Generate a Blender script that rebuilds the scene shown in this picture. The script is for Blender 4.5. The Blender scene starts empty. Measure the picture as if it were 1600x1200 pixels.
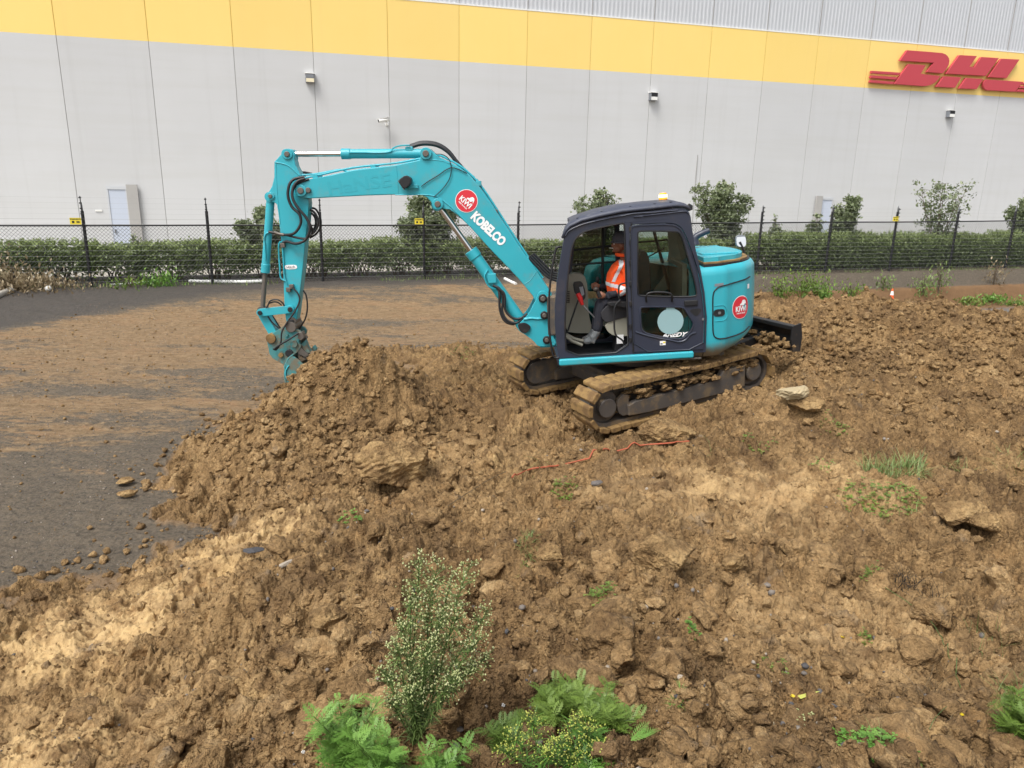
import bpy, bmesh, math, random
import numpy as np
from mathutils import Vector, Matrix
from mathutils.geometry import tessellate_polygon
random.seed(7)
RS=np.random.RandomState(11)
sc=bpy.context.scene
COL=sc.collection
rad=math.radians
# ------------------------------------------------------------------ camera
F=1155.0; H=3.4
_d=np.array([-85,-4250,-1155.0]); _d/=np.linalg.norm(_d)
_U=-_d; _z=np.array([0,0,-1.0]); _Y=_z-_z.dot(_U)*_U; _Y/=np.linalg.norm(_Y); _X=np.cross(_Y,_U)
RC=np.stack([_X,_Y,_U]); CP=np.array([0,0,H])
cam=bpy.data.cameras.new('camera'); cam.sensor_width=36; cam.lens=F/1600*36; cam.clip_start=0.05; cam.clip_end=2000
camo=bpy.data.objects.new('camera',cam); COL.objects.link(camo)
_m=Matrix([[*RC[0],0],[*RC[1],0],[*RC[2],H],[0,0,0,1]]); camo.matrix_world=_m
sc.camera=camo
def ray(px,py): return RC@np.array([(px-800)/F,(600-py)/F,-1.0])
def atY(px,py,y): r=ray(px,py); return CP+r*(y/r[1])
def atZ(px,py,zz): r=ray(px,py); return CP+r*((zz-H)/r[2])
# ------------------------------------------------------------------ world, sun, exposure
w=bpy.data.worlds.new('World'); sc.world=w; w.use_nodes=True
nt=w.node_tree; nt.nodes.clear()
out=nt.nodes.new('ShaderNodeOutputWorld'); bg=nt.nodes.new('ShaderNodeBackground'); bg.inputs[1].default_value=0.135
sky=nt.nodes.new('ShaderNodeTexSky'); sky.sky_type='NISHITA'; sky.sun_disc=False
SUN_EL=58; SUN_AZ=215    # azimuth the light comes from, degrees clockwise from +Y
sky.sun_elevation=rad(SUN_EL); sky.sun_rotation=rad(SUN_AZ); sky.air_density=1.0; sky.dust_density=4.0; sky.ozone_density=1.0
hs=nt.nodes.new('ShaderNodeHueSaturation'); hs.inputs['Saturation'].default_value=0.22
nt.links.new(sky.outputs[0],hs.inputs['Color']); nt.links.new(hs.outputs[0],bg.inputs[0]); nt.links.new(bg.outputs[0],out.inputs[0])
sl=bpy.data.lights.new('sun','SUN'); sl.energy=1.4; sl.angle=rad(22); sl.color=(1,0.96,0.9)
so=bpy.data.objects.new('sun',sl); COL.objects.link(so)
_a=rad(SUN_AZ); _dir=Vector((math.sin(_a)*math.cos(rad(SUN_EL)),math.cos(_a)*math.cos(rad(SUN_EL)),math.sin(rad(SUN_EL))))
so.rotation_euler=_dir.to_track_quat('Z','Y').to_euler()
sc.view_settings.view_transform='Standard'; sc.view_settings.look='None'; sc.view_settings.exposure=0.80; sc.view_settings.gamma=1
sc.view_settings.use_curve_mapping=False
# ------------------------------------------------------------------ materials
def srgb(r,g,b):
    f=lambda c: (c/255/12.92 if c/255<=0.04045 else ((c/255+0.055)/1.055)**2.4)
    return (f(r),f(g),f(b))
def newmat(name):
    m=bpy.data.materials.new(name); m.use_nodes=True
    return m,m.node_tree,m.node_tree.nodes['Principled BSDF']
def N(nt,typ,**kw):
    n=nt.nodes.new(typ)
    for k,v in kw.items():
        if k.startswith('i_'): n.inputs[k[2:].replace('_',' ')].default_value=v
        else: setattr(n,k,v)
    return n
def ramp(nt,stops,interp='LINEAR'):
    n=nt.nodes.new('ShaderNodeValToRGB'); cr=n.color_ramp; cr.interpolation=interp
    while len(cr.elements)<len(stops): cr.elements.new(0.5)
    for e,(p,c) in zip(cr.elements,stops):
        e.position=p; e.color=(*c,1) if len(c)==3 else c
    return n
def noise(nt,scale,detail=4,rough=0.55,coord='Object',stretch=None,dist=0.0):
    tc=nt.nodes.new('ShaderNodeTexCoord'); n=nt.nodes.new('ShaderNodeTexNoise')
    n.inputs['Scale'].default_value=scale; n.inputs['Detail'].default_value=detail; n.inputs['Roughness'].default_value=rough; n.inputs['Distortion'].default_value=dist
    if stretch:
        mp=nt.nodes.new('ShaderNodeMapping'); mp.inputs['Scale'].default_value=stretch
        nt.links.new(tc.outputs[coord],mp.inputs[0]); nt.links.new(mp.outputs[0],n.inputs['Vector'])
    else: nt.links.new(tc.outputs[coord],n.inputs['Vector'])
    return n
def mixc(nt,fac,a,b,blend='MIX'):
    n=nt.nodes.new('ShaderNodeMix'); n.data_type='RGBA'; n.blend_type=blend
    for s,v in ((n.inputs[0],fac),(n.inputs[6],a),(n.inputs[7],b)):
        if hasattr(v,'links') or isinstance(v,bpy.types.NodeSocket): nt.links.new(v,s)
        elif isinstance(v,(int,float)): s.default_value=v
        else: s.default_value=(*v,1)
    return n.outputs[2]
def mathn(nt,op,a,b=0.0,c=None,clamp=False):
    n=nt.nodes.new('ShaderNodeMath'); n.operation=op; n.use_clamp=clamp
    for s,v in zip(n.inputs,(a,b,c)):
        if v is None: continue
        if isinstance(v,bpy.types.NodeSocket): nt.links.new(v,s)
        else: s.default_value=v
    return n.outputs[0]
def sstep(nt,v,a,b):
    n=nt.nodes.new('ShaderNodeMapRange'); n.interpolation_type='SMOOTHSTEP'
    nt.links.new(v,n.inputs[0]); n.inputs[1].default_value=a; n.inputs[2].default_value=b
    return n.outputs[0]
def bump(nt,bs,h,strength=0.3,dist=0.01):
    b=nt.nodes.new('ShaderNodeBump'); b.inputs['Strength'].default_value=strength; b.inputs['Distance'].default_value=dist
    nt.links.new(h,b.inputs['Height']); nt.links.new(b.outputs[0],bs.inputs['Normal']); return b
DIRT=(0.235,0.15,0.075)
def paint(name,col,rough=0.4,metal=0.0,dirt=0.25,var=0.08,dscale=6.0,bumps=0.05,dirtcol=DIRT,coat=0.0,lowdirt=None,thr=(.52,.78)):
    m,nt,bs=newmat(name)
    n1=noise(nt,1.7,3); n2=noise(nt,dscale,8,0.7); n3=noise(nt,60,3)
    c=mixc(nt,n1.outputs[0],tuple(x*(1-var) for x in col),tuple(min(1,x*(1+var)) for x in col))
    f=sstep(nt,n2.outputs[0],thr[0],thr[1]); f=mathn(nt,'MULTIPLY',f,dirt)
    if lowdirt:
        tc=nt.nodes.new('ShaderNodeTexCoord'); sp=nt.nodes.new('ShaderNodeSeparateXYZ'); nt.links.new(tc.outputs['Object'],sp.inputs[0])
        z=mathn(nt,'ADD',sp.outputs[2],mathn(nt,'MULTIPLY',n2.outputs[0],lowdirt[2]))
        g=mathn(nt,'SUBTRACT',1.0,sstep(nt,z,lowdirt[0],lowdirt[1])); g=mathn(nt,'MULTIPLY',g,lowdirt[3])
        f=mathn(nt,'MAXIMUM',f,g)
    c=mixc(nt,f,c,dirtcol)
    nt.links.new(c,bs.inputs['Base Color'])
    r=mathn(nt,'MULTIPLY_ADD',n2.outputs[0],0.25,rough-0.1); r=mathn(nt,'MAXIMUM',r,mathn(nt,'MULTIPLY',f,0.85)); nt.links.new(r,bs.inputs['Roughness'])
    bs.inputs['Metallic'].default_value=metal
    bs.inputs['Coat Weight'].default_value=coat
    bump(nt,bs,n3.outputs[0],bumps,0.004)
    return m
TEAL=srgb(48,163,178)
M={}
M['teal']=paint('teal paint',TEAL,0.42,0,0.42,0.12,4,0.05,coat=0.08,dirtcol=(0.20,0.22,0.18),thr=(.48,.80))
M['teal_body']=paint('teal body paint',TEAL,0.34,0,0.06,0.04,5,0.03,coat=0.25,lowdirt=(0.86,1.05,0.22,0.9))
M['teal_mud']=paint('muddy teal paint',srgb(62,128,130),0.7,0,0.85,0.25,7,0.3,dirtcol=(0.17,0.125,0.075),thr=(.42,.62))
M['ghost']=paint('faded decal',srgb(45,159,174),0.5,0,0.1,0.05,5,0.04)
M['navy']=paint('cab navy',srgb(42,47,62),0.42,0,0.10,0.08,4,0.04,coat=0.1)
M['navy_dusty']=paint('cab roof',srgb(60,65,80),0.5,0,0.45,0.1,3,0.04,dirtcol=(0.25,0.24,0.22))
M['black']=paint('black plastic',srgb(26,27,30),0.5,0,0.18,0.1,8,0.08)
M['hose']=paint('hose rubber',srgb(32,33,36),0.45,0,0.15,0.1,14,0.1)
M['frame']=paint('undercarriage steel',srgb(84,79,75),0.55,0.1,0.8,0.2,5,0.3,dirtcol=(.19,.135,.075),thr=(.45,.65))
M['blade']=paint('blade paint',srgb(30,30,32),0.5,0,0.6,0.2,4,0.2)
M['chrome']=paint('chrome rod',srgb(215,215,215),0.12,1.0,0.0,0.02,4,0.0)
M['steel']=paint('worn steel',srgb(110,104,98),0.5,0.6,0.5,0.2,20,0.2)
M['white']=paint('white decal',srgb(235,235,235),0.5,0,0.04,0.02,8,0.0)
M['red']=paint('red decal',srgb(205,45,58),0.45,0,0.06,0.03,8,0.0)
M['redplastic']=paint('red plastic',srgb(200,40,40),0.4,0,0.1,0.05,8,0.0)
M['yellowlab']=paint('yellow label',srgb(225,205,60),0.5,0,0.08,0.05,20,0.0)
M['paleteal']=paint('pale disc',srgb(136,168,172),0.6,0,0.05,0.03,8,0.0)
M['beige']=paint('interior beige',srgb(146,144,130),0.6,0,0.2,0.06,8,0.1)
M['seat']=paint('seat vinyl',srgb(44,44,48),0.55,0,0.2,0.1,14,0.2)
M['mudpad']=paint('mud caked shoes',srgb(140,112,68),0.85,0,0.85,0.25,6,1.0,dirtcol=srgb(98,74,46),thr=(.42,.62))
M['orange']=paint('hi-vis orange',srgb(250,90,28),0.8,0,0.05,0.06,18,0.3,dirtcol=srgb(190,70,30))
M['reflect']=paint('reflective tape',srgb(215,218,222),0.5,0,0.05,0.04,30,0.2)
M['trousers']=paint('dark trousers',srgb(30,32,42),0.85,0,0.15,0.12,18,0.4)
M['cuff']=paint('navy cuff',srgb(30,32,42),0.8,0,0.1,0.1,18,0.3)
M['beanie']=paint('grey beanie',srgb(88,88,96),0.95,0,0.05,0.12,60,0.5)
M['skin']=paint('skin',srgb(128,84,62),0.5,0,0.05,0.06,18,0.1,dirtcol=srgb(110,70,52))
M['boot']=paint('dusty rubber boot',srgb(92,96,98),0.7,0,0.6,0.15,20,0.3)
M['whiteplastic']=paint('white plastic',srgb(228,228,224),0.4,0,0.12,0.03,6,0.02,dirtcol=srgb(150,140,120))
M['conered']=paint('cone orange',srgb(235,95,35),0.5,0,0.1,0.05,10,0.0)
M['fencepipe']=paint('black fence coating',srgb(34,35,38),0.5,0,0.12,0.1,4,0.05)
M['wire']=paint('black fence wire',srgb(45,46,48),0.5,0,0.0,0.05,4,0.0)
M['elecwire']=paint('galvanised wire',srgb(150,152,150),0.4,0.3,0.0,0.05,4,0.0)
M['galv']=paint('galvanised tip',srgb(128,130,132),0.4,0.5,0.1,0.1,8,0.0)
M['lamp_grey']=paint('lamp housing',srgb(120,124,130),0.5,0,0.1,0.05,8,0.0)
M['doorblue']=paint('pale blue door',srgb(186,194,208),0.5,0,0.04,0.02,3,0.0)
M['panelgrey']=paint('grey screen panel',srgb(165,163,160),0.7,0,0.15,0.05,8,0.1,dirtcol=srgb(130,126,120))
M['conc']=paint('light concrete',srgb(165,160,150),0.9,0,0.5,0.1,1.2,0.3,dirtcol=srgb(120,112,98))
M['cable']=paint('orange conduit',srgb(165,84,56),0.7,0,0.6,0.1,12,0.0)
M['stone']=paint('pale stone',srgb(168,152,120),0.9,0,0.8,0.15,9,0.5,dirtcol=srgb(150,122,80))
M['bark']=paint('bark',srgb(92,80,66),0.9,0,0.4,0.2,10,0.4,dirtcol=srgb(60,52,42))
M['signred']=paint('sign red',srgb(186,66,76),0.45,0,0.05,0.03,2,0.0)
def glassmat(name,tint,refl=0.5):
    m,nt,bs=newmat(name); nt.nodes.remove(bs)
    o=nt.nodes['Material Output']; t=N(nt,'ShaderNodeBsdfTransparent'); t.inputs[0].default_value=(*tint,1)
    g=N(nt,'ShaderNodeBsdfGlossy'); g.inputs['Roughness'].default_value=0.03
    fr=N(nt,'ShaderNodeFresnel'); fr.inputs[0].default_value=1.5; mx=N(nt,'ShaderNodeMixShader')
    nt.links.new(fr.outputs[0],mx.inputs[0]); nt.links.new(t.outputs[0],mx.inputs[1]); nt.links.new(g.outputs[0],mx.inputs[2]); nt.links.new(mx.outputs[0],o.inputs[0])
    return m
M['glass']=glassmat('tinted cab glass',(0.78,0.83,0.80))
M['glass_dark']=glassmat('dark far glass',(0.42,0.44,0.40))
M['glass_clear']=glassmat('clear cab glass',(0.93,0.95,0.94))
m,nt,bs=newmat('mirror glass'); bs.inputs['Metallic'].default_value=1; bs.inputs['Roughness'].default_value=0.25; bs.inputs['Base Color'].default_value=(.8,.82,.82,1); M['mirror']=m
m,nt,bs=newmat('amber beacon lens'); bs.inputs['Base Color'].default_value=(0.9,0.35,0.03,1); bs.inputs['Roughness'].default_value=0.2
bs.inputs['Emission Color'].default_value=(1,0.4,0.03,1); bs.inputs['Emission Strength'].default_value=0.35; M['amber']=m
m,nt,bs=newmat('beacon bulb'); bs.inputs['Emission Color'].default_value=(1,0.8,0.25,1); bs.inputs['Emission Strength'].default_value=1.6; M['bulb']=m
def leafmat(name,c1,c2,c3,rough=0.5,scale=3.0,trans=0.25):
    m,nt,bs=newmat(name)
    n1=noise(nt,scale,3); n2=noise(nt,40,2)
    oi=nt.nodes.new('ShaderNodeObjectInfo')
    at=nt.nodes.new('ShaderNodeAttribute'); at.attribute_name='lv'
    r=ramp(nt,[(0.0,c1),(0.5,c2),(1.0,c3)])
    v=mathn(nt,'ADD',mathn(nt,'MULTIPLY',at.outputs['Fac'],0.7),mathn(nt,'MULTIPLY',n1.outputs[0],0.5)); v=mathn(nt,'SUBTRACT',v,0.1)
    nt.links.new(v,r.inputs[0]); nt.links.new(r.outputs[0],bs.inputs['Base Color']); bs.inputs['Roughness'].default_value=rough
    tr=N(nt,'ShaderNodeBsdfTranslucent'); nt.links.new(r.outputs[0],tr.inputs[0]); mx=N(nt,'ShaderNodeMixShader'); mx.inputs[0].default_value=trans
    o=nt.nodes['Material Output']; nt.links.new(bs.outputs[0],mx.inputs[1]); nt.links.new(tr.outputs[0],mx.inputs[2]); nt.links.new(mx.outputs[0],o.inputs[0])
    return m
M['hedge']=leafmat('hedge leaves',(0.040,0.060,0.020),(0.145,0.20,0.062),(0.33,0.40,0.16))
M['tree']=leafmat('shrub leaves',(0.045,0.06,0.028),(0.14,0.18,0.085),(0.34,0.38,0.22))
M['weed']=leafmat('bright weed leaves',(0.05,0.13,0.02),(0.12,0.26,0.04),(0.25,0.42,0.09))
M['weed2']=leafmat('green weed leaves',(0.045,0.085,0.012),(0.12,0.20,0.03),(0.26,0.36,0.07))
M['dull']=leafmat('dull stem leaves',(0.07,0.115,0.03),(0.16,0.235,0.065),(0.28,0.37,0.12))
M['grass']=leafmat('grass blades',(0.07,0.12,0.03),(0.17,0.25,0.07),(0.36,0.40,0.16))
M['dry']=leafmat('dry roots',(0.10,0.07,0.04),(0.24,0.18,0.10),(0.45,0.38,0.24))
M['drydark']=leafmat('dead dark twigs',(0.02,0.018,0.015),(0.05,0.045,0.04),(0.12,0.10,0.08))
M['bud']=leafmat('cream buds',(0.30,0.36,0.12),(0.50,0.54,0.24),(0.72,0.70,0.44))
M['yellowbud']=leafmat('yellow buds',(0.28,0.36,0.06),(0.46,0.52,0.10),(0.66,0.64,0.16))
M['yflower']=leafmat('yellow petals',(0.7,0.5,0.02),(0.8,0.6,0.02),(0.9,0.7,0.05))
M['wflower']=leafmat('white petals',(0.7,0.7,0.68),(0.8,0.8,0.78),(0.9,0.9,0.88))
# warehouse wall: grey concrete with a painted yellow band
def wallmat():
    m,nt,bs=newmat('painted concrete panels')
    tc=nt.nodes.new('ShaderNodeTexCoord'); sp=nt.nodes.new('ShaderNodeSeparateXYZ'); nt.links.new(tc.outputs['Object'],sp.inputs[0])
    n1=noise(nt,0.35,5,0.6); n2=noise(nt,1.0,4,0.6,stretch=(0.15,0.15,2.5)); n3=noise(nt,90,3); n4=noise(nt,0.8,6,0.7,stretch=(3.0,3.0,0.12))
    g=mixc(nt,n1.outputs[0],srgb(191,192,193),srgb(202,203,204))
    g=mixc(nt,mathn(nt,'MULTIPLY',sstep(nt,n2.outputs[0],0.4,0.7),0.25),g,srgb(186,186,182))
    g=mixc(nt,mathn(nt,'MULTIPLY',sstep(nt,n4.outputs[0],0.5,0.75),0.18),g,srgb(172,172,170))
    y=mixc(nt,n1.outputs[0],srgb(238,206,118),srgb(243,213,130))
    y=mixc(nt,mathn(nt,'MULTIPLY',sstep(nt,n4.outputs[0],0.5,0.75),0.15),y,srgb(228,194,122))
    f=mathn(nt,'GREATER_THAN',sp.outputs[2],8.17)
    at=nt.nodes.new('ShaderNodeAttribute'); at.attribute_name='pv'; gr=mathn(nt,'MULTIPLY_ADD',at.outputs['Fac'],.055,.96); cb=nt.nodes.new('ShaderNodeCombineColor')
    for q in cb.inputs[:3]: nt.links.new(gr,q)
    nt.links.new(mixc(nt,1.0,mixc(nt,f,g,y),cb.outputs[0],'MULTIPLY'),bs.inputs['Base Color']); bs.inputs['Roughness'].default_value=0.75
    bump(nt,bs,n3.outputs[0],0.1,0.003); return m
M['wall']=wallmat()
M['joint']=paint('joint sealant',srgb(150,148,146),0.8,0,0.1,0.1,3,0.0)
M['jointy']=paint('joint sealant yellow',srgb(188,152,60),0.8,0,0.1,0.1,3,0.0)
M['cladding']=paint('metal cladding',srgb(192,195,199),0.5,0.1,0.06,0.03,1.5,0.0)
# ------------------------------------------------------------------ mesh helpers
class MB:
    def __init__(s): s.v=[]; s.f=[]
    def add(s,vs,fs):
        o=len(s.v); s.v+= [tuple(map(float,p)) for p in vs]; s.f+= [tuple(i+o for i in f) for f in fs]; return s
    def box(s,a,b):
        x0,y0,z0=a; x1,y1,z1=b
        return s.add([(x0,y0,z0),(x1,y0,z0),(x1,y1,z0),(x0,y1,z0),(x0,y0,z1),(x1,y0,z1),(x1,y1,z1),(x0,y1,z1)],
            [(0,3,2,1),(4,5,6,7),(0,1,5,4),(1,2,6,5),(2,3,7,6),(3,0,4,7)])
    def plate(s,loops,y0,y1):
        """polygon loops [(x,z)...] (first outer, others holes) extruded between y0 and y1"""
        L=[]
        for k,lp in enumerate(loops):
            a=sum(lp[i][0]*lp[(i+1)%len(lp)][1]-lp[(i+1)%len(lp)][0]*lp[i][1] for i in range(len(lp)))
            if (a<0)==(k==0): lp=lp[::-1]
            L.append([Vector((p[0],p[1],0)) for p in lp])
        tr=tessellate_polygon(L); flat=[p for l in L for p in l]; n=len(flat)
        vs=[(p.x,y0,p.y) for p in flat]+[(p.x,y1,p.y) for p in flat]
        fs=[]
        for t in tr:
            a,b,c=[flat[i] for i in t]; ar=(b.x-a.x)*(c.y-a.y)-(c.x-a.x)*(b.y-a.y)
            if abs(ar)<1e-10: continue
            t=t if ar>0 else t[::-1]
            fs.append(tuple(t)); fs.append(tuple(i+n for i in t[::-1]))
        o=0
        for l in L:
            k=len(l)
            for i in range(k):
                j=(i+1)%k; fs.append((o+j,o+i,o+i+n,o+j+n))
            o+=k
        return s.add(vs,fs)
    def tube(s,pts,r,seg=8,cap=True):
        P=[Vector(p) for p in pts]; n=len(P)
        rs=r if hasattr(r,'__len__') else [r]*n
        up=None; vs=[]; fs=[]
        for i,p in enumerate(P):
            t=(P[min(i+1,n-1)]-P[max(i-1,0)]); 
            if t.length<1e-9: t=Vector((0,0,1))
            t.normalize()
            if up is None:
                up=t.orthogonal().normalized()
            else:
                up=up-t*up.dot(t); up=up.normalized() if up.length>1e-6 else t.orthogonal().normalized()
            b=t.cross(up)
            for k in range(seg):
                a=2*math.pi*k/seg; vs.append(p+(up*math.cos(a)+b*math.sin(a))*rs[i])
        for i in range(n-1):
            for k in range(seg):
                a=i*seg+k; b2=i*seg+(k+1)%seg; fs.append((a,b2,b2+seg,a+seg))
        if cap: fs.append(tuple(range(seg-1,-1,-1))); fs.append(tuple(range((n-1)*seg,n*seg)))
        return s.add(vs,fs)
    def cyl(s,a,b,r,r2=None,seg=20): return s.tube([a,b],[r,r if r2 is None else r2],seg)
    def build(s,name,mat,parent=None,bevel=0,smooth=False,mw=None,seg=2):
        me=bpy.data.meshes.new(name); me.from_pydata(s.v,[],s.f); me.update()
        o=bpy.data.objects.new(name,me); COL.objects.link(o)
        me.materials.append(M[mat] if isinstance(mat,str) else mat)
        if smooth is True: me.polygons.foreach_set('use_smooth',[True]*len(me.polygons))
        elif smooth: smooth_angle(me,smooth)
        if bevel:
            md=o.modifiers.new('bevel','BEVEL'); md.width=bevel; md.segments=seg; md.limit_method='ANGLE'; md.angle_limit=rad(35)
        if parent is not None: o.parent=parent
        if mw is not None: o.matrix_local=mw
        return o
def smooth_angle(me,ang):
    me.polygons.foreach_set('use_smooth',[True]*len(me.polygons))
    bm=bmesh.new(); bm.from_mesh(me)
    for e in bm.edges:
        if len(e.link_faces)==2: e.smooth=e.calc_face_angle(0)<rad(ang)
    bm.to_mesh(me); bm.free()
def tag(o,label=None,cat=None,group=None,kind=None):
    if label: o['label']=label
    if cat: o['category']=cat
    if group: o['group']=group
    if kind: o['kind']=kind
    return o
def empty(name,loc=(0,0,0),rz=0):
    o=bpy.data.objects.new(name,None); COL.objects.link(o); o.location=loc; o.rotation_euler=(0,0,rz); o.empty_display_size=0.3; return o
def spline(pts,n=6):
    P=[np.array(p,float) for p in pts]; P=[2*P[0]-P[1]]+P+[2*P[-1]-P[-2]]; o=[]
    for i in range(1,len(P)-2):
        for k in range(n):
            t=k/n; a,b,c,d=P[i-1],P[i],P[i+1],P[i+2]
            o.append(0.5*((2*b)+(-a+c)*t+(2*a-5*b+4*c-d)*t*t+(-a+3*b-3*c+d)*t**3))
    o.append(P[-2]); return o
def text_mesh(body,size=1.0,offset=0.0,shear=0.0,spacing=1.0):
    cu=bpy.data.curves.new('t','FONT'); cu.body=body; cu.size=size; cu.offset=offset; cu.shear=shear; cu.space_character=spacing; cu.align_x='CENTER'; cu.align_y='CENTER'; cu.resolution_u=4
    ob=bpy.data.objects.new('t',cu); COL.objects.link(ob)
    dg=bpy.context.evaluated_depsgraph_get(); me=bpy.data.meshes.new_from_object(ob.evaluated_get(dg))
    vs=[tuple(v.co) for v in me.vertices]; fs=[tuple(p.vertices) for p in me.polygons]
    bpy.data.objects.remove(ob); bpy.data.curves.remove(cu); bpy.data.meshes.remove(me)
    return vs,fs
def skinned(verts,edges,radii,sub=1,extra=None,voxel=None,root=0):
    me=bpy.data.meshes.new('s'); me.from_pydata([tuple(v) for v in verts],edges,[])
    ob=bpy.data.objects.new('s',me); COL.objects.link(ob)
    ob.modifiers.new('k','SKIN')
    for i,r in enumerate(radii):
        r=r if hasattr(r,'__len__') else (r,r); me.skin_vertices[0].data[i].radius=r
    me.skin_vertices[0].data[root].use_root=True
    sb=ob.modifiers.new('b','SUBSURF'); sb.levels=sub; sb.render_levels=sub
    dg=bpy.context.evaluated_depsgraph_get(); dg.update()
    m2=bpy.data.meshes.new_from_object(ob.evaluated_get(dg))
    mb=MB(); mb.add([tuple(v.co) for v in m2.vertices],[tuple(p.vertices) for p in m2.polygons])
    bpy.data.objects.remove(ob); bpy.data.meshes.remove(me); bpy.data.meshes.remove(m2)
    if extra: extra(mb)
    if voxel: mb=remesh(mb,voxel)
    return mb
def remesh(mb,voxel,smooth=3):
    me=bpy.data.meshes.new('r'); me.from_pydata(mb.v,[],mb.f); ob=bpy.data.objects.new('r',me); COL.objects.link(ob)
    rm=ob.modifiers.new('r','REMESH'); rm.mode='VOXEL'; rm.voxel_size=voxel
    if smooth: s=ob.modifiers.new('s','SMOOTH'); s.iterations=smooth; s.factor=0.5
    dg=bpy.context.evaluated_depsgraph_get(); dg.update()
    m2=bpy.data.meshes.new_from_object(ob.evaluated_get(dg))
    o=MB(); o.add([tuple(v.co) for v in m2.vertices],[tuple(p.vertices) for p in m2.polygons])
    bpy.data.objects.remove(ob); bpy.data.meshes.remove(me); bpy.data.meshes.remove(m2); return o
def ellipsoid(mb,c,r,rot=None,seg=16,rings=10,noise_=0,seed=0):
    vs=[];fs=[]; rn=random.Random(seed)
    for i in range(rings+1):
        th=math.pi*i/rings
        for k in range(seg):
            a=2*math.pi*k/seg; p=Vector((math.sin(th)*math.cos(a)*r[0],math.sin(th)*math.sin(a)*r[1],math.cos(th)*r[2]))
            if rot: p=rot@p
            vs.append(p+Vector(c))
    for i in range(rings):
        for k in range(seg):
            a=i*seg+k; b=i*seg+(k+1)%seg; fs.append((a,a+seg,b+seg,b))
    mb.add(vs,fs)
# fast mesh from numpy arrays
def npmesh(name,V,Fq,mat,attrs=None,smooth=True,parent=None):
    me=bpy.data.meshes.new(name); V=np.ascontiguousarray(V,np.float32); Fq=np.ascontiguousarray(Fq,np.int32); n,k=Fq.shape
    me.vertices.add(len(V)); me.vertices.foreach_set('co',V.ravel())
    me.loops.add(n*k); me.loops.foreach_set('vertex_index',Fq.ravel())
    me.polygons.add(n); me.polygons.foreach_set('loop_start',np.arange(0,n*k,k,dtype=np.int32)); me.polygons.foreach_set('loop_total',np.full(n,k,np.int32))
    if smooth: me.polygons.foreach_set('use_smooth',np.ones(n,bool))
    me.update(calc_edges=True)
    for a,arr in (attrs or {}).items():
        at=me.attributes.new(a,'FLOAT','POINT'); at.data.foreach_set('value',np.ascontiguousarray(arr,np.float32))
    me.materials.append(M[mat] if isinstance(mat,str) else mat)
    o=bpy.data.objects.new(name,me); COL.objects.link(o)
    if parent: o.parent=parent
    return o
# ================================================================== TERRAIN
def hsh(ix,iy,seed):
    n=(ix.astype(np.int64)*374761393+iy.astype(np.int64)*668265263+seed*974711+12345)&0xffffffff
    n=((n^(n>>13))*1274126177)&0xffffffff; n^=(n>>16); n=(n*2246822519)&0xffffffff; n^=(n>>13)
    return (n&0xffffff)/float(0xffffff)
def vn(x,y,seed):
    ix=np.floor(x);iy=np.floor(y);fx=x-ix;fy=y-iy; fx=fx*fx*fx*(fx*(fx*6-15)+10); fy=fy*fy*fy*(fy*(fy*6-15)+10)
    a=hsh(ix,iy,seed);b=hsh(ix+1,iy,seed);c=hsh(ix,iy+1,seed);d=hsh(ix+1,iy+1,seed)
    return (a+(b-a)*fx)*(1-fy)+(c+(d-c)*fx)*fy
def fbm(x,y,seed,oct=4,gain=0.5):
    s=0;a=1;t=0
    for i in range(oct):
        s=s+a*vn(x*2**i+i*17.3,y*2**i-i*9.1,seed+i*31); t+=a; a*=gain
    return s/t
def domes(x,y,c,seed,prob=0.8,rmin=.32,rmax=.75,flat=0.8):
    """height of a packed layer of rounded clods of cell size c"""
    ix=np.floor(x/c);iy=np.floor(y/c);res=np.zeros_like(x);rid=np.zeros_like(x)
    for dx in (-1,0,1):
        for dy in (-1,0,1):
            jx=ix+dx;jy=iy+dy; h1=hsh(jx,jy,seed);h2=hsh(jx,jy,seed+1);h3=hsh(jx,jy,seed+2);h4=hsh(jx,jy,seed+3);h5=hsh(jx,jy,seed+4)
            r=c*(rmin+(rmax-rmin)*h3**1.7); th=h5*3.14159; ux=(x-(jx+h1)*c);uy=(y-(jy+h2)*c)
            a=(ux*np.cos(th)+uy*np.sin(th)); b=(-ux*np.sin(th)+uy*np.cos(th))*(1.0+0.6*h5)
            q=np.maximum(1-(a*a+b*b)/(r*r),0); v=np.sqrt(q)*r*flat*(h4<prob)
            # chip the dome with a random plane so it is not a perfect ball
            v=np.minimum(v,np.maximum(r*(0.55+0.35*h2)+ (a*(h1-.5)+b*(h4-.5))*1.3,0))
            m=v>res; res=np.where(m,v,res); rid=np.where(m,h5,rid)
    return res,rid
def smooth(t): t=np.clip(t,0,1); return t*t*(3-2*t)
# --- base ground: level yard, bank along the fence
FS=21.0; FA,FB,FD=-0.5728207,0,0
fdir=np.array([math.cos(rad(18.956)),math.sin(rad(18.956))]); 
def fence_pt(i): # rail positions of post i
    t=3.0*FS/19.6465*i
    return np.array([-0.5728*FS,FS])+fdir*t
F0=fence_pt(0); fn=np.array([fdir[1],-fdir[0]])   # towards the camera
def base_z(x,y):
    dx=x-F0[0];dy=y-F0[1]; u=dx*fdir[0]+dy*fdir[1]; d=dx*fn[0]+dy*fn[1]
    left=0.33*(1-smooth(d/5.0))
    right=0.24-0.5*smooth((d-0.35)/0.9)-0.72*smooth((d-1.3)/0.55)+0.98*smooth((d-9)/7)
    k=smooth((u-18.5)/2.5)
    z=left*(1-k)+right*k
    z=np.where(d<0,0.33*(1-k)+0.24*k,z)
    # weedy heap at far left against the fence
    return z
def tanb(px,py): r=ray(px,py); return -r[2]/r[1]
SN=[]
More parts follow.
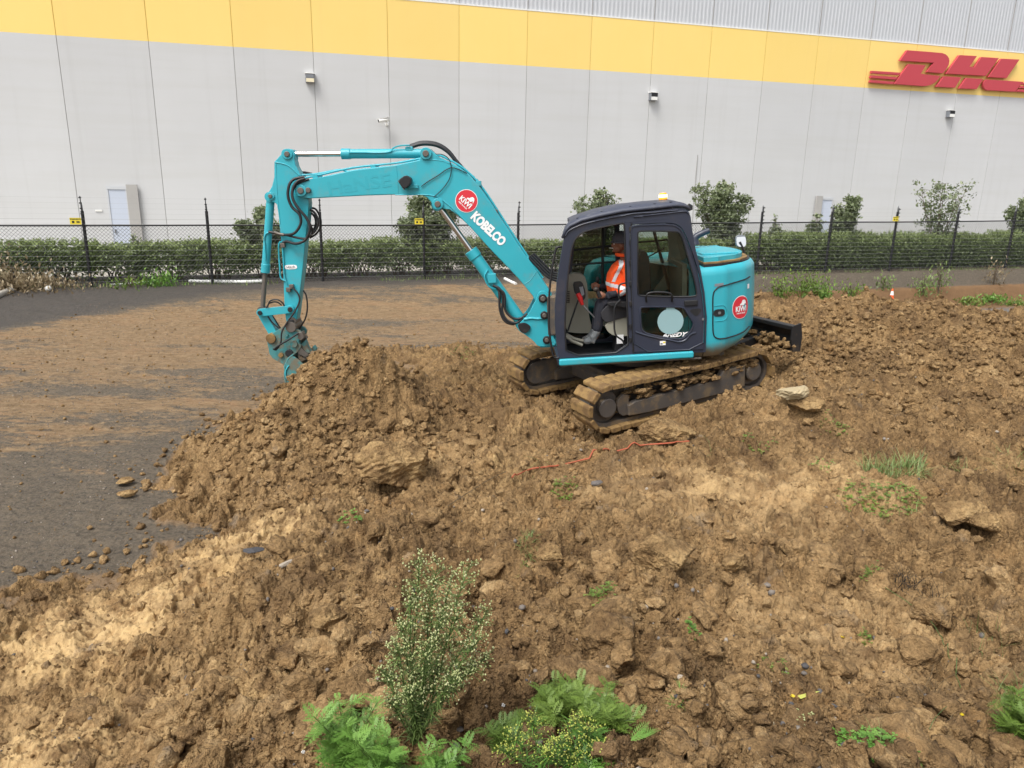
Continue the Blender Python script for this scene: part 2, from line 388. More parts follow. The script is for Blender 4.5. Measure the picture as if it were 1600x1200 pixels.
def nd(px,py,Y,off=0): p=atY(px,py,Y); SN.append((p[0],p[1],p[2]+off))
for q in [(530,552,9.4),(575,553,9.55),(610,560,9.7),(485,566,9.3),(455,592,9.1),(650,590,10.1),(400,655,8.4),(350,705,8.05),(300,757,7.75),
 (500,640,8.75),(450,700,8.05),(560,650,8.9),(600,620,9.35),(360,770,7.45),(450,780,7.0),(560,720,7.7),(550,790,6.5),
 (700,585,11.5),(740,565,12.5),(800,562,12.9),(700,650,9.65),(800,640,9.8),(850,655,9.3),(650,620,9.6),(870,690,8.5),(750,700,8.35),(650,690,8.6),(640,750,7.3),(880,610,10.3),
 (700,765,6.8),(800,735,7.1),(900,690,7.35),(1000,670,7.35),(1080,634,7.7),(1150,601,8.1),(1205,586,8.7),
 (800,830,5.1),(700,900,4.3),(600,900,4.4),(500,860,5.0),(400,860,5.35),(300,885,5.3),(200,930,5.1),(100,960,5.0),(0,1000,4.75),
 (0,1200,3.45),(200,1200,3.1),(100,1090,4.05),(300,1050,3.85),(400,1200,2.75),(500,1050,3.4),(650,1200,2.4),(800,1200,2.25),(1000,1200,2.2),(1200,1200,2.2),(1400,1200,2.25),(1600,1200,2.3),
 (600,1000,3.7),(800,1000,3.4),(1000,1000,3.4),(1000,880,4.15),(1000,780,5.3),(900,780,5.6),(1200,1000,3.5),(1200,900,4.3),(1200,800,5.3),(1200,700,6.6),(1100,700,6.6),(1400,1000,3.55),(1400,850,4.75),
 (1400,770,5.5),(1400,735,5.85),(1500,790,5.3),(1600,1000,3.6),(1600,850,4.7),(1600,770,5.7),(1300,670,7.4),(1450,705,6.75),(1600,720,6.6),
 (1250,560,10.2),(1300,600,9.2),(1400,620,8.8),(1400,540,10.7),(1400,470,12.9),(1310,472,13.0),(1180,458,14.2),(1240,480,13.4),(1480,468,12.8),(1540,482,12.4),(1600,492,11.9),(1600,600,9.0),(1500,650,8.0),(1600,670,7.5),(1500,570,9.7),
 (1700,520,11.0),(1700,640,8.0),(1700,800,5.2),(1700,1000,3.6),(1850,560,10.5),(1230,570,10.4),(1150,640,7.7)]: nd(*q)
# toe of the soil on the yard: level with the yard at the toe, below it beyond
for px,py in [(-120,965),(0,928),(60,912),(130,895),(200,872),(290,818),(245,790),(228,768),(262,738),(300,690),(350,652),(400,622)]:
    p=atZ(px,py,0.0); SN.append((p[0],p[1],0.02)); 
    n=np.array([-0.75,0.65]); SN.append((p[0]+n[0]*0.8,p[1]+n[1]*0.8,-0.35)); SN.append((p[0]+n[0]*2.2,p[1]+n[1]*2.2,-0.8))
for px in (600,680,760,840): p=atZ(px,548,0.0); SN.append((p[0],p[1],0.03)); SN.append((p[0],p[1]+1.2,-0.4)); SN.append((p[0],p[1]+3,-0.9))
for x,y,z in [(-3.9,9.4,.03),(-3.4,10.4,.03),(-2.6,11.6,.03),(-4.7,10.0,-.35),(-4.2,11.2,-.35),(-3.2,12.4,-.4),(-6,12,-.9),(-5,14,-1),(-9,8,-1.1),(-8,5,-1.1),(-5.5,3.4,-.5),(-4.4,2.5,-.1),(-7,1,-.8),
  (3,15,.75),(4.5,15.5,1.0),(6,15.5,.9),(8,15.5,.7),(3,17.5,0.1),(6,18,-.6),(10,17,-.4),(4,20,-1.4),(8,21,-2),(13,16,-.2),(0,17.5,-1.2),(0,20,-2),(13,12,.8),(12,8,1.0),(10,4,1.2),(6,1,1.45),(0,0,1.75),(-2,0.6,1.3),(3,-1,1.7),(-1,-2,1.5),(0,1.2,1.62),
  (1.0,15.2,.0),(2,14.2,.5),(-3.2,1.6,.45),(-3,0,.6),(5,4,1.05),(2.2,12.6,.62),(2.8,11.8,.66),(1.9,10.6,.46),(.5,11.2,.42),(3.6,12.0,.85),(1.0,8.75,.36),(1.6,9.0,.40),(2.2,9.3,.46),(2.8,9.6,.52),(3.4,9.85,.60),(1.2,9.4,.38),(2.4,10.0,.48),(3.3,10.5,.6),(1.1,8.35,.42),(2.0,8.75,.50),(2.9,9.15,.58)]: SN.append((x,y,z))
SN=np.array(SN); 
def tps(P,z,lam):
    n=len(P); D=np.linalg.norm(P[:,None]-P[None],axis=2); K=np.where(D>0,D*D*np.log(np.maximum(D,1e-9)),0)+lam*np.eye(n)
    A=np.zeros((n+3,n+3)); A[:n,:n]=K; A[:n,n]=1; A[:n,n+1:]=P; A[n,:n]=1; A[n+1:,:n]=P.T
    return np.linalg.solve(A,np.concatenate([z,np.zeros(3)]))
SN[:,2]-=0.06*(SN[:,2]>.1)
TW=tps(SN[:,:2],SN[:,2],0.006)
GX=np.arange(-16,20.01,0.1); GY=np.arange(-6,26.01,0.1)
def _grid():
    gx,gy=np.meshgrid(GX,GY); out=np.full(gx.shape,TW[-3]); out+=TW[-2]*gx+TW[-1]*gy
    for (x,y,_),wt in zip(SN,TW):
        d2=(gx-x)**2+(gy-y)**2; out+=wt*0.5*d2*np.log(np.maximum(d2,1e-12))
    return out
SG=_grid()
def soil_z(x,y):
    fx=np.clip((x-GX[0])/0.1,0,len(GX)-1.001); fy=np.clip((y-GY[0])/0.1,0,len(GY)-1.001)
    ix=fx.astype(int);iy=fy.astype(int);fx=fx-ix;fy=fy-iy
    v=(SG[iy,ix]*(1-fx)+SG[iy,ix+1]*fx)*(1-fy)+(SG[iy+1,ix]*(1-fx)+SG[iy+1,ix+1]*fx)*fy
    # fade out far away
    far=smooth((np.hypot(x-2,y-8)-13)/5.0)
    v=np.maximum(v,-1.5)
    return v*(1-far)-1.5*far
# scraped, smoother and yellower zone in the left foreground; smooth compacted zones
def gauss(x,y,cx,cy,rx,ry,a=0):
    ca,sa=math.cos(a),math.sin(a); dx=x-cx;dy=y-cy; u=(dx*ca+dy*sa)/rx; v=(-dx*sa+dy*ca)/ry
    return np.exp(-(u*u+v*v))
_pa=atZ(170,960,.2);_pb=atZ(380,830,.3);_pc=atZ(60,1150,.3);_pd=atZ(1130,760,.95);_pe=atZ(720,690,.35)
_pf=atZ(1330,960,1.0); _ph=atZ(755,1105,1.15)
def calm(x,y):
    c=np.maximum.reduce([gauss(x,y,_pa[0],_pa[1],1.0,.6,.5),0.9*gauss(x,y,_pb[0],_pb[1],.9,.4,.5),0.8*gauss(x,y,_pc[0],_pc[1],1.0,.7,.2),0.75*gauss(x,y,_pd[0]+.2,_pd[1],1.3,.7,0),0.6*gauss(x,y,_pf[0],_pf[1],.8,.8,0),0.35*gauss(x,y,_pe[0],_pe[1],1.3,.8,0)])
    return np.clip(c,0,1)
def yellow(x,y):
    n=fbm(x*2.2,y*2.2,91,4)
    c=np.maximum.reduce([1.0*gauss(x,y,_pa[0],_pa[1],.9,.42,.6),0.95*gauss(x,y,_pb[0],_pb[1],.75,.3,.5),0.55*gauss(x,y,_pc[0],_pc[1],.9,.6,.2),0.5*gauss(x,y,_pe[0]+.3,_pe[1]-.4,1.1,.35,0),0.35*gauss(x,y,_pd[0],_pd[1],1.5,.7,0)])
    return np.clip(np.clip(c*1.9+(n-.60)*2.6-.15,0,1)+.32*np.maximum(gauss(x,y,_pa[0],_pa[1],1.5,1.0,.4),gauss(x,y,_pc[0]+.2,_pc[1],1.6,1.1,.2)),0,1)
def ground(x,y,detail=True,full=False):
    x=np.asarray(x,float);y=np.asarray(y,float)
    s=soil_z(x,y); b=base_z(x,y)
    lump=(fbm(x*0.9,y*0.9,5,3)-.5)*0.26+(fbm(x*2.3,y*2.3,15,3)-.5)*0.24; lump=lump*(1-.75*gauss(x,y,2.1,9.3,1.7,.7,.4))*(1-.7*gauss(x,y,-.6,11.2,1.1,2.0,0))*(1-.6*gauss(x,y,-2.0,9.5,1.0,.8,0))
    s=s+lump*smooth((s-b+.25)/.5)
    thick=s-b
    msk=smooth((thick+0.04)/0.10)
    z=b+np.logaddexp(0,thick/0.03)*0.03
    z=z-.16*gauss(x,y,_ph[0],_ph[1],.20,.16,0)
    if not detail: return z
    rgh=1-0.85*calm(x,y)
    wx=x+(fbm(x*6,y*6,41,3)-.5)*0.10; wy=y+(fbm(x*6+9,y*6+4,42,3)-.5)*0.10
    big,r0=domes(wx,wy,0.42,1,prob=.32,rmin=.25,rmax=.55,flat=.55)
    d1,r1=domes(wx,wy,0.17,2,prob=.55,flat=.8)
    d2,r2=domes(wx+3,wy+1,0.080,3,prob=.75,flat=.85)
    wx2=x+(fbm(x*25,y*25,43,2)-.5)*0.022; wy2=y+(fbm(x*25+9,y*25+4,44,2)-.5)*0.022
    d3,r3=domes(wx2+5,wy2+2,0.036,4,prob=.85,flat=.9)
    near=np.hypot(x,y)
    d4,r4=domes(wx2*1.0+1,wy2+7,0.016,6,prob=.9,flat=.9)
    pat=smooth((fbm(x*1.3,y*1.3,51,3)-.38)/.25)
    rd=lambda X_,Y_,sd,o: 1-np.abs(fbm(X_,Y_,sd,o,.55)-.5)*4.2
    tear=(rd(x*1.5+wx,y*2.1,129,3)-.5)*.11*rgh+(rd(x*4.2+wx,y*5.2,131,4)-.55)*.085*(rgh*.9+.1)+(rd(wx2*17,wy2*19,137,4)-.5)*.017+(rd(wx2*55,wy2*60,141,3)-.5)*.0065
    hug,_r=domes(wx+7,wy+3,.85,9,prob=.38,rmin=.22,rmax=.42,flat=.55)
    det=hug*.6*rgh+big*.85*rgh+ d1*(.28+.70*pat)*rgh + d2*(.30+.55*pat)*(rgh*.85+.15) + d3*.62*(rgh*.8+.2) + d4*.65 + tear
    fl=(fbm(x*14,y*14,61,4)-.5)*.05+(fbm(x*3.5+2,y*9,71,4,.6)-.5)*0.06*(1-rgh*.6)+(fbm(x*50,y*50,81,3)-.5)*.014
    for fs_,am_,sd_ in ((1.1,.085,161),(2.9,.040,171)):   # small scarps where the clay broke off in steps
        t_=fbm(x*fs_+wx*.4,y*fs_*1.5,sd_,4,.55)*7; fl=fl+(np.floor(t_)+smooth((t_-np.floor(t_)-.82)/.18)-t_)*am_*(.35+.65*pat)
    # scrape marks of the bucket edge
    scr=gauss(x,y,_pa[0],_pa[1],.7,.4,.6); fl=fl+scr*(vn(x*45-y*14,(y*.96+x*.3)*2.5,88)-.5)*.02
    zs=z+(det*.85+fl-.035)*msk
    yard=(fbm(x*3,y*7,101,4)-.5)*.040+(fbm(x*20,y*34,103,4,.6)-.5)*.022
    # tyre and track ruts across the yard
    yard=yard-0.02*smooth((vn(x*.25,y*1.6+x*.18,105)-.6)/.15)
    zz=zs+yard*(1-msk)
    if full: return zz,msk,thick,0.5*r1+0.3*r2+.2*r0,yellow(x,y)*msk
    return zz
def gz(x,y,detail=True): return float(ground(np.array([x]),np.array([y]),detail)[0])
def hit(px,py,detail=True,y0=1.0,y1=32):
    ys=np.linspace(y0,y1,1600); r=ray(px,py); P=CP[None]+r[None]*(ys/r[1])[:,None]
    g=ground(P[:,0],P[:,1],detail); k=np.argmax(P[:,2]<g)
    return Vector((P[k,0],P[k,1],g[k]))
# polar sheet round the camera foot: fine in view, coarse elsewhere, out to the horizon
az=np.concatenate([np.linspace(-180,-44,50)[:-1],np.linspace(-44,44,1150),np.linspace(44,180,50)[1:]])*math.pi/180
r_=[0.15,.5,.9,1.2]
while r_[-1]<400:
    r=r_[-1]
    if r<1.9: dr=.02
    elif r<5: dr=0.0058*max(1,(r/2.4))
    elif r<15: dr=max(0.010,0.0135*(r/6)**1.35)
    elif r<46: dr=0.10
    else: dr=r*.15
    r_.append(r+dr)
r_=np.array(r_); print('rings',len(r_),'az',len(az))
RR,AA=np.meshgrid(r_,az,indexing='ij'); TX=RR*np.sin(AA); TY=RR*np.cos(AA)
nr,na=RR.shape
CLM=calm(TX,TY);LN=None;TZ=np.zeros_like(TX);MS=np.zeros_like(TX);TH=np.zeros_like(TX);RI=np.zeros_like(TX);YL=np.zeros_like(TX)
for i in range(0,nr,60):
    sl_=slice(i,min(i+60,nr)); a=ground(TX[sl_].ravel(),TY[sl_].ravel(),True,True)
    for A_,v in zip((TZ,MS,TH,RI,YL),a): A_[sl_]=v.reshape(A_[sl_].shape)
_dx=TX-F0[0];_dy=TY-F0[1]; UU=_dx*fdir[0]+_dy*fdir[1]; DD=_dx*fn[0]+_dy*fn[1]
DK=np.zeros_like(TX)
for px,py,rx,ry,am in ((600,474,3.2,.75,.9),(760,470,1.6,.6,.6),(430,468,1.6,.35,.7),(560,508,1.3,.6,.9),(640,500,1.5,.5,.6),(150,760,2.6,1.6,.8),(80,880,1.8,.7,1.1),(240,800,1.2,.8,.8),(260,860,.7,.4,1.),(330,690,.8,.6,.8),(420,605,1.2,.8,.9),(230,610,3.0,.35,.5),(60,470,4.5,1.0,1.0),(300,540,3.0,.25,.4),
   (520,450,5.0,1.0,-.9),(760,447,3.0,.7,-.8),(250,500,3.5,.8,-.5),(120,560,4.0,.7,-.45),(560,560,2.0,1.0,-.3),(60,640,2.0,.35,-.35),(400,520,2.0,.6,-.5)):
    p=atZ(px,py,0.0); DK+=am*gauss(TX,TY,p[0],p[1],rx,ry,.08)
_l0=atZ(172,650,0.);_l1=atZ(80,915,0.); _ld=(_l1-_l0)[:2]; _ll=np.hypot(*_ld); _ld/=_ll
_ta=(TX-_l0[0])*_ld[0]+(TY-_l0[1])*_ld[1]; _tn=-(TX-_l0[0])*_ld[1]+(TY-_l0[1])*_ld[0]
LN=np.exp(-(_tn/.10)**2)*smooth(_ta/.4+.5)*smooth((_ll-_ta)/.4+.5)
idx=np.arange(nr*na).reshape(nr,na)
Q=np.stack([idx[:-1,:-1],idx[:-1,1:],idx[1:,1:],idx[1:,:-1]],-1)
fm=(MS[:-1,:-1]+MS[1:,1:])*.5>.5
def sub(name,Qs,mat):
    Qs=Qs.reshape(-1,4); u,inv=np.unique(Qs,return_inverse=True)
    V=np.stack([TX.ravel()[u],TY.ravel()[u],TZ.ravel()[u]],-1)
    return npmesh(name,V,inv.reshape(-1,4),mat,{'lin':LN.ravel()[u],'mask':MS.ravel()[u],'rid':RI.ravel()[u],'yel':YL.ravel()[u],'cl':CLM.ravel()[u],'bd':DD.ravel()[u],'bu':UU.ravel()[u],'dk':DK.ravel()[u]})
def attr(nt,n): a=nt.nodes.new('ShaderNodeAttribute'); a.attribute_name=n; return a.outputs['Fac']
def soilmat():
    m,nt,bs=newmat('clay soil')
    n0=noise(nt,0.8,5,.6); n1=noise(nt,5,8,.65); n2=noise(nt,28,6,.7); n3=noise(nt,95,6,.75); n5=noise(nt,2.2,4,.6,dist=.4)
    base=ramp(nt,[(0.28,(0.082,0.046,0.020)),(0.42,(0.190,0.116,0.051)),(0.55,(0.300,0.190,0.086)),(0.72,(0.45,0.31,0.155))])
    v=mathn(nt,'MULTIPLY_ADD',n1.outputs[0],0.5,mathn(nt,'MULTIPLY_ADD',n3.outputs[0],.30,mathn(nt,'MULTIPLY',n2.outputs[0],.45))); v=mathn(nt,'MULTIPLY_ADD',attr(nt,'rid'),.14,v)
    v=mathn(nt,'MULTIPLY_ADD',n0.outputs[0],.36,v); v=mathn(nt,'SUBTRACT',v,.36)
    nt.links.new(v,base.inputs[0]); c=base.outputs[0]
    ora=mathn(nt,'MULTIPLY',sstep(nt,n5.outputs[0],.56,.72),.45); c=mixc(nt,ora,c,(0.34,0.195,0.078))
    gry=mathn(nt,'MULTIPLY',sstep(nt,noise(nt,3.1,5,.65).outputs[0],.60,.74),.5); c=mixc(nt,gry,c,(0.21,0.175,0.135))
    y=mathn(nt,'MULTIPLY',attr(nt,'yel'),sstep(nt,n1.outputs[0],.38,.62)); c=mixc(nt,mathn(nt,'MULTIPLY',y,.85),c,(0.50,0.34,0.155))
    tcv=nt.nodes.new('ShaderNodeTexCoord'); vs_=[]
    for sc_ in (38,95):
        vo=nt.nodes.new('ShaderNodeTexVoronoi'); vo.inputs['Scale'].default_value=sc_; wv=noise(nt,sc_*.6,2); ad=nt.nodes.new('ShaderNodeVectorMath'); ad.operation='MULTIPLY_ADD'; nt.links.new(wv.outputs['Color'],ad.inputs[0]); ad.inputs[1].default_value=(.6/sc_,)*3; nt.links.new(tcv.outputs['Object'],ad.inputs[2]); nt.links.new(ad.outputs[0],vo.inputs['Vector']); vs_.append(vo)
    sc1=nt.nodes.new('ShaderNodeSeparateColor'); nt.links.new(vs_[0].outputs['Color'],sc1.inputs[0])
    cv=mathn(nt,'MULTIPLY_ADD',sc1.outputs[0],.34,.83); cb=nt.nodes.new('ShaderNodeCombineColor')
    for q in cb.inputs[:3]: nt.links.new(cv,q)
    c=mixc(nt,1.0,c,cb.outputs[0],'MULTIPLY')
    pal=mathn(nt,'MULTIPLY',sstep(nt,n3.outputs[0],.66,.78),.55); c=mixc(nt,pal,c,(0.50,0.42,0.30))
    damp=noise(nt,1.25,6,.7,dist=.8); c=mixc(nt,mathn(nt,'MULTIPLY',sstep(nt,damp.outputs[0],.52,.60),.55),c,(0.115,0.068,0.033))
    c=mixc(nt,mathn(nt,'MULTIPLY',mathn(nt,'MULTIPLY',attr(nt,'cl'),sstep(nt,n1.outputs[0],.40,.56)),.55),c,(0.46,0.325,0.165))
    # toe: thin soil over asphalt
    nt.links.new(c,bs.inputs['Base Color']); bs.inputs['Roughness'].default_value=.92; bs.inputs['Specular IOR Level'].default_value=.25
    h=mathn(nt,'MULTIPLY_ADD',n2.outputs[0],1.0,mathn(nt,'MULTIPLY',n3.outputs[0],.7))
    h=mathn(nt,'SUBTRACT',h,mathn(nt,'MULTIPLY_ADD',vs_[0].outputs['Distance'],1.1,mathn(nt,'MULTIPLY',vs_[1].outputs['Distance'],.55)))
    b_=bump(nt,bs,h,1.0,.017); nt.links.new(mathn(nt,'MULTIPLY_ADD',attr(nt,'cl'),-.65,.95),b_.inputs['Strength']); return m
def yardmat():
    m,nt,bs=newmat('muddy asphalt')
    s1=noise(nt,.75,9,.70,stretch=(.5,1.7,1),dist=1.0); s2=noise(nt,2.6,9,.74,stretch=(.45,1.6,1),dist=1.1); s3=noise(nt,26,8,.8); s4=noise(nt,110,3,.7); s5=noise(nt,.22,3,.5,stretch=(.7,1.6,1)); s6=noise(nt,8,9,.78,stretch=(.65,1.4,1),dist=.8)
    asp=mixc(nt,sstep(nt,s3.outputs[0],.3,.7),(0.034,0.028,0.021),(0.165,0.133,0.096))
    asp=mixc(nt,mathn(nt,'MULTIPLY',sstep(nt,s4.outputs[0],.6,.75),.5),asp,(0.26,0.25,0.235))
    mud=ramp(nt,[(.32,(0.095,0.062,0.034)),(.5,(0.225,0.145,0.073)),(.68,(0.43,0.285,0.138))]); nt.links.new(s6.outputs[0],mud.inputs[0])
    mud2=mixc(nt,mathn(nt,'MULTIPLY',sstep(nt,s2.outputs[0],.5,.7),.7),mud.outputs[0],(0.33,0.185,0.09))
    tc=nt.nodes.new('ShaderNodeTexCoord'); sp=nt.nodes.new('ShaderNodeSeparateXYZ'); nt.links.new(tc.outputs['Object'],sp.inputs[0])
    # more mud further out, greyer near the camera
    dist=mathn(nt,'SUBTRACT',sstep(nt,sp.outputs[1],5.0,15.0),.5)
    v=mathn(nt,'MULTIPLY_ADD',s1.outputs[0],.8,mathn(nt,'MULTIPLY',s2.outputs[0],.45)); v=mathn(nt,'MULTIPLY_ADD',s3.outputs[0],.45,v); v=mathn(nt,'MULTIPLY_ADD',s6.outputs[0],.45,v); v=mathn(nt,'MULTIPLY_ADD',s5.outputs[0],.5,v)
    v=mathn(nt,'MULTIPLY_ADD',dist,.10,v); v=mathn(nt,'SUBTRACT',v,mathn(nt,'MULTIPLY',attr(nt,'dk'),.17))
    # the strips along the fence stay clean
    bd=attr(nt,'bd'); bu=attr(nt,'bu')
    edge=mathn(nt,'SUBTRACT',1.0,sstep(nt,mathn(nt,'MULTIPLY_ADD',s2.outputs[0],1.6,mathn(nt,'SUBTRACT',bd,mathn(nt,'MULTIPLY',mathn(nt,'SUBTRACT',1.0,sstep(nt,bu,-5.0,6.0)),5.0))),1.2,2.3))
    v=mathn(nt,'SUBTRACT',v,mathn(nt,'MULTIPLY',edge,.45))
    f=sstep(nt,v,1.23,1.34)
    c=mixc(nt,f,asp,mud2)
    haz=mathn(nt,'MULTIPLY',sstep(nt,s6.outputs[0],.42,.60),.45); c=mixc(nt,haz,c,(0.200,0.155,0.105))
    white=mathn(nt,'MULTIPLY',sstep(nt,mathn(nt,'MULTIPLY_ADD',attr(nt,'lin'),.07,s4.outputs[0]),.68,.75),.65); c=mixc(nt,white,c,(0.5,0.46,0.38))
    # cut bank face on the right: dark fill over orange clay
    right=sstep(nt,bu,18.0,20.5)
    bd2=mathn(nt,'MULTIPLY_ADD',s6.outputs[0],.5,bd); face=mathn(nt,'MULTIPLY',sstep(nt,bd2,1.40,1.62),mathn(nt,'SUBTRACT',1.0,sstep(nt,bd2,2.6,3.6)))
    clay=mixc(nt,s6.outputs[0],(0.10,0.055,0.027),(0.27,0.155,0.072)); c2=mixc(nt,face,asp,clay); c2=mixc(nt,sstep(nt,bd2,2.4,3.4),c2,(0.16,0.15,0.14))
    c=mixc(nt,mathn(nt,'MULTIPLY',edge,mathn(nt,'MULTIPLY_ADD',s3.outputs[0],.8,.25)),c,(0.040,0.040,0.043))
    c=mixc(nt,right,c,c2)
    mk=attr(nt,'mask'); c=mixc(nt,sstep(nt,mathn(nt,'MULTIPLY_ADD',s3.outputs[0],.7,mk),.45,.75),c,(0.235,0.155,0.085))
    nt.links.new(c,bs.inputs['Base Color']); r=mathn(nt,'MULTIPLY_ADD',f,.12,.74); nt.links.new(r,bs.inputs['Roughness'])
    bs.inputs['Specular IOR Level'].default_value=.35
    h=mathn(nt,'MULTIPLY_ADD',s3.outputs[0],1.0,mathn(nt,'MULTIPLY',s4.outputs[0],.5)); bump(nt,bs,h,.9,.03); return m
M['soil']=soilmat(); M['yard']=yardmat()
#
tag(sub('asphalt_yard',Q[~fm],'yard'),kind='structure')
tag(sub('soil_mounds',Q[fm],'soil'),kind='structure')
# light concrete apron between the hedge and the wall
mb=MB(); a=F0-fdir*40-fn*2.2; b=F0+fdir*70-fn*2.2
n_=-fn*16
mb.add([(a[0],a[1],.37),(b[0],b[1],.29),(b[0]+n_[0],b[1]+n_[1],.29),(a[0]+n_[0],a[1]+n_[1],.37)],[(0,1,2,3)])
tag(mb.build('concrete_apron','conc'),kind='structure')
# ---------------------------------------------------------------- loose clods
def ico(sub_,seed,rough=.25,nf=13):
    bm=bmesh.new(); bmesh.ops.create_icosphere(bm,subdivisions=sub_,radius=1.0); rn=np.random.RandomState(seed)
    V=np.array([v.co[:] for v in bm.verts]); Fc=np.array([[v.index for v in f.verts] for f in bm.faces]); bm.free()
    for k in range(nf):     # flat random facets
        n=rn.normal(size=3); n/=np.linalg.norm(n); lim=rn.uniform(.5,.88); d=V@n; V=V-np.maximum(d-lim,0)[:,None]*n*.95
    f=0
    for fq,am in ((2.3,.26),(4.8,.17),(10.,.10),(19.,.06)):
        g=np.sin(V@rn.normal(size=(3,4))*fq+rn.uniform(0,6,4)); f=f+am*rough*2*(.55-np.abs(g).mean(1)*1.0+ (g[:,0]*g[:,1])*.5)
    V=V*(1+f)[:,None]*np.array([1,rn.uniform(.7,1),rn.uniform(.6,.85)]); return V,Fc
def scatter(name,n,smin,smax,subd,region,mat,power=2.2,sink=.25,nvar=8,seed=3,rough=.25):
    rn=np.random.RandomState(seed); var=[ico(subd,seed*10+k,rough) for k in range(nvar)]
    X,Y=region(rn,n); s=smin*(smax/smin)**(rn.uniform(size=len(X))**power); Z=ground(X,Y)
    VV=[];FF=[];AT=[];o=0
    for k in range(nvar):
        ii=np.arange(k,len(X),nvar); V,Fc=var[k]; a=rn.uniform(0,6.28,len(ii)); b=rn.uniform(-.6,.6,len(ii))
        ca,sa,cb,sb=np.cos(a),np.sin(a),np.cos(b),np.sin(b)
        x=V[None,:,0]*cb[:,None]+V[None,:,2]*sb[:,None]; z=-V[None,:,0]*sb[:,None]+V[None,:,2]*cb[:,None]; y=np.repeat(V[None,:,1],len(ii),0)
        x,y=x*ca[:,None]-y*sa[:,None],x*sa[:,None]+y*ca[:,None]
        P=np.stack([x,y,z],-1)*s[ii][:,None,None]; P[...,0]+=X[ii][:,None];P[...,1]+=Y[ii][:,None];P[...,2]+=(Z[ii]+s[ii]*(.55-sink))[:,None]
        m=len(V); VV.append(P.reshape(-1,3)); FF.append((Fc[None]+(np.arange(len(ii))*m)[:,None,None]).reshape(-1,3)+o); o+=m*len(ii)
        AT.append(np.repeat(rn.uniform(size=len(ii)),m))
    A=np.concatenate(AT)
    return npmesh(name,np.concatenate(VV),np.concatenate(FF),mat,{'rid':A,'yel':np.zeros(len(A)),'lv':A},smooth=subd>1)
def reg_soil(rn,n):
    # area roughly even in the picture: pick a direction and a distance, keep soil only
    th=rn.uniform(-42,42,n*3)*math.pi/180; d=rn.uniform(size=n*3); r=1/(1/14.0+(1/1.7-1/14.0)*d**1.15)
    x=r*np.sin(th);y=r*np.cos(th); t=soil_z(x,y)-base_z(x,y); k=(t>0.02)&(rn.uniform(size=n*3)>calm(x,y)*.9); return x[k][:n],y[k][:n]
def reg_toe(rn,n):
    x=rn.uniform(-7,4,n*30);y=rn.uniform(3.5,16,n*30); t=soil_z(x,y)-base_z(x,y); k=(t<.0)&(t>-.28)&(rn.uniform(size=n*30)<np.exp(t*14)); return x[k][:n],y[k][:n]
def reg_pile(rn,n):
    x=rn.uniform(-4.2,12,n*12);y=rn.uniform(6.5,15.5,n*12); t=soil_z(x,y)-base_z(x,y)
    w1=gauss(x,y,-2.3,8.8,1.5,1.5)+gauss(x,y,5.5,10.8,3.2,2.2); k=(t>.02)&(rn.uniform(size=n*12)<w1); return x[k][:n],y[k][:n]
tag(scatter('soil_crumbs',140000,.003,.018,1,reg_soil,'soil',power=1.8,seed=3,rough=.5,nvar=24),kind='stuff')
tag(scatter('soil_clods',3000,.02,.10,3,reg_soil,'soil',power=2.8,seed=4,rough=.7,sink=.34,nvar=10),kind='stuff')
def reg_big(rn,n):
    x,y=reg_soil(rn,n*3); k=(np.hypot(x,y)>3.0)&(np.hypot(x-2.1,y-9.3)>1.5); return x[k][:n],y[k][:n]
tag(scatter('large_clods',520,.045,.17,4,reg_big,'soil',power=2.3,seed=14,rough=.55,sink=.36,nvar=14),kind='stuff')
tag(scatter('heaped_clods',9000,.018,.08,3,reg_pile,'soil',power=2.0,seed=5,rough=.7,sink=.25,nvar=12),kind='stuff')
tag(scatter('toe_clods',900,.012,.07,2,reg_toe,'soil',power=2.0,seed=6,rough=.45,sink=.25),kind='stuff')
m,nt,bs=newmat('small grey stones'); n=noise(nt,20,4); at=attr(nt,'rid'); r=ramp(nt,[(0,(.05,.05,.055)),(.5,(.15,.13,.115)),(1,(.34,.29,.23))]); nt.links.new(at,r.inputs[0]); nt.links.new(r.outputs[0],bs.inputs['Base Color']); bs.inputs['Roughness'].default_value=.8; bump(nt,bs,n.outputs[0],.4,.01); M['pebble']=m
tag(scatter('pebbles',1500,.008,.035,1,reg_soil,'pebble',power=2,seed=8,rough=.3,sink=.2),kind='stuff')
def boulder(name,px,py,r,squash,label,mat,seed,yaw=0.0,rough=.3,sink=.35,cat='clod'):
    V,Fc=ico(6,seed,rough*.6,8); rn=np.random.RandomState(seed)
    V=V+V*(0.05*np.sin(V@rn.normal(size=(3,6))*14+rn.uniform(0,6,6)).sum(1)*.3+.05*(fbm(V[:,0]*9+V[:,2]*5,V[:,1]*9-V[:,2]*6,seed,4)-.5))[:,None]+ rn.normal(size=V.shape)*.004
    V=V*np.array(squash)*r*1.3; c,s=math.cos(yaw),math.sin(yaw); V=np.stack([V[:,0]*c-V[:,1]*s,V[:,0]*s+V[:,1]*c,V[:,2]],-1)
    h=hit(px,py,False); o=npmesh(name,V,Fc,mat,{'rid':np.full(len(V),rn.uniform()),'yel':np.full(len(V),.5)})
    o.location=(h.x,h.y,gz(h.x,h.y,False)+.03+r*squash[2]*1.15*(1-2*(sink+.12))); return tag(o,label,cat)
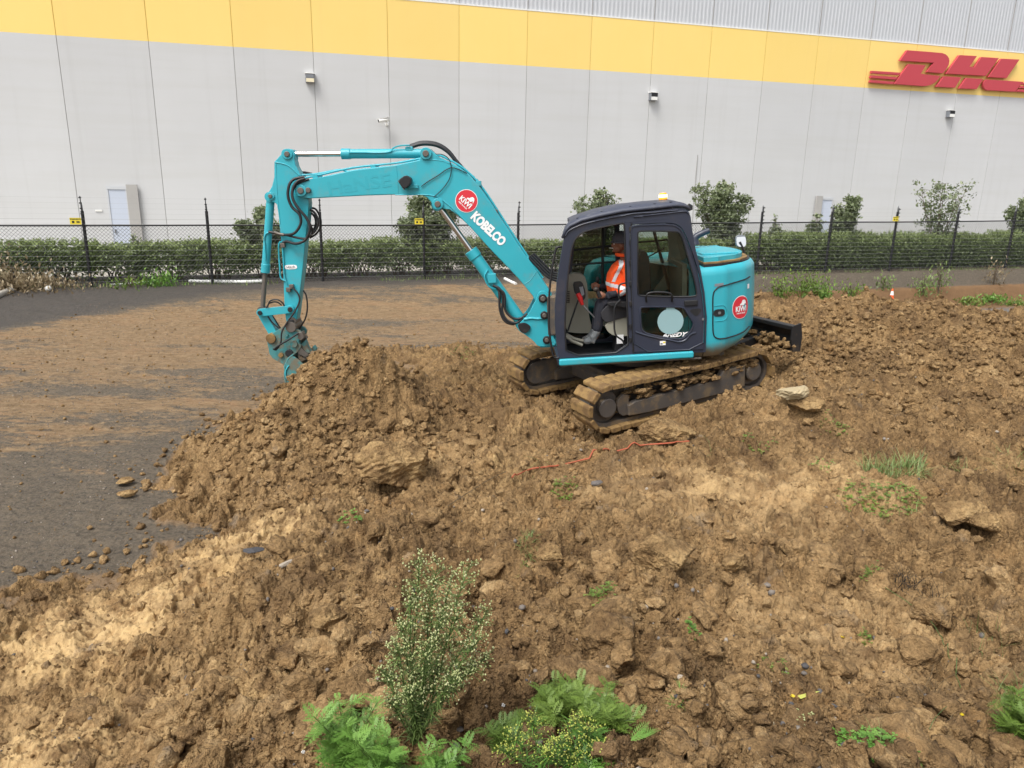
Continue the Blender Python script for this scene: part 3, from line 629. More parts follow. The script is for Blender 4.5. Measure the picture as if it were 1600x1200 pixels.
# ================================================================== WAREHOUSE
WV=np.array([math.cos(rad(16.255)),math.sin(rad(16.255)),0]); WN=np.array([-WV[1],WV[0],0]); WP=atY(190,330,29.0); WP[2]=0
def onwall(px,py,off=0.0):
    r=ray(px,py); t=((WP-WN*off)-CP).dot(WN)/r.dot(WN); p=CP+r*t-WP; return p.dot(WV),p[2]
wh=empty('warehouse',WP,rad(16.255)); tag(wh,'long grey concrete panel warehouse wall with yellow band and pale metal cladding above','warehouse')
js=[-1.46,1.55,4.48,7.4,10.3,13.19,16.09,18.94,21.83,24.67,27.48,30.26,33.15,35.89,38.73,41.48]
js=[js[0]-2.95*k for k in range(14,0,-1)]+js+[js[-1]+2.8*k for k in range(1,18)]
d0=onwall(168.5,291)[0];d1=onwall(195.5,291)[0];d2=onwall(214.5,284)[0]; DT=2.93
mb=MB()
for a,b in zip(js[:-1],js[1:]): mb.box((a+.010,0,-.6),(b-.010,.2,10.30))
cp_=mb.build('concrete_panels','wall',wh,bevel=.006); at_=cp_.data.attributes.new('pv','FLOAT','POINT'); at_.data.foreach_set('value',np.repeat(np.random.RandomState(4).uniform(size=len(js)-1),8).astype(np.float32))
MB().box((js[0],.014,-.5),(js[-1],.19,8.16)).build('joint_backing','joint',wh)
MB().box((js[0],.013,8.165),(js[-1],.19,10.28)).build('yellow_joint_backing','jointy',wh)
mb=MB(); mb.box((js[0],.2,-.5),(js[-1],30,16.5)); mb.build('building_shell','cladding',wh)
# corrugated cladding above the band
vs=[];fs=[];x=js[0];k=0
prof=[(0,0),(.07,0),(.095,.012),(.165,.012),(.19,0)]
xs=[]
while x<js[-1]:
    for px_,d_ in prof[:-1]: xs.append((x+px_,d_))
    x+=.19
for (x_,d_) in xs: vs+=[(x_,.05-d_,10.33),(x_,.05-d_,16.4)]
for i in range(len(xs)-1): a=2*i; fs.append((a,a+2,a+3,a+1))
mb=MB(); mb.add(vs,fs); mb.build('corrugated_cladding','cladding',wh)
mb=MB()
for j in js: mb.box((j-.012,.02,10.34),(j+.012,.05,16.4))
mb.build('cladding_joint_cover','joint',wh)
mb=MB(); mb.box((js[0],-.012,10.285),(js[-1],.1,10.335)); mb.build('flashing_strip','whiteplastic',wh)
# left door with its grey screen
def wdoor(sx,w,h,screen,flip):
    dr=MB().box((sx,-.03,.3),(sx+w,.0-.004,h)).build('door','doorblue',wh,bevel=.004)
    fr=MB(); fr.box((sx-.06,-.05,.3),(sx,-.004,h+.0)); fr.box((sx-.06,-.06,h),(sx+w+.06,-.004,h+.12)); fr.box((sx+w,-.05,.3),(sx+w+.05,-.004,h)); fr.build('door_frame','cladding',dr)
    MB().box((sx+w*.12,-.09,1.25),(sx+w*.12+.04,-.03,1.4)).build('handle','galv',dr)
    a=(sx+w,sx+w+screen) if not flip else (sx-screen,sx)
    MB().box((a[0]+.05*(not flip),-.14,.3),(a[1]-.05*flip,-.07,h+.19)).build('screen_panel','panelgrey',wh,bevel=.004)
wdoor(d0,d1-d0,DT-.05,d2-d1,False)
e0=onwall(1285,305)[0]; e1=onwall(1300,307)[0]; e2=onwall(1274,303)[0]
wdoor(e0,e1-e0,onwall(1290,309)[1]-.1,e0-e2,True)
w0,w1=onwall(154.5,329); MB().box((w0-.12,-.03,w1-.03),(w0+.12,-.004,w1+.03)).build('wall_plate','whiteplastic',wh)
c0=onwall(1089,250)[0]; mb=MB(); mb.tube([(c0,-.03,.3),(c0,-.03,onwall(1089,242)[1])],.014,6); mb.build('conduit','joint',wh)
# company letters on the band
sg=empty('company_sign',WP,rad(16.255)); tag(sg,'large red three letter logo with speed bars mounted on the yellow band','sign')
def wl(pts): return [onwall(1320+x/5.714,60+y/5.714,.2) for x,y in pts]
LET=[('letter_upper',[(495,198),(528,150),(560,105),(720,117),(870,130),(898,140),(918,156),(931,178),(935,200),(928,235),(912,265),(878,312),(805,306),(732,300),(795,217)]),
('letter_lower',[(440,408),(572,228),(725,238),(680,316),(858,335),(830,372),(800,398),(765,417),(712,427)]),
('letter_upper',[(905,315),(1025,148),(1182,157),(1115,250),(1160,255),(1222,165),(1378,175),(1262,335)]),
('letter_lower',[(817,432),(885,337),(1042,347),(985,440)]),('letter_lower',[(1020,447),(1085,352),(1240,362),(1178,453)]),
('letter_upper',[(1282,345),(1400,180),(1562,188),(1445,355)]),
('letter_lower',[(1265,366),(1595,387),(1522,476),(1275,463),(1252,452),(1238,430),(1238,402),(1248,380)])]
for k in range(3):
    o=k*41; LET.append(('speed_bar',[(243-6*k,288+o),(500-27*k,305+o),(484-27*k,328+o),(238-6*k,312+o)]))
    LET.append(('speed_bar',[(1598-24*k,392+k*31),(1900-20*k,412+k*31),(1893-20*k,434+k*31),(1580-24*k,412+k*31)]))
for n_,pp in LET: MB().plate([wl(pp)],-.2,-.06).build(n_,'signred',sg,bevel=.012)
# wall lights and the camera
def wall_light(px,py,label,warm):
    s,z=onwall(px,py,.2); e=empty('wall_light',WP+WV*s+np.array([0,0,z]),rad(16.255)); tag(e,label,'wall light','box lights on the warehouse wall')
    mb=MB(); mb.plate([[(-.17,-.16),(.17,-.16),(.17,.16),(-.17,.16)]],-.24,-.004); mb.build('housing','lamp_grey',e,bevel=.012)
    MB().box((-.15,-.262,-.15),(.15,-.241,-.01)).build('lens',paint('lamp lens',srgb(225,215,185),.4,0,.05,.02,5,0) if warm else 'whiteplastic',e,bevel=.006)
    MB().box((-.19,-.27,.16),(.19,-.0,.185)).build('cover','whiteplastic',e,bevel=.004)
    MB().box((-.14,-.258,.01),(.14,-.241,.14)).build('glass_panel','lamp_grey' if warm else 'black',e)
wall_light(484.5,122,'boxy wall light left of the security camera, leftmost of the three',True)
wall_light(1022,151,'boxy wall light above the excavator cab, middle of the three',False)
wall_light(1487,178,'boxy wall light under the red letters, rightmost of the three',False)
s,z=onwall(600,189,.2); e=empty('security_camera',WP+WV*s+np.array([0,0,z]),rad(16.255)); tag(e,'white bullet security camera on the warehouse wall above the excavator boom','security camera')
mb=MB(); mb.cyl((.17,-.32,.06),(-.24,-.42,-.03),.075,seed if False else .075,16); mb.build('camera_body','whiteplastic',e,smooth=40)
mb=MB(); mb.plate([[(.2,.14),(-.33,.03),(-.33,.045),(.2,.155)]],-.44,-.28); mb.build('sun_hood','whiteplastic',e)
MB().cyl((-.235,-.421,-.028),(-.245,-.424,-.031),.055).build('lens','black',e)
mb=MB(); mb.tube([(.08,-.33,-.02),(.1,-.28,-.12),(.13,-.02,-.12)],.022,8); mb.cyl((.13,-.03,-.12),(.13,-.004,-.12),.06); mb.build('bracket','whiteplastic',e)
# ================================================================== FENCE
NP0,NP1=-3,14
RZ=np.interp(np.arange(NP0,NP1+1),[0,1,2,3,4,7,8,9,10,11],[2.025,2.04,2.04,2.043,2.06,2.15,2.18,2.19,2.22,2.26])
fe=empty('chain_link_fence',(F0[0],F0[1],0),rad(18.956)); tag(fe,'black chain link security fence with electric wires along the yard edge','fence')
SP=3.0*FS/19.6465
gzs=[]
for i in range(NP0,NP1+1): p=fence_pt(i); gzs.append(gz(p[0],p[1]))
lean={0:.012,3:-.01,9:.0,8:.01}
post0=None
for k,i in enumerate(range(NP0,NP1+1)):
    x=i*SP; zt=RZ[k]; g=gzs[k]-.08; l=lean.get(i,0)
    mb=MB(); mb.tube([(x-l,0,g),(x,0,zt+.40)],.043,10); po=mb.build('post','fencepipe',fe,smooth=50)
    tp=MB(); tp.tube([(x,0,zt+.40),(x,0,zt+.56),(x,0,zt+.64)],[.030,.026,.006],8); tp.build('tip','galv',po,smooth=50)
    mi=MB(); mi.box((x-.012,-.06,gzs[k]+.10),(x+.012,-.045,gzs[k]+2.5))
    for q in range(17): mi.box((x-.03,-.105,gzs[k]+.12+q*.145),(x+.03,-.05,gzs[k]+.155+q*.145))
    mi.build('insulators','fencepipe',po)
mb=MB(); mb.tube([(i*SP,0,RZ[k]) for k,i in enumerate(range(NP0,NP1+1))],.024,8); mb.build('top_rail','fencepipe',fe,smooth=50)
# diamond netting
vs=[];fs=[]; 
def thin(a,b,r):
    a=np.array(a);b=np.array(b);t=b-a;t/=np.linalg.norm(t); u=np.cross(t,[0,1,0]);u/=np.linalg.norm(u);q=np.array([0,1,0])
    o=len(vs)
    for p in (a,b):
        for k in range(3):
            an=2.094*k; vs.append(p+(u*math.cos(an)+q*math.sin(an))*r)
    for k in range(3): fs.append((o+k,o+(k+1)%3,o+3+(k+1)%3,o+3+k))
st=.105; x0=NP0*SP; x1=NP1*SP
xk=lambda x: np.interp(x,[i*SP for i in range(NP0,NP1+1)],RZ)-.02
gk=lambda x: np.interp(x,[i*SP for i in range(NP0,NP1+1)],gzs)+.02
x=x0
while x<x1-1.8:
    for sgn in (1,-1):
        xa,xb=(x,x+1.8*.95) if sgn==1 else (x+1.8*.95,x)
        thin((xa,.02,gk(xa)),(xb,.02,xk(xb)),.0044)
    x+=st
mb=MB(); mb.v=[tuple(p) for p in vs]; mb.f=fs; mb.build('mesh_netting','wire',fe)
mb=MB()
for q in range(17):
    mb.tube([(i*SP,-.1,gzs[k]+.14+q*.145) for k,i in enumerate(range(NP0,NP1+1))],.0042 if q<13 else .0018,4,False)
mb.build('electric_wires','elecwire',fe)
for i,lb in ((0,'yellow warning plate on the leftmost visible fence post'),(3,'yellow warning plate on the fence post under the boom'),(9,'yellow warning plate on the fence, third post from the right')):
    k=i-NP0; p=fence_pt(i); e=empty('warning_sign',(p[0],p[1],RZ[k]+.13),rad(18.956)); tag(e,lb,'sign','yellow warning plates on the fence')
    MB().box((-.31,-.125,-.09),(-.03,-.115,.09)).build('plate','yellowlab',e)
    v,f=text_mesh('WARNING',.055,.002); m2=MB(); m2.add([(a-.17,-.127,b+.05) for a,b,c in v],f)
    m2.box((-.26,-.1275,-.055),(-.2,-.1265,.005)); m2.box((-.15,-.1275,-.05),(-.07,-.1265,-.03)); m2.box((-.15,-.1275,-.02),(-.07,-.1265,.0)); m2.build('lettering','black',e)
# ================================================================== HEDGE, SHRUBS
def leaves(C,size,rn,elong=1.9,flat=0.0,dirs=None,lv=None):
    """one small four-cornered leaf per centre"""
    n=len(C); a=rn.normal(size=(n,3)) if dirs is None else dirs+rn.normal(size=(n,3))*.45
    a/=np.linalg.norm(a,axis=1)[:,None]+1e-9; b=rn.normal(size=(n,3)); b[:,2]*=(1-flat); b-=a*(a*b).sum(1)[:,None]; b/=np.linalg.norm(b,axis=1)[:,None]+1e-9
    s=size*rn.uniform(.6,1.3,n)[:,None]
    V=np.stack([C-a*s*.5*elong,C+b*s*.5,C+a*s*.5*elong,C-b*s*.5],1)
    return V.reshape(-1,3),np.arange(4*n).reshape(n,4),np.repeat(rn.uniform(size=n) if lv is None else lv,4)
def merge(parts):
    V=[];Fq=[];A=[];o=0
    for v,f,a in parts: V.append(v);Fq.append(f+o);A.append(a);o+=len(v)
    return np.concatenate(V),np.concatenate(Fq),np.concatenate(A)
def hedge_mesh(seed,dense):
    rn=np.random.RandomState(seed); n=7600 if dense else 6200
    L,D,Hh=1.9,1.25,1.12
    P=rn.uniform(size=(n,3)); x=(P[:,0]-.5)*L; y=(P[:,1]-.5)*D; zz=1-(1-P[:,2])*(P[:,2]>0)  
    z=Hh*(1-rn.uniform(size=n)**1.0*.98)
    # keep shell mostly, drop the lower middle so the stems and the light show
    top=Hh*(.93+.09*np.sin(x*4+seed)+.05*np.sin(x*11+seed*2)); z=np.minimum(z,top+rn.uniform(-.12,.05,n))
    y=np.where(rn.uniform(size=n)<.6,np.sign(y)*D*.5*(.8+.2*rn.uniform(size=n)),y)*(1-.25*(z/Hh)**4)
    keep=rn.uniform(size=n)<np.clip((z/Hh-(.02 if dense else .16))*(3.0 if dense else 2.3)+ (.25 if dense else .0)+.25*np.sin(x*5.1+seed)*np.sin(z*7+seed),.05,1)
    C=np.stack([x,y,z],1)[keep]; C+=rn.normal(size=C.shape)*.02
    cl=.5+.5*np.sin(C[:,0]*7+seed)*np.sin(C[:,2]*8+C[:,1]*5)
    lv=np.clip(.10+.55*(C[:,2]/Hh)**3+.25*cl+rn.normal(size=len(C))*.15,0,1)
    parts=[leaves(C,.060,rn,lv=lv)]
    m=190; tx=rn.uniform(-L/2,L/2,m); ty=rn.uniform(-D*.4,D*.4,m)
    for k in range(m):
        h=rn.uniform(.04,.20); q=7; t=np.linspace(0,1,q)[:,None]; base=np.array([tx[k],ty[k],Hh*.95]); C2=base+t*np.array([rn.normal()*.04,rn.normal()*.04,h])
        parts.append(leaves(C2+rn.normal(size=C2.shape)*.012,.045,rn,lv=np.full(q,rn.uniform(.7,1))))
    return merge(parts)
def stems(seed,L=1.3,h=.75,n=5):
    rn=random.Random(seed); mb=MB()
    for k in range(n):
        x=(k-(n-1)/2)*L/n*.5+rn.uniform(-.05,.05); y=rn.uniform(-.15,.15)
        for b in range(3):
            a=rn.uniform(-1,1)*.55; c=rn.uniform(-.4,.4); pts=[(x,y,-.1),(x+a*.15,y+c*.15,.2),(x+a*.5,y+c*.4,.45),(x+a*.8,y+c*.6,h+rn.uniform(0,.3))]
            mb.tube(spline(pts,3),[.028*(1-.08*i) for i in range(10)],5)
    return mb
hv=[]
for k in range(6):
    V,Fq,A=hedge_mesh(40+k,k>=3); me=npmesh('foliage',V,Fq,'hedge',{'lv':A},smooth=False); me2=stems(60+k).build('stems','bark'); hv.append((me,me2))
def hz(i):  # ground behind the fence
    return .33 if i<7 else .26
rh=random.Random(5); first=[True]*6
nh=0
x=-3.0*SP
side=['with pale gaps at its foot','dense to the ground','with bare forked stems','with a fuzzy top']
anchors=[(0,'left of the pale blue door'),(1,'right of the pale blue door'),(2,'left of the excavator arm'),(3,'right of the excavator arm'),(4,'under the boom'),(5,'beside the cab front'),(6,'behind the cab'),(7,'just right of the cab'),(8,'between cab and far door'),(9,'below the far door'),(10,'left of the sparse tall shrub'),(11,'under the sparse tall shrub'),(12,'at the right frame edge')]
ORD='first second third fourth fifth sixth seventh eighth ninth tenth eleventh twelfth thirteenth fourteenth fifteenth sixteenth seventeenth eighteenth nineteenth twentieth'.split()
ORD+=['twenty-'+o for o in ORD[:9]]+['thirtieth']+['thirty-'+o for o in ORD[:9]]
x=-.75*SP
while x<12.0*SP:
    i=x/SP; var=rh.choice([0,1,2]) if i<7.6 else rh.choice([3,4,5]); me,me2=hv[var]
    p=F0+fdir*x-fn*(1.25+rh.uniform(-.08,.08))
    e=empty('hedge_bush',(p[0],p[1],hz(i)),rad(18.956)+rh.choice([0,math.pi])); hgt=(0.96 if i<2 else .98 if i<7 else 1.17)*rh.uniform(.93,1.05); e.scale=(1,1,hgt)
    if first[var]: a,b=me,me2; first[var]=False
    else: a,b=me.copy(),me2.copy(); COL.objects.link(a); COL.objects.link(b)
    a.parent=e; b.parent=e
    
    look=('bare at its foot' if i<7.6 else 'leafy to the ground'); j_=min(anchors,key=lambda q:abs(q[0]-i))[1]
    tag(e,ORD[nh]+' hedge bush from the left, '+look+', '+j_,'hedge bush','hedge bushes behind the fence'); nh+=1
    x+=1.42+rh.uniform(-.05,.08)
for v,u in zip(hv,first):
    if u: bpy.data.objects.remove(v[0]); bpy.data.objects.remove(v[1])
def shrub(px,pytop,ws,label,seed,dens=1.0,n=60,off=1.5,zb=.3,leaf=.075,cat='shrub',group='taller shrubs rising above the hedge',sparse=0.0,lean_=0.0):
    rn=np.random.RandomState(seed); r=random.Random(seed)
    # foot on the line behind the fence, where this direction meets it
    d=ray(px,330); den=d[0]*fn[0]+d[1]*fn[1]; o=F0-fn*off; t=((o[0]-CP[0])*fn[0]+(o[1]-CP[1])*fn[1])/den; P=CP+d*t
    top=atY(px,pytop,P[1])[2]; h=top-zb
    e=empty('shrub',(P[0],P[1],zb),rn.uniform(0,6)); tag(e,label,cat,group)
    tr=MB(); cl=[]
    nm=6 if sparse<.5 else 7
    for k in range(nm):
        a=k*2.4+r.uniform(-.4,.4); rr=ws*r.uniform(.25,.95)*(1 if k else .1); ht=h*(1 if k==0 else r.uniform(.62,.97))
        pts=[(0,0,-.1),(rr*.25*math.cos(a),rr*.25*math.sin(a),ht*.35),(rr*.7*math.cos(a),rr*.7*math.sin(a),ht*.7),(rr*math.cos(a),rr*math.sin(a),ht*.98)]
        sp=spline(pts,5); tr.tube(sp,[.035*(1-.055*i) for i in range(len(sp))],5)
        for q in range(4,len(sp)):
            for b in range(int(n/14)+1):
                s=sp[q]; L=ws*.55*r.uniform(.3,1)*(1-.35*q/len(sp)); aa=r.uniform(0,6.28); el=r.uniform(-.1,.9)
                c=np.array(s)+L*np.array([math.cos(aa)*math.cos(el),math.sin(aa)*math.cos(el),math.sin(el)])
                if c[2]>h: c[2]=h-r.uniform(0,.15)
                cl.append((c,s)); 
                if b%3==0: tr.tube([tuple(s),tuple((np.array(s)+c)/2+np.array([0,0,.02])),tuple(c)],[.012,.008,.004],4)
    tr.build('stems','bark',e)
    parts=[]
    for c,s in cl:
        if r.random()<sparse: continue
        m=int(19*dens*r.uniform(.4,1.5)); sd=ws*.045+.035
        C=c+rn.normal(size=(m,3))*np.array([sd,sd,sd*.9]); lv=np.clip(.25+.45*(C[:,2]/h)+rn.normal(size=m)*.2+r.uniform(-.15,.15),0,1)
        parts.append(leaves(C,leaf*.92,rn,lv=lv))
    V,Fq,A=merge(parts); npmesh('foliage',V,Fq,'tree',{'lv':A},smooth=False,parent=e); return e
shrub(408,326,.75,'bushy tall shrub behind the fence just left of the excavator arm',21,1.2)
shrub(668,303,1.05,'largest dense shrub behind the fence, framed under the boom',22,1.5,n=90)
shrub(936,298,.95,'leafy shrub rising above the excavator cab roof',23,.9)
shrub(1130,288,.95,'dense tall shrub beside the rear of the cab roof',24,1.3,n=80)
shrub(1326,310,.75,'rounded shrub in front of the far door screen',25,1.1)
shrub(1278,335,.35,'small airy shrub covering the foot of the far door screen',29,.5,n=30,sparse=.4)
shrub(1472,284,1.25,'sparse airy shrub with bare twigs under the rightmost wall light',26,.55,n=60,sparse=.35)
shrub(1604,312,.8,'dark dense shrub cut by the right frame edge',27,1.5,n=80)
shrub(1213,336,.3,'thin sprig poking above the hedge right of the cab',28,.4,n=25,sparse=.45)
shrub(203,368,.22,'little sprig poking above the hedge at the pale blue door',30,.4,n=20,sparse=.3)
# ================================================================== THINGS ALONG THE FENCE
def gpt(px,py,y0=2.0): return hit(px,py,False,y0=y0)
def pipe(name,pts,r,mat,label,cat,lift=.0,seg=8,y0=2.0,fine=False):
    P=[]
    for px,py in pts: h=hit(px,py,fine,y0=y0); P.append((h.x,h.y,h.z+r*.6+lift))
    mb=MB(); mb.tube(spline(P,5),r,seg); o=mb.build(name,mat,smooth=50); return tag(o,label,cat)
pipe('white_pipe',[(296,441),(335,442),(380,442),(412,441)],.055,'whiteplastic','thick white pipe lying along the fence foot left of the arm','pipe',y0=12)
pipe('white_hose',[(172,446),(205,444),(235,441),(252,438)],.03,'whiteplastic','thin white pipe along the fence foot beside the weed clump','pipe',y0=12)
pipe('plastic_offcut',[(789,437),(797,441),(806,445)],.05,'whiteplastic','short white pipe piece lying behind the boom cylinder','pipe',y0=12)
pipe('kerb_piece',[(-14,470),(2,463),(18,457)],.09,'conc','pale concrete kerb piece at the left frame edge','kerb',y0=10)
h=gpt(76,455,12); mb=MB(); ellipsoid(mb,(0,0,.07),(.085,.085,.08)); o=mb.build('white_float','whiteplastic',smooth=True); o.location=h; tag(o,'round white plastic ball lying on the dark yard edge at left','ball')
# traffic cone
h=atY(1395,451,27.2); g=atY(1395,472,27.2)[2]; e=empty('traffic_cone',(h[0],h[1],g)); tag(e,'orange traffic cone with white collar behind the right soil pile','traffic cone')
ch=h[2]-g; MB().box((-.14,-.14,0),(.14,.14,.03)).build('base','conered',e)
R_=lambda t: .10-.08*t
mb=MB(); mb.tube([(0,0,.03+(ch-.03)*t) for t in (0,.25,.5,.8,.9,1)],[R_(t) for t in (0,.25,.5,.8,.9,1)],18); mb.build('cone_body','conered',e,smooth=50)
mb=MB(); mb.tube([(0,0,.03+(ch-.03)*t) for t in (.5,.8)],[R_(.5)+.004,R_(.8)+.004],18); mb.build('reflective_collar','white',e,smooth=50)
# ================================================================== EXCAVATOR
def frame(phi,pitch,roll=0):
    c,s=math.cos(phi),math.sin(phi)
    f=np.array([-c,-s,0]); l=np.array([s,-c,0]); u=np.array([0,0,1.])
    f2=f*math.cos(pitch)-u*math.sin(pitch); u2=u*math.cos(pitch)+f*math.sin(pitch)
    l2=l*math.cos(roll)+u2*math.sin(roll); u3=u2*math.cos(roll)-l*math.sin(roll)
    return f2,l2,u3
UF,UL,UU_=frame(rad(0.5),rad(4.3)); _P=atY(875,572,9.3); UO=_P-UF*1.15-UL*1.05-UU_*.72
def mat4(O,f,l,u): return Matrix([[f[0],l[0],u[0],O[0]],[f[1],l[1],u[1],O[1]],[f[2],l[2],u[2],O[2]],[0,0,0,1]])
MU=mat4(UO,UF,UL,UU_)
def T(px,py,yl):
    """pixel -> point of the upper structure's own frame on the plane y=yl"""
    r=ray(px,py); t=((UO+UL*yl)-CP).dot(UL)/r.dot(UL); q=CP+r*t-UO; return (q.dot(UF),yl,q.dot(UU_))
def T2(pts,yl,c=None):
    o=[]
    for x,y in pts:
        if c: x,y=c[0]+x*c[2],c[1]+y*c[2]
        p=T(x,y,yl); o.append((p[0],p[2]))
    return o
C1=(780,300,.3); C2=(390,210,.325); C3=(380,430,1/7.06); C5=(860,310,1/4.8); C7=(780,440,.15); C9=(1090,370,1/6.316)
ex=bpy.data.objects.new('excavator',None); COL.objects.link(ex); ex.matrix_world=MU
tag(ex,'teal tracked excavator with dark cab digging on the soil mounds','excavator')
def rnd(pts,k=1):   # Chaikin corner cutting
    for _ in range(k):
        o=[]
        for i in range(len(pts)):
            a=pts[i];b=pts[(i+1)%len(pts)]; o+= [(a[0]*.8+b[0]*.2,a[1]*.8+b[1]*.2),(a[0]*.2+b[0]*.8,a[1]*.2+b[1]*.8)]
        pts=o
    return pts
def TP(x,y,yl,c): return T(c[0]+x*c[2],c[1]+y*c[2],yl)
BY=-.05; B0,B1=BY-.16,BY+.16
def pin(parent,p,r,y0,y1,mat='steel',name='pin'):
    mb=MB(); mb.cyl((p[0],y0,p[2]),(p[0],y1,p[2]),r,seg=18); return mb.build(name,mat,parent,bevel=.006,smooth=40)
def hub(mb,p,r,y0,y1): mb.cyl((p[0],y0,p[2]),(p[0],y1,p[2]),r,seg=28)
# ---- boom
bo=[(222,290),(214,262),(235,235),(262,220),(320,210),(500,170),(700,147),(815,122),(832,82),(852,68),(876,78),(905,106),(950,126),(1010,158),(1060,198),(1110,258),(1160,330),(1210,408),(1300,542),(1370,640),(1425,725),(1452,765),(1452,815),(1415,838),(1380,815),(1360,775),(1290,690),(1150,545),(1060,445),(1000,388),(962,362),(925,356),(885,352),(872,325),(852,303),(822,290),(700,290),(560,294),(390,303),(300,308),(250,303)]
mb=MB(); mb.plate([T2(bo,B1,C2)],B0,B1); boom=mb.build('boom','teal',ex,bevel=.012)
# raised edge ribs, seen as weld lines
def rib(parent,pts,c,yl,r=.009,mat='teal',name='rib',seg=6,n=5):
    mb=MB(); mb.tube(spline([TP(x,y,yl,c) for x,y in pts],n),r,seg); return mb.build(name,mat,parent,smooth=60)
rib(boom,[(700,290),(780,290),(850,290),(900,300),(945,330),(990,370),(1060,440)],C2,B1+.002,.008)
rib(boom,[(705,152),(712,220),(715,289)],C2,B1,.004)
rib(boom,[(1320,720),(1350,700),(1378,660)],C2,B1,.005)
rib(boom,[(832,125),(880,122),(930,128),(960,140)],C2,B1,.006)
for (x,y,r) in ((248,270,.062),(848,92,.062),(905,335,.06),(1410,790,.06)):
    p=TP(x,y,B1,C2); mb=MB(); hub(mb,p,r*1.25,B0-.03,B1+.03); hb=mb.build('boss','teal',boom,bevel=.006,smooth=40); pin(hb,p,r*.68,B0-.05,B1+.05)
p=TP(284,268,B1,C2); pin(boom,p,.035,B1,B1+.04,'steel','pin_stop')
# pipes along the top of the boom
def pipes(parent,pts,c,yl,r,mat='teal',name='pipe',n=5): return rib(parent,pts,c,yl,r,mat,name,8,n)
pipes(boom,[(255,212),(330,196),(500,160),(700,138),(820,116),(900,100),(940,112),(1010,150),(1060,190),(1115,250),(1180,345),(1260,470),(1340,590),(1410,690)],C2,B1-.06,.014)
pipes(boom,[(250,196),(320,190),(400,175),(440,170),(480,178),(560,165)],C2,B1-.12,.013)
pipes(boom,[(1090,215),(1150,305),(1220,415),(1290,525),(1360,630)],C2,B0+.08,.016)
pipes(boom,[(1075,200),(1135,290),(1210,400),(1280,505),(1350,612)],C2,B0+.03,.013)
for x,y in ((318,205),(596,158),(1180,372),(1100,235),(1330,600)):
    p=TP(x,y,B1-.06,C2); MB().box((p[0]-.035,B0+.01,p[2]-.035),(p[0]+.035,B1-.02,p[2]+.03)).build('clamp','teal' if x!=1180 else 'steel',boom,bevel=.004)
# lettering on the boom (set along the boom's slope)
def deco(parent,body,px,py,yl,size,ang,mat,offset=0.0,c=None,name='lettering',shear=0,lift=.004,sp=1.0,sx=1.0):
    p=T(px,py,yl); v,f=text_mesh(body,size,offset,shear,sp); ca,sa=math.cos(ang),math.sin(ang)
    mb=MB(); mb.add([(p[0]-(a*sx*ca-b*sa),yl+lift,p[2]+(a*sx*sa+b*ca)) for a,b,_ in v],[q for q in f]); return mb.build(name,mat,parent)
pa=T(738,338,B1);pb=T(786,383,B1); ang=math.atan2(pb[2]-pa[2],-(pb[0]-pa[0])); 
ln=math.hypot(pb[0]-pa[0],pb[2]-pa[2])
_w=(lambda v:max(a[0] for a in v)-min(a[0] for a in v))(text_mesh('KOBELCO',.165,.009)[0])
deco(boom,'KOBELCO',763,358,B1,.165,ang,'white',offset=.009,sx=.565/_w,lift=.006)
def roundel(parent,fn_,r,ang=0,sx=1.0):
    """red company roundel; fn_(u,v,lift) places a point of the decal"""
    def disc(r_,l,mat,name,par):
        mb=MB(); vs=[fn_(0,0,l)]+[fn_(r_*math.cos(t*math.pi/20),r_*math.sin(t*math.pi/20),l) for t in range(40)]; mb.add(vs,[(0,1+i,1+(i+1)%40) for i in range(40)]); return mb.build(name,mat,par)
    d=disc(r,.004,'white','roundel',parent); disc(r*.95,.006,'red','red_disc',parent)
    ca,sa=math.cos(ang),math.sin(ang); R2=lambda a,b:(a*ca-b*sa,a*sa+b*ca)
    mb=MB(); v,f=text_mesh('KIWI',r*.55,r*.018,.0,1.0); mb.add([fn_(*R2(a*1.05,b*1.15-r*.14),.009) for a,b,_ in v],f)
    v,f=text_mesh('HIRE & SALES',r*.17,r*.005); mb.add([fn_(*R2(a*.98,b-r*.50),.009) for a,b,_ in v],f)
    hd=[(-.25,.14),(-.2,.3),(-.02,.36),(.02,.5),(.14,.66),(.36,.68),(.52,.56),(.60,.36),(.66,.14),(.52,.30),(.42,.36),(.40,.20),(.30,.14)]
    hd=[(a*r*.8+.05*r,b*r*.85+.05*r) for a,b in hd]; tr=tessellate_polygon([[Vector((a,b,0)) for a,b in hd]])
    mb.add([fn_(*R2(a,b),.009) for a,b in hd],[tuple(t) for t in tr]); mb.build('lettering','white',parent)
pc=T(729,314,B1)
roundel(boom,lambda u,v,l:(pc[0]-u,B1+l,pc[2]+v),.152,ang=ang)
deco(boom,'HaNSE',561,289,B1,.24,rad(4.5),'ghost',offset=.004,lift=.0025,sx=1.25)
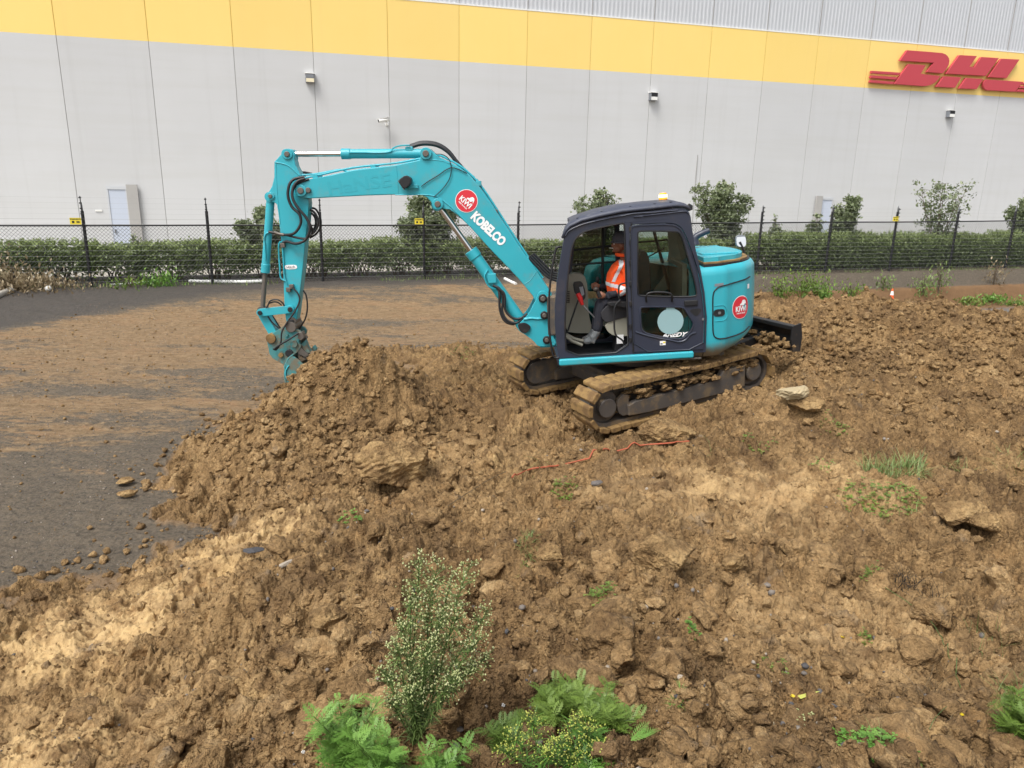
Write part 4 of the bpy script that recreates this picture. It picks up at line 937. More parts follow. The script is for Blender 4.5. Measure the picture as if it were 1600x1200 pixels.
# work light under the boom
p=TP(757,232,B1,C2); q=TP(800,252,B1,C2)
mb=MB(); mb.plate([rnd([(p[0]+.10,p[2]+.03),(p[0]+.03,p[2]-.09),(p[0]-.07,p[2]-.02),(p[0]-.085,p[2]+.05),(p[0]-.01,p[2]+.10)],1)],B1+.02,B1+.17); wl_=mb.build('work_light','black',boom,bevel=.01)
mb=MB(); mb.plate([[(p[0]+.101,p[2]+.028),(p[0]+.094,p[2]+.035),(p[0]+.025,p[2]-.088),(p[0]+.032,p[2]-.092)]],B1+.035,B1+.155); mb.build('lens','galv',wl_)
mb=MB(); mb.box((q[0]-.03,B1,q[2]-.02),(p[0]-.02,B1+.03,q[2]+.03)); mb.build('bracket','teal',wl_,bevel=.004)
hoses=[]
def hose(pts,c,yl,r=.018,parent=None,mat='hose',n=7,name='hose'):
    P=[]
    for k,q in enumerate(pts): y=q[2] if len(q)>2 else yl; P.append(TP(q[0],q[1],y,c))
    mb=MB(); mb.tube(spline(P,n),r,8); return mb.build(name,mat,parent or ex,smooth=60)
hose([(825,250),(860,225),(905,198),(945,170),(975,160),(1015,172),(1045,188)],C2,B1+.015,.006,boom,name='cable')
hose([(885,302),(915,275),(945,240),(965,200),(968,150),(955,115),(925,97),(895,95)],C2,B1+.02,.006,boom,name='cable')
for k,(dy,o) in enumerate(((.02,0),(-.05,-4),(-.12,-9),(-.17,4))):
    hose([(770,62+o,BY+dy),(830,45+o,BY+dy),(900,52+o,BY+dy),(955,85+o,BY+dy),(1000,140+o,BY+dy),(1045,190+o,BY+dy),(1095,240+o,BY+dy)],C2,BY+dy,.017,boom)
# ---- arm cylinder above the boom
def cyl_asm(name,a,b,split,rb,rr,y,parent,rodmat='chrome'):
    """a: barrel pin, b: rod pin, split: fraction of the barrel"""
    a=Vector((a[0],y,a[2]));b=Vector((b[0],y,b[2])); d=(b-a); s=a+d*split; dn=d.normalized()
    mb=MB(); mb.tube([a+dn*.04,s-dn*.12,s-dn*.12,s],[rb,rb,rb*1.13,rb*1.13],20); c=mb.build(name,'teal',parent,smooth=40,bevel=.004)
    mb=MB(); mb.cyl((a[0],y-.07,a[2]),(a[0],y+.07,a[2]),rb*1.15,seg=20); mb.build('eye','teal',c,smooth=40)
    mb=MB(); mb.cyl(s,b-dn*.02,rr,seg=16); rd=mb.build('rod',rodmat,c,smooth=40)
    mb=MB(); mb.cyl((b[0],y-.06,b[2]),(b[0],y+.06,b[2]),rb*1.05,seg=20); mb.build('rod_eye','teal' if rodmat=='chrome' else 'steel',c,smooth=40)
    return c
ac=cyl_asm('arm_cylinder',TP(848,92,BY,C2),TP(182,95,BY,C2),.61,.062,.036,BY,ex)
rib(ac,[(480,88),(660,86),(690,66),(720,55),(770,52)],C2,BY+.07,.010,'teal','pipe')
MB().box((TP(785,70,0,C2)[0],BY-.05,TP(770,80,0,C2)[2]),(TP(748,70,0,C2)[0],BY+.055,TP(770,58,0,C2)[2])).build('valve_block','teal',ac,bevel=.012)
# ---- arm
AY0,AY1=BY-.10,BY+.10
ar=[(150,97),(165,75),(185,68),(205,74),(217,95),(214,122),(222,152),(245,195),(262,230),(276,270),(284,330),(278,420),(266,530),(256,640),(244,740),(230,860),(222,905),(205,925),(180,915),(172,880),(166,800),(160,640),(150,500),(140,400),(131,335),(105,322),(87,308),(86,285),(107,250),(118,205),(118,132)]
mb=MB(); mb.plate([T2(ar,AY1,C2)],AY0,AY1); arm=mb.build('arm','teal',ex,bevel=.010)
rib(arm,[(120,133),(150,138),(185,150),(215,175),(240,198)],C2,AY1+.002,.008)
rib(arm,[(126,135),(130,230),(137,330),(148,430)],C2,AY1,.005)
for (x,y,r) in ((182,95,.055),(102,297,.042),(195,842,.05),(205,900,.052)):
    p=TP(x,y,AY1,C2); mb=MB(); hub(mb,p,r*1.25,AY0-.02,AY1+.02); hb=mb.build('boss','teal' if y<890 else 'steel',arm,bevel=.005,smooth=40); pin(hb,p,r*.65,AY0-.04,AY1+.04,'black' if y>800 else 'steel')
rib(arm,[(175,705),(150,690),(145,640),(140,560),(142,525),(155,516),(180,520)],C2,AY1+.015,.011,'teal','pipe')
rib(arm,[(180,720),(168,680),(163,610),(160,550),(160,530)],C2,AY1+.015,.009,'teal','pipe')
for x,y in ((163,532),(205,730),(190,745)):
    p=TP(x,y,AY1,C2); MB().box((p[0]-.03,AY1,p[2]-.03),(p[0]+.03,AY1+.05,p[2]+.03)).build('fitting','steel',arm,bevel=.005)
p=T(454.5,417.5,AY1); q=rnd([(p[0]-.085,p[2]-.03),(p[0]+.085,p[2]-.025),(p[0]+.085,p[2]+.035),(p[0]-.085,p[2]+.03)],2)
mb=MB(); mb.plate([q],AY1+.001,AY1+.004); lb=mb.build('label','white',arm); deco(lb,'Hitch',454.5,417.5,AY1,.055,0,'black',lift=.007)
# hoses at the boom-arm joint
hs_=[([(262,205,B1+.01),(215,215,B1+.03),(190,245,B1+.05),(185,300,B1+.06),(205,350,B1+.06),(240,385,B1+.07),(245,430,B1+.07),(215,475,B1+.06),(165,483,AY1+.04),(125,475,AY1+.04),(92,468,AY1+.03)],.019),
([(268,212,B1+.01),(232,225,B1+.04),(208,260,B1+.06),(208,310,B1+.08),(238,360,B1+.09),(272,400,B1+.09),(290,450,B1+.09),(270,505,B1+.08),(225,525,B1+.07),(180,515,AY1+.05),(160,520,AY1+.03)],.019),
([(285,215,B1),(225,240,B1+.02),(205,290,B1+.03),(225,345,B1+.05),(268,395,B1+.05),(290,430,B1+.04),(300,470,B1),(270,500,B1+.03),(220,495,B1+.03),(180,485,AY1+.03)],.016),
([(290,360,BY),(315,380,BY),(330,420,BY),(318,460,BY),(285,490,BY),(270,500,BY)],.016),([(292,375,BY-.08),(312,395,BY-.08),(318,430,BY-.08),(300,475,BY-.08),(275,500,BY-.08)],.016),
([(290,352,BY-.1),(320,362,BY-.1),(342,410,BY-.1),(338,450,BY-.1),(318,480,BY-.1),(290,497,BY-.1)],.014),([(270,200,B0+.03),(245,188,B0+.03),(262,183,B0),(300,190,B0)],.016)]
for pts,r in hs_: hose(pts,C2,B1,r)
hose([(118,470),(140,478),(165,483)],C2,AY1+.045,.021,mat='steel',name='hose_end')
# ---- bucket cylinder, links
bc=cyl_asm('bucket_cylinder',TP(102,300,BY,C2),TP(62,845,BY,C2),.66,.056,.033,BY,ex,'steel')
rib(bc,[(100,470),(78,478),(70,505),(74,530),(76,600)],C2,BY+.065,.010,'teal','pipe')
def bar(name,a,b,w,y0,y1,mat,c,parent=ex,yl=None):
    yl=y1 if yl is None else yl
    a=TP(*a,yl,c); b=TP(*b,yl,c); d=np.array([b[0]-a[0],b[2]-a[2]]); L=np.linalg.norm(d); d/=L; n=np.array([-d[1],d[0]])
    out_=[]
    for k in range(9): t=math.pi/2+math.pi*k/8; out_.append((a[0]+w*(d[0]*math.cos(t)+n[0]*math.sin(t)),a[2]+w*(d[1]*math.cos(t)+n[1]*math.sin(t))))
    for k in range(9): t=-math.pi/2+math.pi*k/8; out_.append((b[0]+w*(d[0]*math.cos(t)+n[0]*math.sin(t)),b[2]+w*(d[1]*math.cos(t)+n[1]*math.sin(t))))
    mb=MB(); mb.plate([out_],y0,y1); return mb.build(name,mat,parent,bevel=.006)
l1=bar('guide_link',(50,858),(195,842),.052,AY1+.01,AY1+.06,'teal',C2); pin(l1,TP(50,858,AY1+.06,C2),.032,AY0-.08,AY1+.08,'black'); pin(l1,TP(195,842,AY1+.06,C2),.036,AY1,AY1+.075,'black')
l1b=bar('guide_link',(50,858),(195,842),.052,AY0-.06,AY0-.01,'teal',C2)
l2=bar('bucket_link',(62,872),(110,955),.058,BY-.09,BY+.09,'teal',C2); 
hose([(85,832,AY1+.07),(100,800,AY1+.07),(135,795,AY1+.07),(160,812,AY1+.05),(168,830,AY1+.03)],C2,AY1,.010,name='hose')
hose([(78,840,AY1+.05),(95,812,AY1+.05),(130,806,AY1+.05),(155,822,AY1+.04)],C2,AY1,.010,name='hose')
hose([(88,875,AY1),(110,905,AY1),(145,935,AY1)],C2,AY1,.011,name='hose'); hose([(100,858,AY0),(125,895,AY0),(150,935,AY0)],C2,AY1,.011,name='hose')
hose([(205,735,AY1+.05),(232,765,AY1+.06),(240,800,AY1+.06),(218,850,AY1+.08),(180,905,AY1+.1),(155,950,AY1+.12),(150,1000,AY1+.12),(128,1035,AY1+.1),(112,1030,AY1+.1)],C2,AY1,.012,name='hose')
hose([(258,750,BY),(272,775,BY),(278,830,BY),(268,885,BY),(238,938,BY)],C2,AY1,.011,name='hose')
hose([(115,1035,AY1+.11),(140,1015,AY1+.12),(190,985,AY1+.12),(235,955,AY1+.1)],C2,AY1,.013,name='hose')
# ---- quick hitch and bucket
qh=[(262,680),(285,650),(330,640),(375,605),(440,575),(500,545),(560,590),(620,610),(650,650),(640,690),(610,745),(645,780),(600,850),(560,880),(500,930),(455,1000),(400,960),(330,925),(292,880),(275,800),(262,740)]
HY=.15
mb=MB(); mb.plate([rnd(T2(qh,BY+HY,C3))],BY+HY-.05,BY+HY); h1=mb.build('quick_hitch','teal_mud',ex,bevel=.008)
mb=MB(); mb.plate([rnd(T2(qh,BY+HY,C3))],BY-HY,BY-HY+.05); mb.build('cheek_plate','teal_mud',h1,bevel=.008)
mb=MB(); mb.plate([T2([(300,760),(420,640),(560,640),(600,720),(520,860),(400,900)],BY,C3)],BY-HY+.05,BY+HY-.05); mb.build('hitch_core','teal_mud',h1,bevel=.01)
for x,y,r,mt in ((310,695,.07,'mudpad'),(530,570,.075,'steel'),(565,755,.05,'teal_mud'),(512,858,.055,'black'),(485,662,.02,'teal_mud'),(420,880,.035,'mudpad')):
    pin(h1,TP(x,y,BY+HY,C3),r,BY-HY-.03,BY+HY+.035,mt,'pivot')
for pts,y0,y1,mt in (([(600,640),(650,625),(670,690),(640,720),(600,700)],.06,.18,'steel'),([(640,760),(680,720),(710,800),(740,850),(700,870),(650,810)],-.02,.1,'teal_mud'),([(590,800),(625,790),(720,885),(690,905),(610,870)],.02,.14,'steel'),([(600,850),(650,905),(690,930),(640,960),(600,900)],.0,.12,'frame'),([(735,825),(775,780),(803,815),(795,845)],-.14,-.04,'teal_mud'),([(600,920),(640,960),(620,990),(595,950)],.04,.16,'steel'),([(640,680),(665,650),(700,700),(668,735)],-.1,.0,'frame')):
    mb=MB(); mb.plate([T2(pts,BY+y1,C3)],BY+y0,BY+y1); mb.build('hitch_hook',mt,h1,bevel=.005)
bk=[(455,1000),(500,925),(545,890),(640,960),(720,1060),(760,1180),(720,1300),(600,1330),(500,1250),(470,1140),(480,1040)]
mb=MB(); mb.plate([rnd(T2(bk,BY+.28,C3))],BY+.25,BY+.28); bk_=mb.build('bucket','teal_mud',ex,bevel=.004)
mb=MB(); mb.plate([rnd(T2(bk,BY+.28,C3))],BY-.28,BY-.25); mb.build('side_plate','teal_mud',bk_,bevel=.004)
sh=T2([(545,890),(500,925),(462,1010),(466,1060),(462,1130),(480,1200),(520,1290),(600,1340),(720,1310),(762,1190)],BY+.28,C3); vs=[];fs=[]
for (x,z) in sh: vs+=[(x,BY-.28,z),(x,BY+.28,z)]
for i in range(len(sh)-1): fs.append((2*i,2*i+1,2*i+3,2*i+2))
mb=MB(); mb.add(vs,fs); o=mb.build('shell','teal_mud',bk_,smooth=60); md=o.modifiers.new('t','SOLIDIFY'); md.thickness=.02
rib(bk_,[(505,995),(480,1030),(468,1070),(470,1110),(480,1145),(512,1125)],C3,BY+.285,.012,'teal','cutting_edge')
# ---- boom foot bracket with vertical hinge
br=[(300,350),(385,185),(400,130),(430,100),(480,100),(515,140),(520,235),(580,300),(600,420),(560,560),(600,660),(480,680),(400,672),(360,620),(280,560),(205,515),(188,465),(215,435)]
mb=MB(); mb.plate([rnd(T2(br,B1+.07,C7))],B1+.02,B1+.07); b1=mb.build('swing_bracket','teal',ex,bevel=.014)
mb=MB(); mb.plate([rnd(T2(br,B1+.07,C7))],B0-.07,B0-.02); mb.build('bracket_plate','teal',b1,bevel=.014)
mb=MB(); mb.plate([T2([(430,330),(600,330),(600,650),(430,660),(330,560)],BY,C7)],B0-.02,B1+.02); mb.build('bracket_core','teal',b1)
pin(b1,TP(455,178,B1+.1,C7),.06,B0-.09,B1+.10,'black'); pin(b1,TP(455,178,B1+.1,C7),.035,B1+.09,B1+.125,'steel')
for x,y in ((470,352),(495,610)): pin(b1,TP(x,y,B1+.1,C7),.055,B1+.05,B1+.12,'black'); pin(b1,TP(x,y,B1+.12,C7),.03,B1+.10,B1+.14,'steel')
p=TP(240,478,B1+.1,C7); mb=MB(); mb.plate([rnd([(p[0]+.07,p[2]+.05),(p[0]-.04,p[2]+.07),(p[0]-.13,p[2]),(p[0]-.05,p[2]-.09),(p[0]+.03,p[2]-.06)],2)],B1+.06,B1+.11); mb.build('pin_cap','black',b1,bevel=.008)
rib(b1,[(255,392),(330,380),(400,385),(500,375)],C7,B1+.07,.02,'teal','rib')
MB().box((1.0,-.3,.95),(1.25,.2,1.5)).build('slew_post','frame',ex,bevel=.02)
mb=MB(); mb.box((.7,-.3,.80),(1.32,.12,.98)); mb.box((.7,-.25,1.2),(1.30,.08,1.34)); mb.build('swing_post_mount','frame',ex,bevel=.015)
# boom cylinder
bcy=cyl_asm('boom_cylinder',TP(1310,905,BY,C2),TP(905,335,BY,C2),.62,.085,.042,BY,ex)
for pts in ([(1170,725,BY+.1),(1205,745,BY+.12),(1218,790,BY+.12),(1215,850,BY+.12),(1240,895,BY+.14),(1285,905,BY+.14),(1335,868,BY+.15)],[(1190,735,BY+.13),(1225,770,BY+.14),(1228,840,BY+.14),(1260,880,BY+.15),(1300,885,BY+.15),(1335,862,BY+.15)],[(1180,720,BY+.05),(1200,760,BY+.12),(1203,840,BY+.12),(1225,895,BY+.13),(1265,912,BY+.13),(1300,895,BY+.13)]):
    hose(pts,C2,BY,.017)
rib(bcy,[(1145,650),(1130,685),(1150,730),(1185,745)],C2,BY+.09,.012,'teal','pipe')
p=TP(1165,690,BY+.09,C2); MB().box((p[0]-.06,BY+.05,p[2]-.07),(p[0]+.05,BY+.12,p[2]+.06)).build('valve_block','teal',bcy,bevel=.008)
# hoses from boom down to the cab corner
for k in range(4):
    hose([(1340+k*8,590-k*6,B1-.05-k*.07),(1385+k*8,640-k*8,B1-.05-k*.07),(1440+k*6,690-k*9,B1-.05-k*.07),(1500,712-k*14,B1-.1-k*.05),(1540,730-k*12,B1-.15)],C2,BY,.016)
# ---- handrail by the cab front
mb=MB(); mb.tube(spline([T(884,388,.98),T(872,386,1.0),T(867,396,1.0),T(859,450,1.0),T(858,510,1.0),T(862,545,1.0),T(866,558,1.0),T(874,559,1.0)],6),.014,8); hr=mb.build('handrail','black',ex,smooth=60)
# ================= cab
K0,K1=.10,1.05
cab=[(312,866),(300,800),(291,700),(290,600),(300,470),(322,330),(337,245),(352,205),(372,186),(430,160),(520,138),(640,114),(800,98),(920,84),(962,84),(985,96),(998,130),(1006,200),(1024,300),(1048,400),(1070,520),(1082,650),(1076,835),(700,852)]
win=[(350,855),(342,700),(347,560),(362,400),(378,290),(395,245),(430,210),(500,190),(646,160),(652,170),(658,400),(668,640),(672,832)]
door=[(700,838),(692,600),(686,400),(680,185),(690,170),(860,160),(920,166),(950,185),(975,230),(1005,310),(1040,420),(1062,540),(1072,650),(1068,822)]
def CL(p): return T2(p,K1,C1)
mb=MB(); mb.plate([CL(cab),rnd(CL(win)),rnd(CL(door))],K1-.06,K1); cf=mb.build('cab_frame','navy',ex,bevel=.010)
FX=lambda L:[(x-.13*float(smooth((x-.55)/.5)),z) for x,z in L]
mb=MB(); mb.plate([FX(CL(cab)),FX(rnd(CL(win))),rnd(CL(door))],K0,K0+.05); mb.build('far_side_frame','navy',cf,bevel=.008)
# far side has one sliding window bar pair
def crossbar(a,b,parent,mat='black',r=.014): mb=MB(); mb.tube([a,b],r,6); return mb.build('window_bar',mat,parent)
y=K0+.03
crossbar(TP(160,390,y,C5),TP(540,345,y,C5),cf); crossbar(TP(150,500,y,C5),TP(560,470,y,C5),cf); crossbar(TP(395,215,y,C5),TP(385,1000,y,C5),cf,r=.02)
crossbar(TP(775,240,.25,C5),TP(900,700,.25,C5),cf,r=.022)
crossbar(TP(660,330,y,C5),TP(1000,300,y,C5),cf); crossbar(TP(730,440,.3,C5),TP(860,370,.3,C5),cf,r=.01)
# door with its two windows
uw=[(722,225),(722,212),(735,203),(920,205),(940,213),(955,240),(980,330),(1012,440),(1030,525),(1022,545),(880,545),(735,540),(720,530)]
lw=[(735,640),(735,605),(745,598),(940,598),(965,606),(985,640),(1012,680),(1010,700),(990,735),(958,762),(930,766),(860,758),(770,738),(745,722),(738,700)]
door2=[(704,834),(696,600),(690,400),(684,188),(694,174),(860,164),(918,170),(947,188),(971,232),(1001,311),(1036,421),(1058,541),(1068,650),(1064,819)]
mb=MB(); mb.plate([T2(door2,K1+.02,C1),rnd(T2(uw,K1+.02,C1)),rnd(T2(lw,K1+.02,C1))],K1-.03,K1+.018); dr=mb.build('cab_door','navy',cf,bevel=.009)
def loop(pts,c,yl,r,mat,parent,name,k=1):
    q=rnd(T2(pts,yl,c),k); q=q+q[:1]+q[1:2]; mb=MB(); mb.tube([(a,yl,b) for a,b in q],r,6,False); return mb.build(name,mat,parent,smooth=60)
loop(uw,C1,K1+.018,.010,'black',dr,'window_seal'); loop(lw,C1,K1+.018,.011,'navy',dr,'window_seal')
loop([(704,834),(696,600),(690,400),(686,190),(700,176),(860,170),(915,175),(945,195),(970,240),(1000,320),(1034,425),(1056,545),(1065,650),(1060,817)],C1,K1+.022,.007,'navy',dr,'door_edge')
loop(win,C1,K1+.002,.011,'black',cf,'window_seal')
mb=MB(); mb.plate([rnd(T2(uw,K1,C1))],K1-.008,K1-.002); mb.build('door_window','glass',dr)
mb=MB(); mb.plate([rnd(T2(lw,K1,C1))],K1-.008,K1-.002); lwg=mb.build('lower_door_window','glass',dr)
mb=MB(); mb.plate([FX(rnd(CL(win)))],K0+.02,K0+.026); mb.build('far_window','glass_dark',cf)
mb=MB(); mb.plate([rnd(CL(door))],K0+.02,K0+.026); mb.build('far_rear_window','glass',cf)
# pale round plate and lettering in the lower window
p=T(1047.5,502,K1); mb=MB(); mb.cyl((p[0],K1+.000,p[2]),(p[0],K1+.010,p[2]),.165,seg=40); mb.box((p[0]-.055,K1+.001,p[2]+.15),(p[0]+.055,K1+.009,p[2]+.20)); mb.build('round_plate','paleteal',dr)
deco(dr,'ANEDY',1052,523.5,K1-.002,.075,0,'white',offset=.003,shear=.5,lift=.003,sx=1.2)
q=T2([(1062,500),(1076,493),(1079,520),(1066,528),(1040,524)],K1-.06,(0,0,1)); mb=MB(); mb.plate([q],K1-.07,K1-.05); mb.build('cooling_vent','teal',ex)
q=T2([(700,300),(880,180),(1075,180),(1075,980),(760,1000),(700,980)],.5,C5)
# stickers, handles
def sticker(px0,py0,px1,py1,yl,mat,parent,name='sticker'):
    a=T(px0,py0,yl);b=T(px1,py1,yl); return MB().box((min(a[0],b[0]),yl+.001,min(a[2],b[2])),(max(a[0],b[0]),yl+.004,max(a[2],b[2]))).build(name,mat,parent)
s1=sticker(1031,533,1040,539,K1+.02,'white',dr); sticker(1036,534,1039.5,536,K1+.0235,'yellowlab',s1,'sticker_print'); sticker(1032,536,1035,538,K1+.0235,'lamp_grey',s1,'sticker_print')
sticker(904,363,910,369,K1-.03,'white',cf)
mb=MB(); mb.tube(spline([TP(720,775,K1+.03,C5),TP(718,740,K1+.07,C5),TP(735,712,K1+.08,C5),TP(800,703,K1+.08,C5),TP(890,710,K1+.08,C5),TP(912,735,K1+.07,C5),TP(912,770,K1+.03,C5)],5),.013,8); mb.build('grab_handle','black',dr,smooth=60)
p=TP(1050,785,K1+.02,C5); MB().box((p[0]-.09,K1+.015,p[2]-.035),(p[0]+.08,K1+.04,p[2]+.04)).build('door_latch','black',dr,bevel=.012)
p=TP(1085,860,K1+.02,C5); mb=MB(); mb.plate([rnd([(p[0]+.09,p[2]+.05),(p[0]-.10,p[2]+.06),(p[0]-.02,p[2]-.06)],2)],K1+.016,K1+.021); mb.build('latch_recess','black',dr)
p=TP(1144,905,K1+.02,C5); MB().box((p[0]-.012,K1+.01,p[2]-.016),(p[0]+.012,K1+.035,p[2]+.014)).build('striker','galv',dr)
rib(dr,[(640,1000),(700,1020),(800,1045),(900,1062),(960,1075),(1010,1062),(1050,1020),(1090,1005)],C5,K1+.02,.014,'navy','door_crease')
for yy in (230,330,480,640,790,960,1060):
    p=TP(600,yy,K1+.01,C5); MB().box((p[0]-.015,K1-.002,p[2]-.03),(p[0]+.015,K1+.022,p[2]+.03)).build('hinge','black',dr,bevel=.005)
rib(dr,[(608,185),(603,500),(612,800),(622,1160)],C5,K1+.004,.010,'black','door_gap')
# roof: crowned shell over both sides, with raised panels
rp=[(337,243),(352,203),(372,184),(430,157),(520,134),(640,109),(800,92),(920,78),(970,80),(992,100)]
rl=CL(rp); vs=[];fs=[]; ny=12
for j in range(ny+1):
    t=j/ny; y=K0-.01+(K1-K0+.02)*t; cr=.055*(1-(2*t-1)**4)
    for i,(x,z) in enumerate(rl): e_=min(i,len(rl)-1-i); vs.append((x-.14*(1-t)**1.3*float(smooth((x-.45)/.5)),y,z+cr*min(1,e_/2.5)))
n=len(rl)
for j in range(ny):
    for i in range(n-1): a=j*n+i; fs.append((a,a+1,a+n+1,a+n))
mb=MB(); mb.add(vs,fs); ro=mb.build('cab_roof','navy_dusty',cf,smooth=50); md=ro.modifiers.new('t','SOLIDIFY'); md.thickness=.035; md.offset=-1
def rz(x): # roof height at local x
    xs=[a for a,b in rl][::-1]; zs=[b for a,b in rl][::-1]; return float(np.interp(x,xs,zs))+.055
xa=rl[4][0];xb=rl[3][0]
def rpanel(x0,x1,y0,y1,mat='navy_dusty'):
    vs=[];k=7
    for y in (y0,y1):
        for i in range(k): x=x0+(x1-x0)*i/(k-1); vs.append((x,y,rz(x)+.012))
    for y in (y0,y1):
        for i in range(k): x=x0+(x1-x0)*i/(k-1); vs.append((x,y,rz(x)-.03))
    fs=[]
    for i in range(k-1): fs+=[(i,i+1,k+i+1,k+i),(i,2*k+i,2*k+i+1,i+1),(k+i+1,3*k+i+1,3*k+i,k+i)]
    fs+=[(0,k,3*k,2*k),(k-1,3*k-1,4*k-1,2*k-1)]
    m_=MB(); m_.add(vs,fs); return m_.build('roof_panel',mat,ro,bevel=.008)
rpanel(.93,.42,.25,.92); rpanel(.34,-.35,.25,.92)
for x_ in (.85,.55,.2,-.1,-.3):
    p=(x_,.97,rz(x_)-.02); mb=MB(); mb.cyl(p,(x_,.97,rz(x_)+.012),.02,seg=12); mb.build('roof_bolt','black',ro)
rib(ro,[(345,228),(365,200),(430,170),(520,147),(640,124),(700,112),(800,106),(930,94)],C1,K1+.012,.009,'navy','rain_gutter')
rib(ro,[(700,130),(760,124),(860,112),(965,100),(985,112)],C1,K1+.004,.012,'navy','rain_gutter')
# rear pillar inner trim, cab rear wall, floor, front glass
vs=[];fr=CL([(312,866),(291,700),(290,600),(300,470),(322,330),(345,215)])
for (x,z) in fr: vs+=[(x-.15,K0+.05,z),(x-.02,K1-.06,z)]
mb=MB(); mb.add(vs,[(2*i,2*i+1,2*i+3,2*i+2) for i in range(len(fr)-1)]); mb.build('windscreen','glass_clear',cf)
zf=T(950,553,.6)[2]; xr=CL([(1076,835)])[0][0]
MB().box((xr+.05,K0+.02,zf-.035),(fr[0][0]-.02,K1-.02,zf-.015)).build('cab_floor','steel',cf,bevel=.004)
MB().box((-.50,K0+.05,zf-.03),(-.44,K1-.065,T(1092,420,1.03)[2]+.06)).build('rear_wall','beige',cf)
rw=CL([(1003,130),(1022,300),(1046,400),(1060,470)])
mb=MB(); vs=[]
for (x,z) in rw: vs+=[(x+.03,K0+.05,z),(x+.03,K1-.06,z)]
mb.add(vs,[(2*i,2*i+1,2*i+3,2*i+2) for i in range(len(rw)-1)]); mb.build('rear_window','glass',cf)
q=T2([(880,240),(985,245),(1005,400),(1000,520),(940,640),(850,700),(760,710),(870,560),(890,400)],.18,C5); mb=MB(); mb.plate([q],.155,.18); mb.build('pillar_trim','beige',cf)
for yy in (K0+.03,):
    mb=MB(); mb.tube([(q_[0]-.16,yy,q_[1]) for q_ in (fr[0],fr[2],fr[4],fr[5])],.03,8); mb.build('far_pillar','navy',cf,smooth=50)
mb=MB(); mb.box((fr[1][0]-.06,K0+.02,zf-.02),(fr[1][0]-.02,K1-.05,zf+.05)); mb.build('front_sill','navy',cf)
# interior
q=T2([(112,650),(150,560),(255,570),(280,660),(285,860),(320,1000),(300,1012),(200,1012),(120,1000),(112,860)],.32,C5)
mb=MB(); mb.plate([rnd(q)],.14,.32); co=mb.build('side_console','beige',ex,bevel=.02)
for k in range(7):
    p=TP(133,700+k*13,.325,C5); MB().box((p[0]-.02,.318,p[2]-.006),(p[0]+.02,.326,p[2]+.006)).build('vent_slot','black',co)
q=T2([(170,640),(185,628),(238,622),(262,690),(266,740),(248,770),(205,740),(178,700)],.62,C5); mb=MB(); mb.plate([rnd(q)],.56,.62); mo=mb.build('monitor','black',ex,bevel=.012)
q=T2([(215,665),(245,660),(255,720),(235,735)],.625,C5); mb=MB(); mb.plate([q],.621,.624); mb.build('screen','lamp_grey',mo)
mb=MB(); mb.tube([TP(205,715,.66,C5),TP(222,745,.66,C5),TP(240,798,.66,C5)],[.03,.034,.022],10); lv=mb.build('safety_lever','redplastic',ex,smooth=50)
mb=MB(); mb.tube(spline([TP(240,795,.66,C5),TP(300,860,.68,C5),TP(390,950,.7,C5),TP(440,930,.7,C5)],5),.010,6); mb.build('lever_rod','galv',lv,smooth=60)
mb=MB(); mb.tube([TP(210,760,.62,C5),TP(160,900,.62,C5),TP(125,1010,.62,C5)],.011,6); mb.build('lever_stalk','black',lv)
mb=MB(); mb.tube(spline([TP(515,750,.95,C5),TP(512,690,.95,C5),TP(525,645,.95,C5),TP(585,630,.95,C5)],5),.012,8); mb.tube(spline([TP(525,760,.95,C5),TP(485,810,.95,C5),TP(478,900,.95,C5),TP(488,1020,.95,C5),TP(545,1070,.95,C5),TP(550,1140,.95,C5)],5),.012,8); mb.build('armrest_guard','black',ex,smooth=60)
# seat
SY0,SY1=.36,.80
q=T2([(385,900),(380,850),(430,800),(580,790),(640,830),(640,880),(560,890),(420,935)],SY1,C5); mb=MB(); mb.plate([rnd(q)],SY0,SY1); se=mb.build('operator_seat','seat',ex,bevel=.03)
q=T2([(405,950),(470,905),(640,880),(650,1020),(560,1035),(470,1028),(430,1000)],SY1-.03,C5); mb=MB(); mb.plate([rnd(q)],SY0+.03,SY1-.02); mb.build('seat_base','beige',se,bevel=.02)
q=T2([(650,850),(600,800),(640,560),(665,420),(690,392),(720,400),(745,470),(755,700),(740,860)],.72,C5); mb=MB(); mb.plate([rnd(q)],.42,.74); mb.build('backrest','seat',se,bevel=.04)
q=T2([(490,1035),(600,1040),(610,1150),(480,1150)],SY1-.1,C5); mb=MB(); mb.plate([q],SY0+.1,SY1-.08); mb.build('seat_mount','black',se)
p0=T(969,530,.80);MB().box((p0[0]-.045,.795,p0[2]-.06),(p0[0]+.045,.80,p0[2]+.06)).build('decal_plate','white',se)
q=T2([(640,790),(560,770),(430,770),(425,800),(560,815),(640,830)],.86,C5); mb=MB(); mb.plate([rnd(q)],.82,.92); mb.build('armrest','black',se,bevel=.01)
# joystick
mb=MB(); mb.tube([TP(372,740,.80,C5),TP(352,690,.80,C5)],[.03,.024],10); js_=mb.build('joystick','black',ex,smooth=50)
mb=MB(); ellipsoid(mb,TP(343,682,.80,C5),(.04,.035,.035)); ellipsoid(mb,TP(354,610,.45,C5),(.026,.026,.045)); mb.build('knob','black',js_,smooth=True)
mb=MB(); mb.tube([TP(358,650,.45,C5),TP(354,615,.45,C5)],.012,6); mb.build('lever_stalk','black',js_)
# pedals
for k,(a,b,c_,d_) in enumerate(((118,1020,255,1072),(112,1030,240,1100))):
    mb=MB(); mb.tube([TP(a,b,.55+.12*k,C5),TP((a+c_)/2-10,(b+d_)/2+6,.55+.12*k,C5),TP(c_,d_,.55+.12*k,C5)],.022,6); mb.build('pedal','beige',ex,smooth=50)
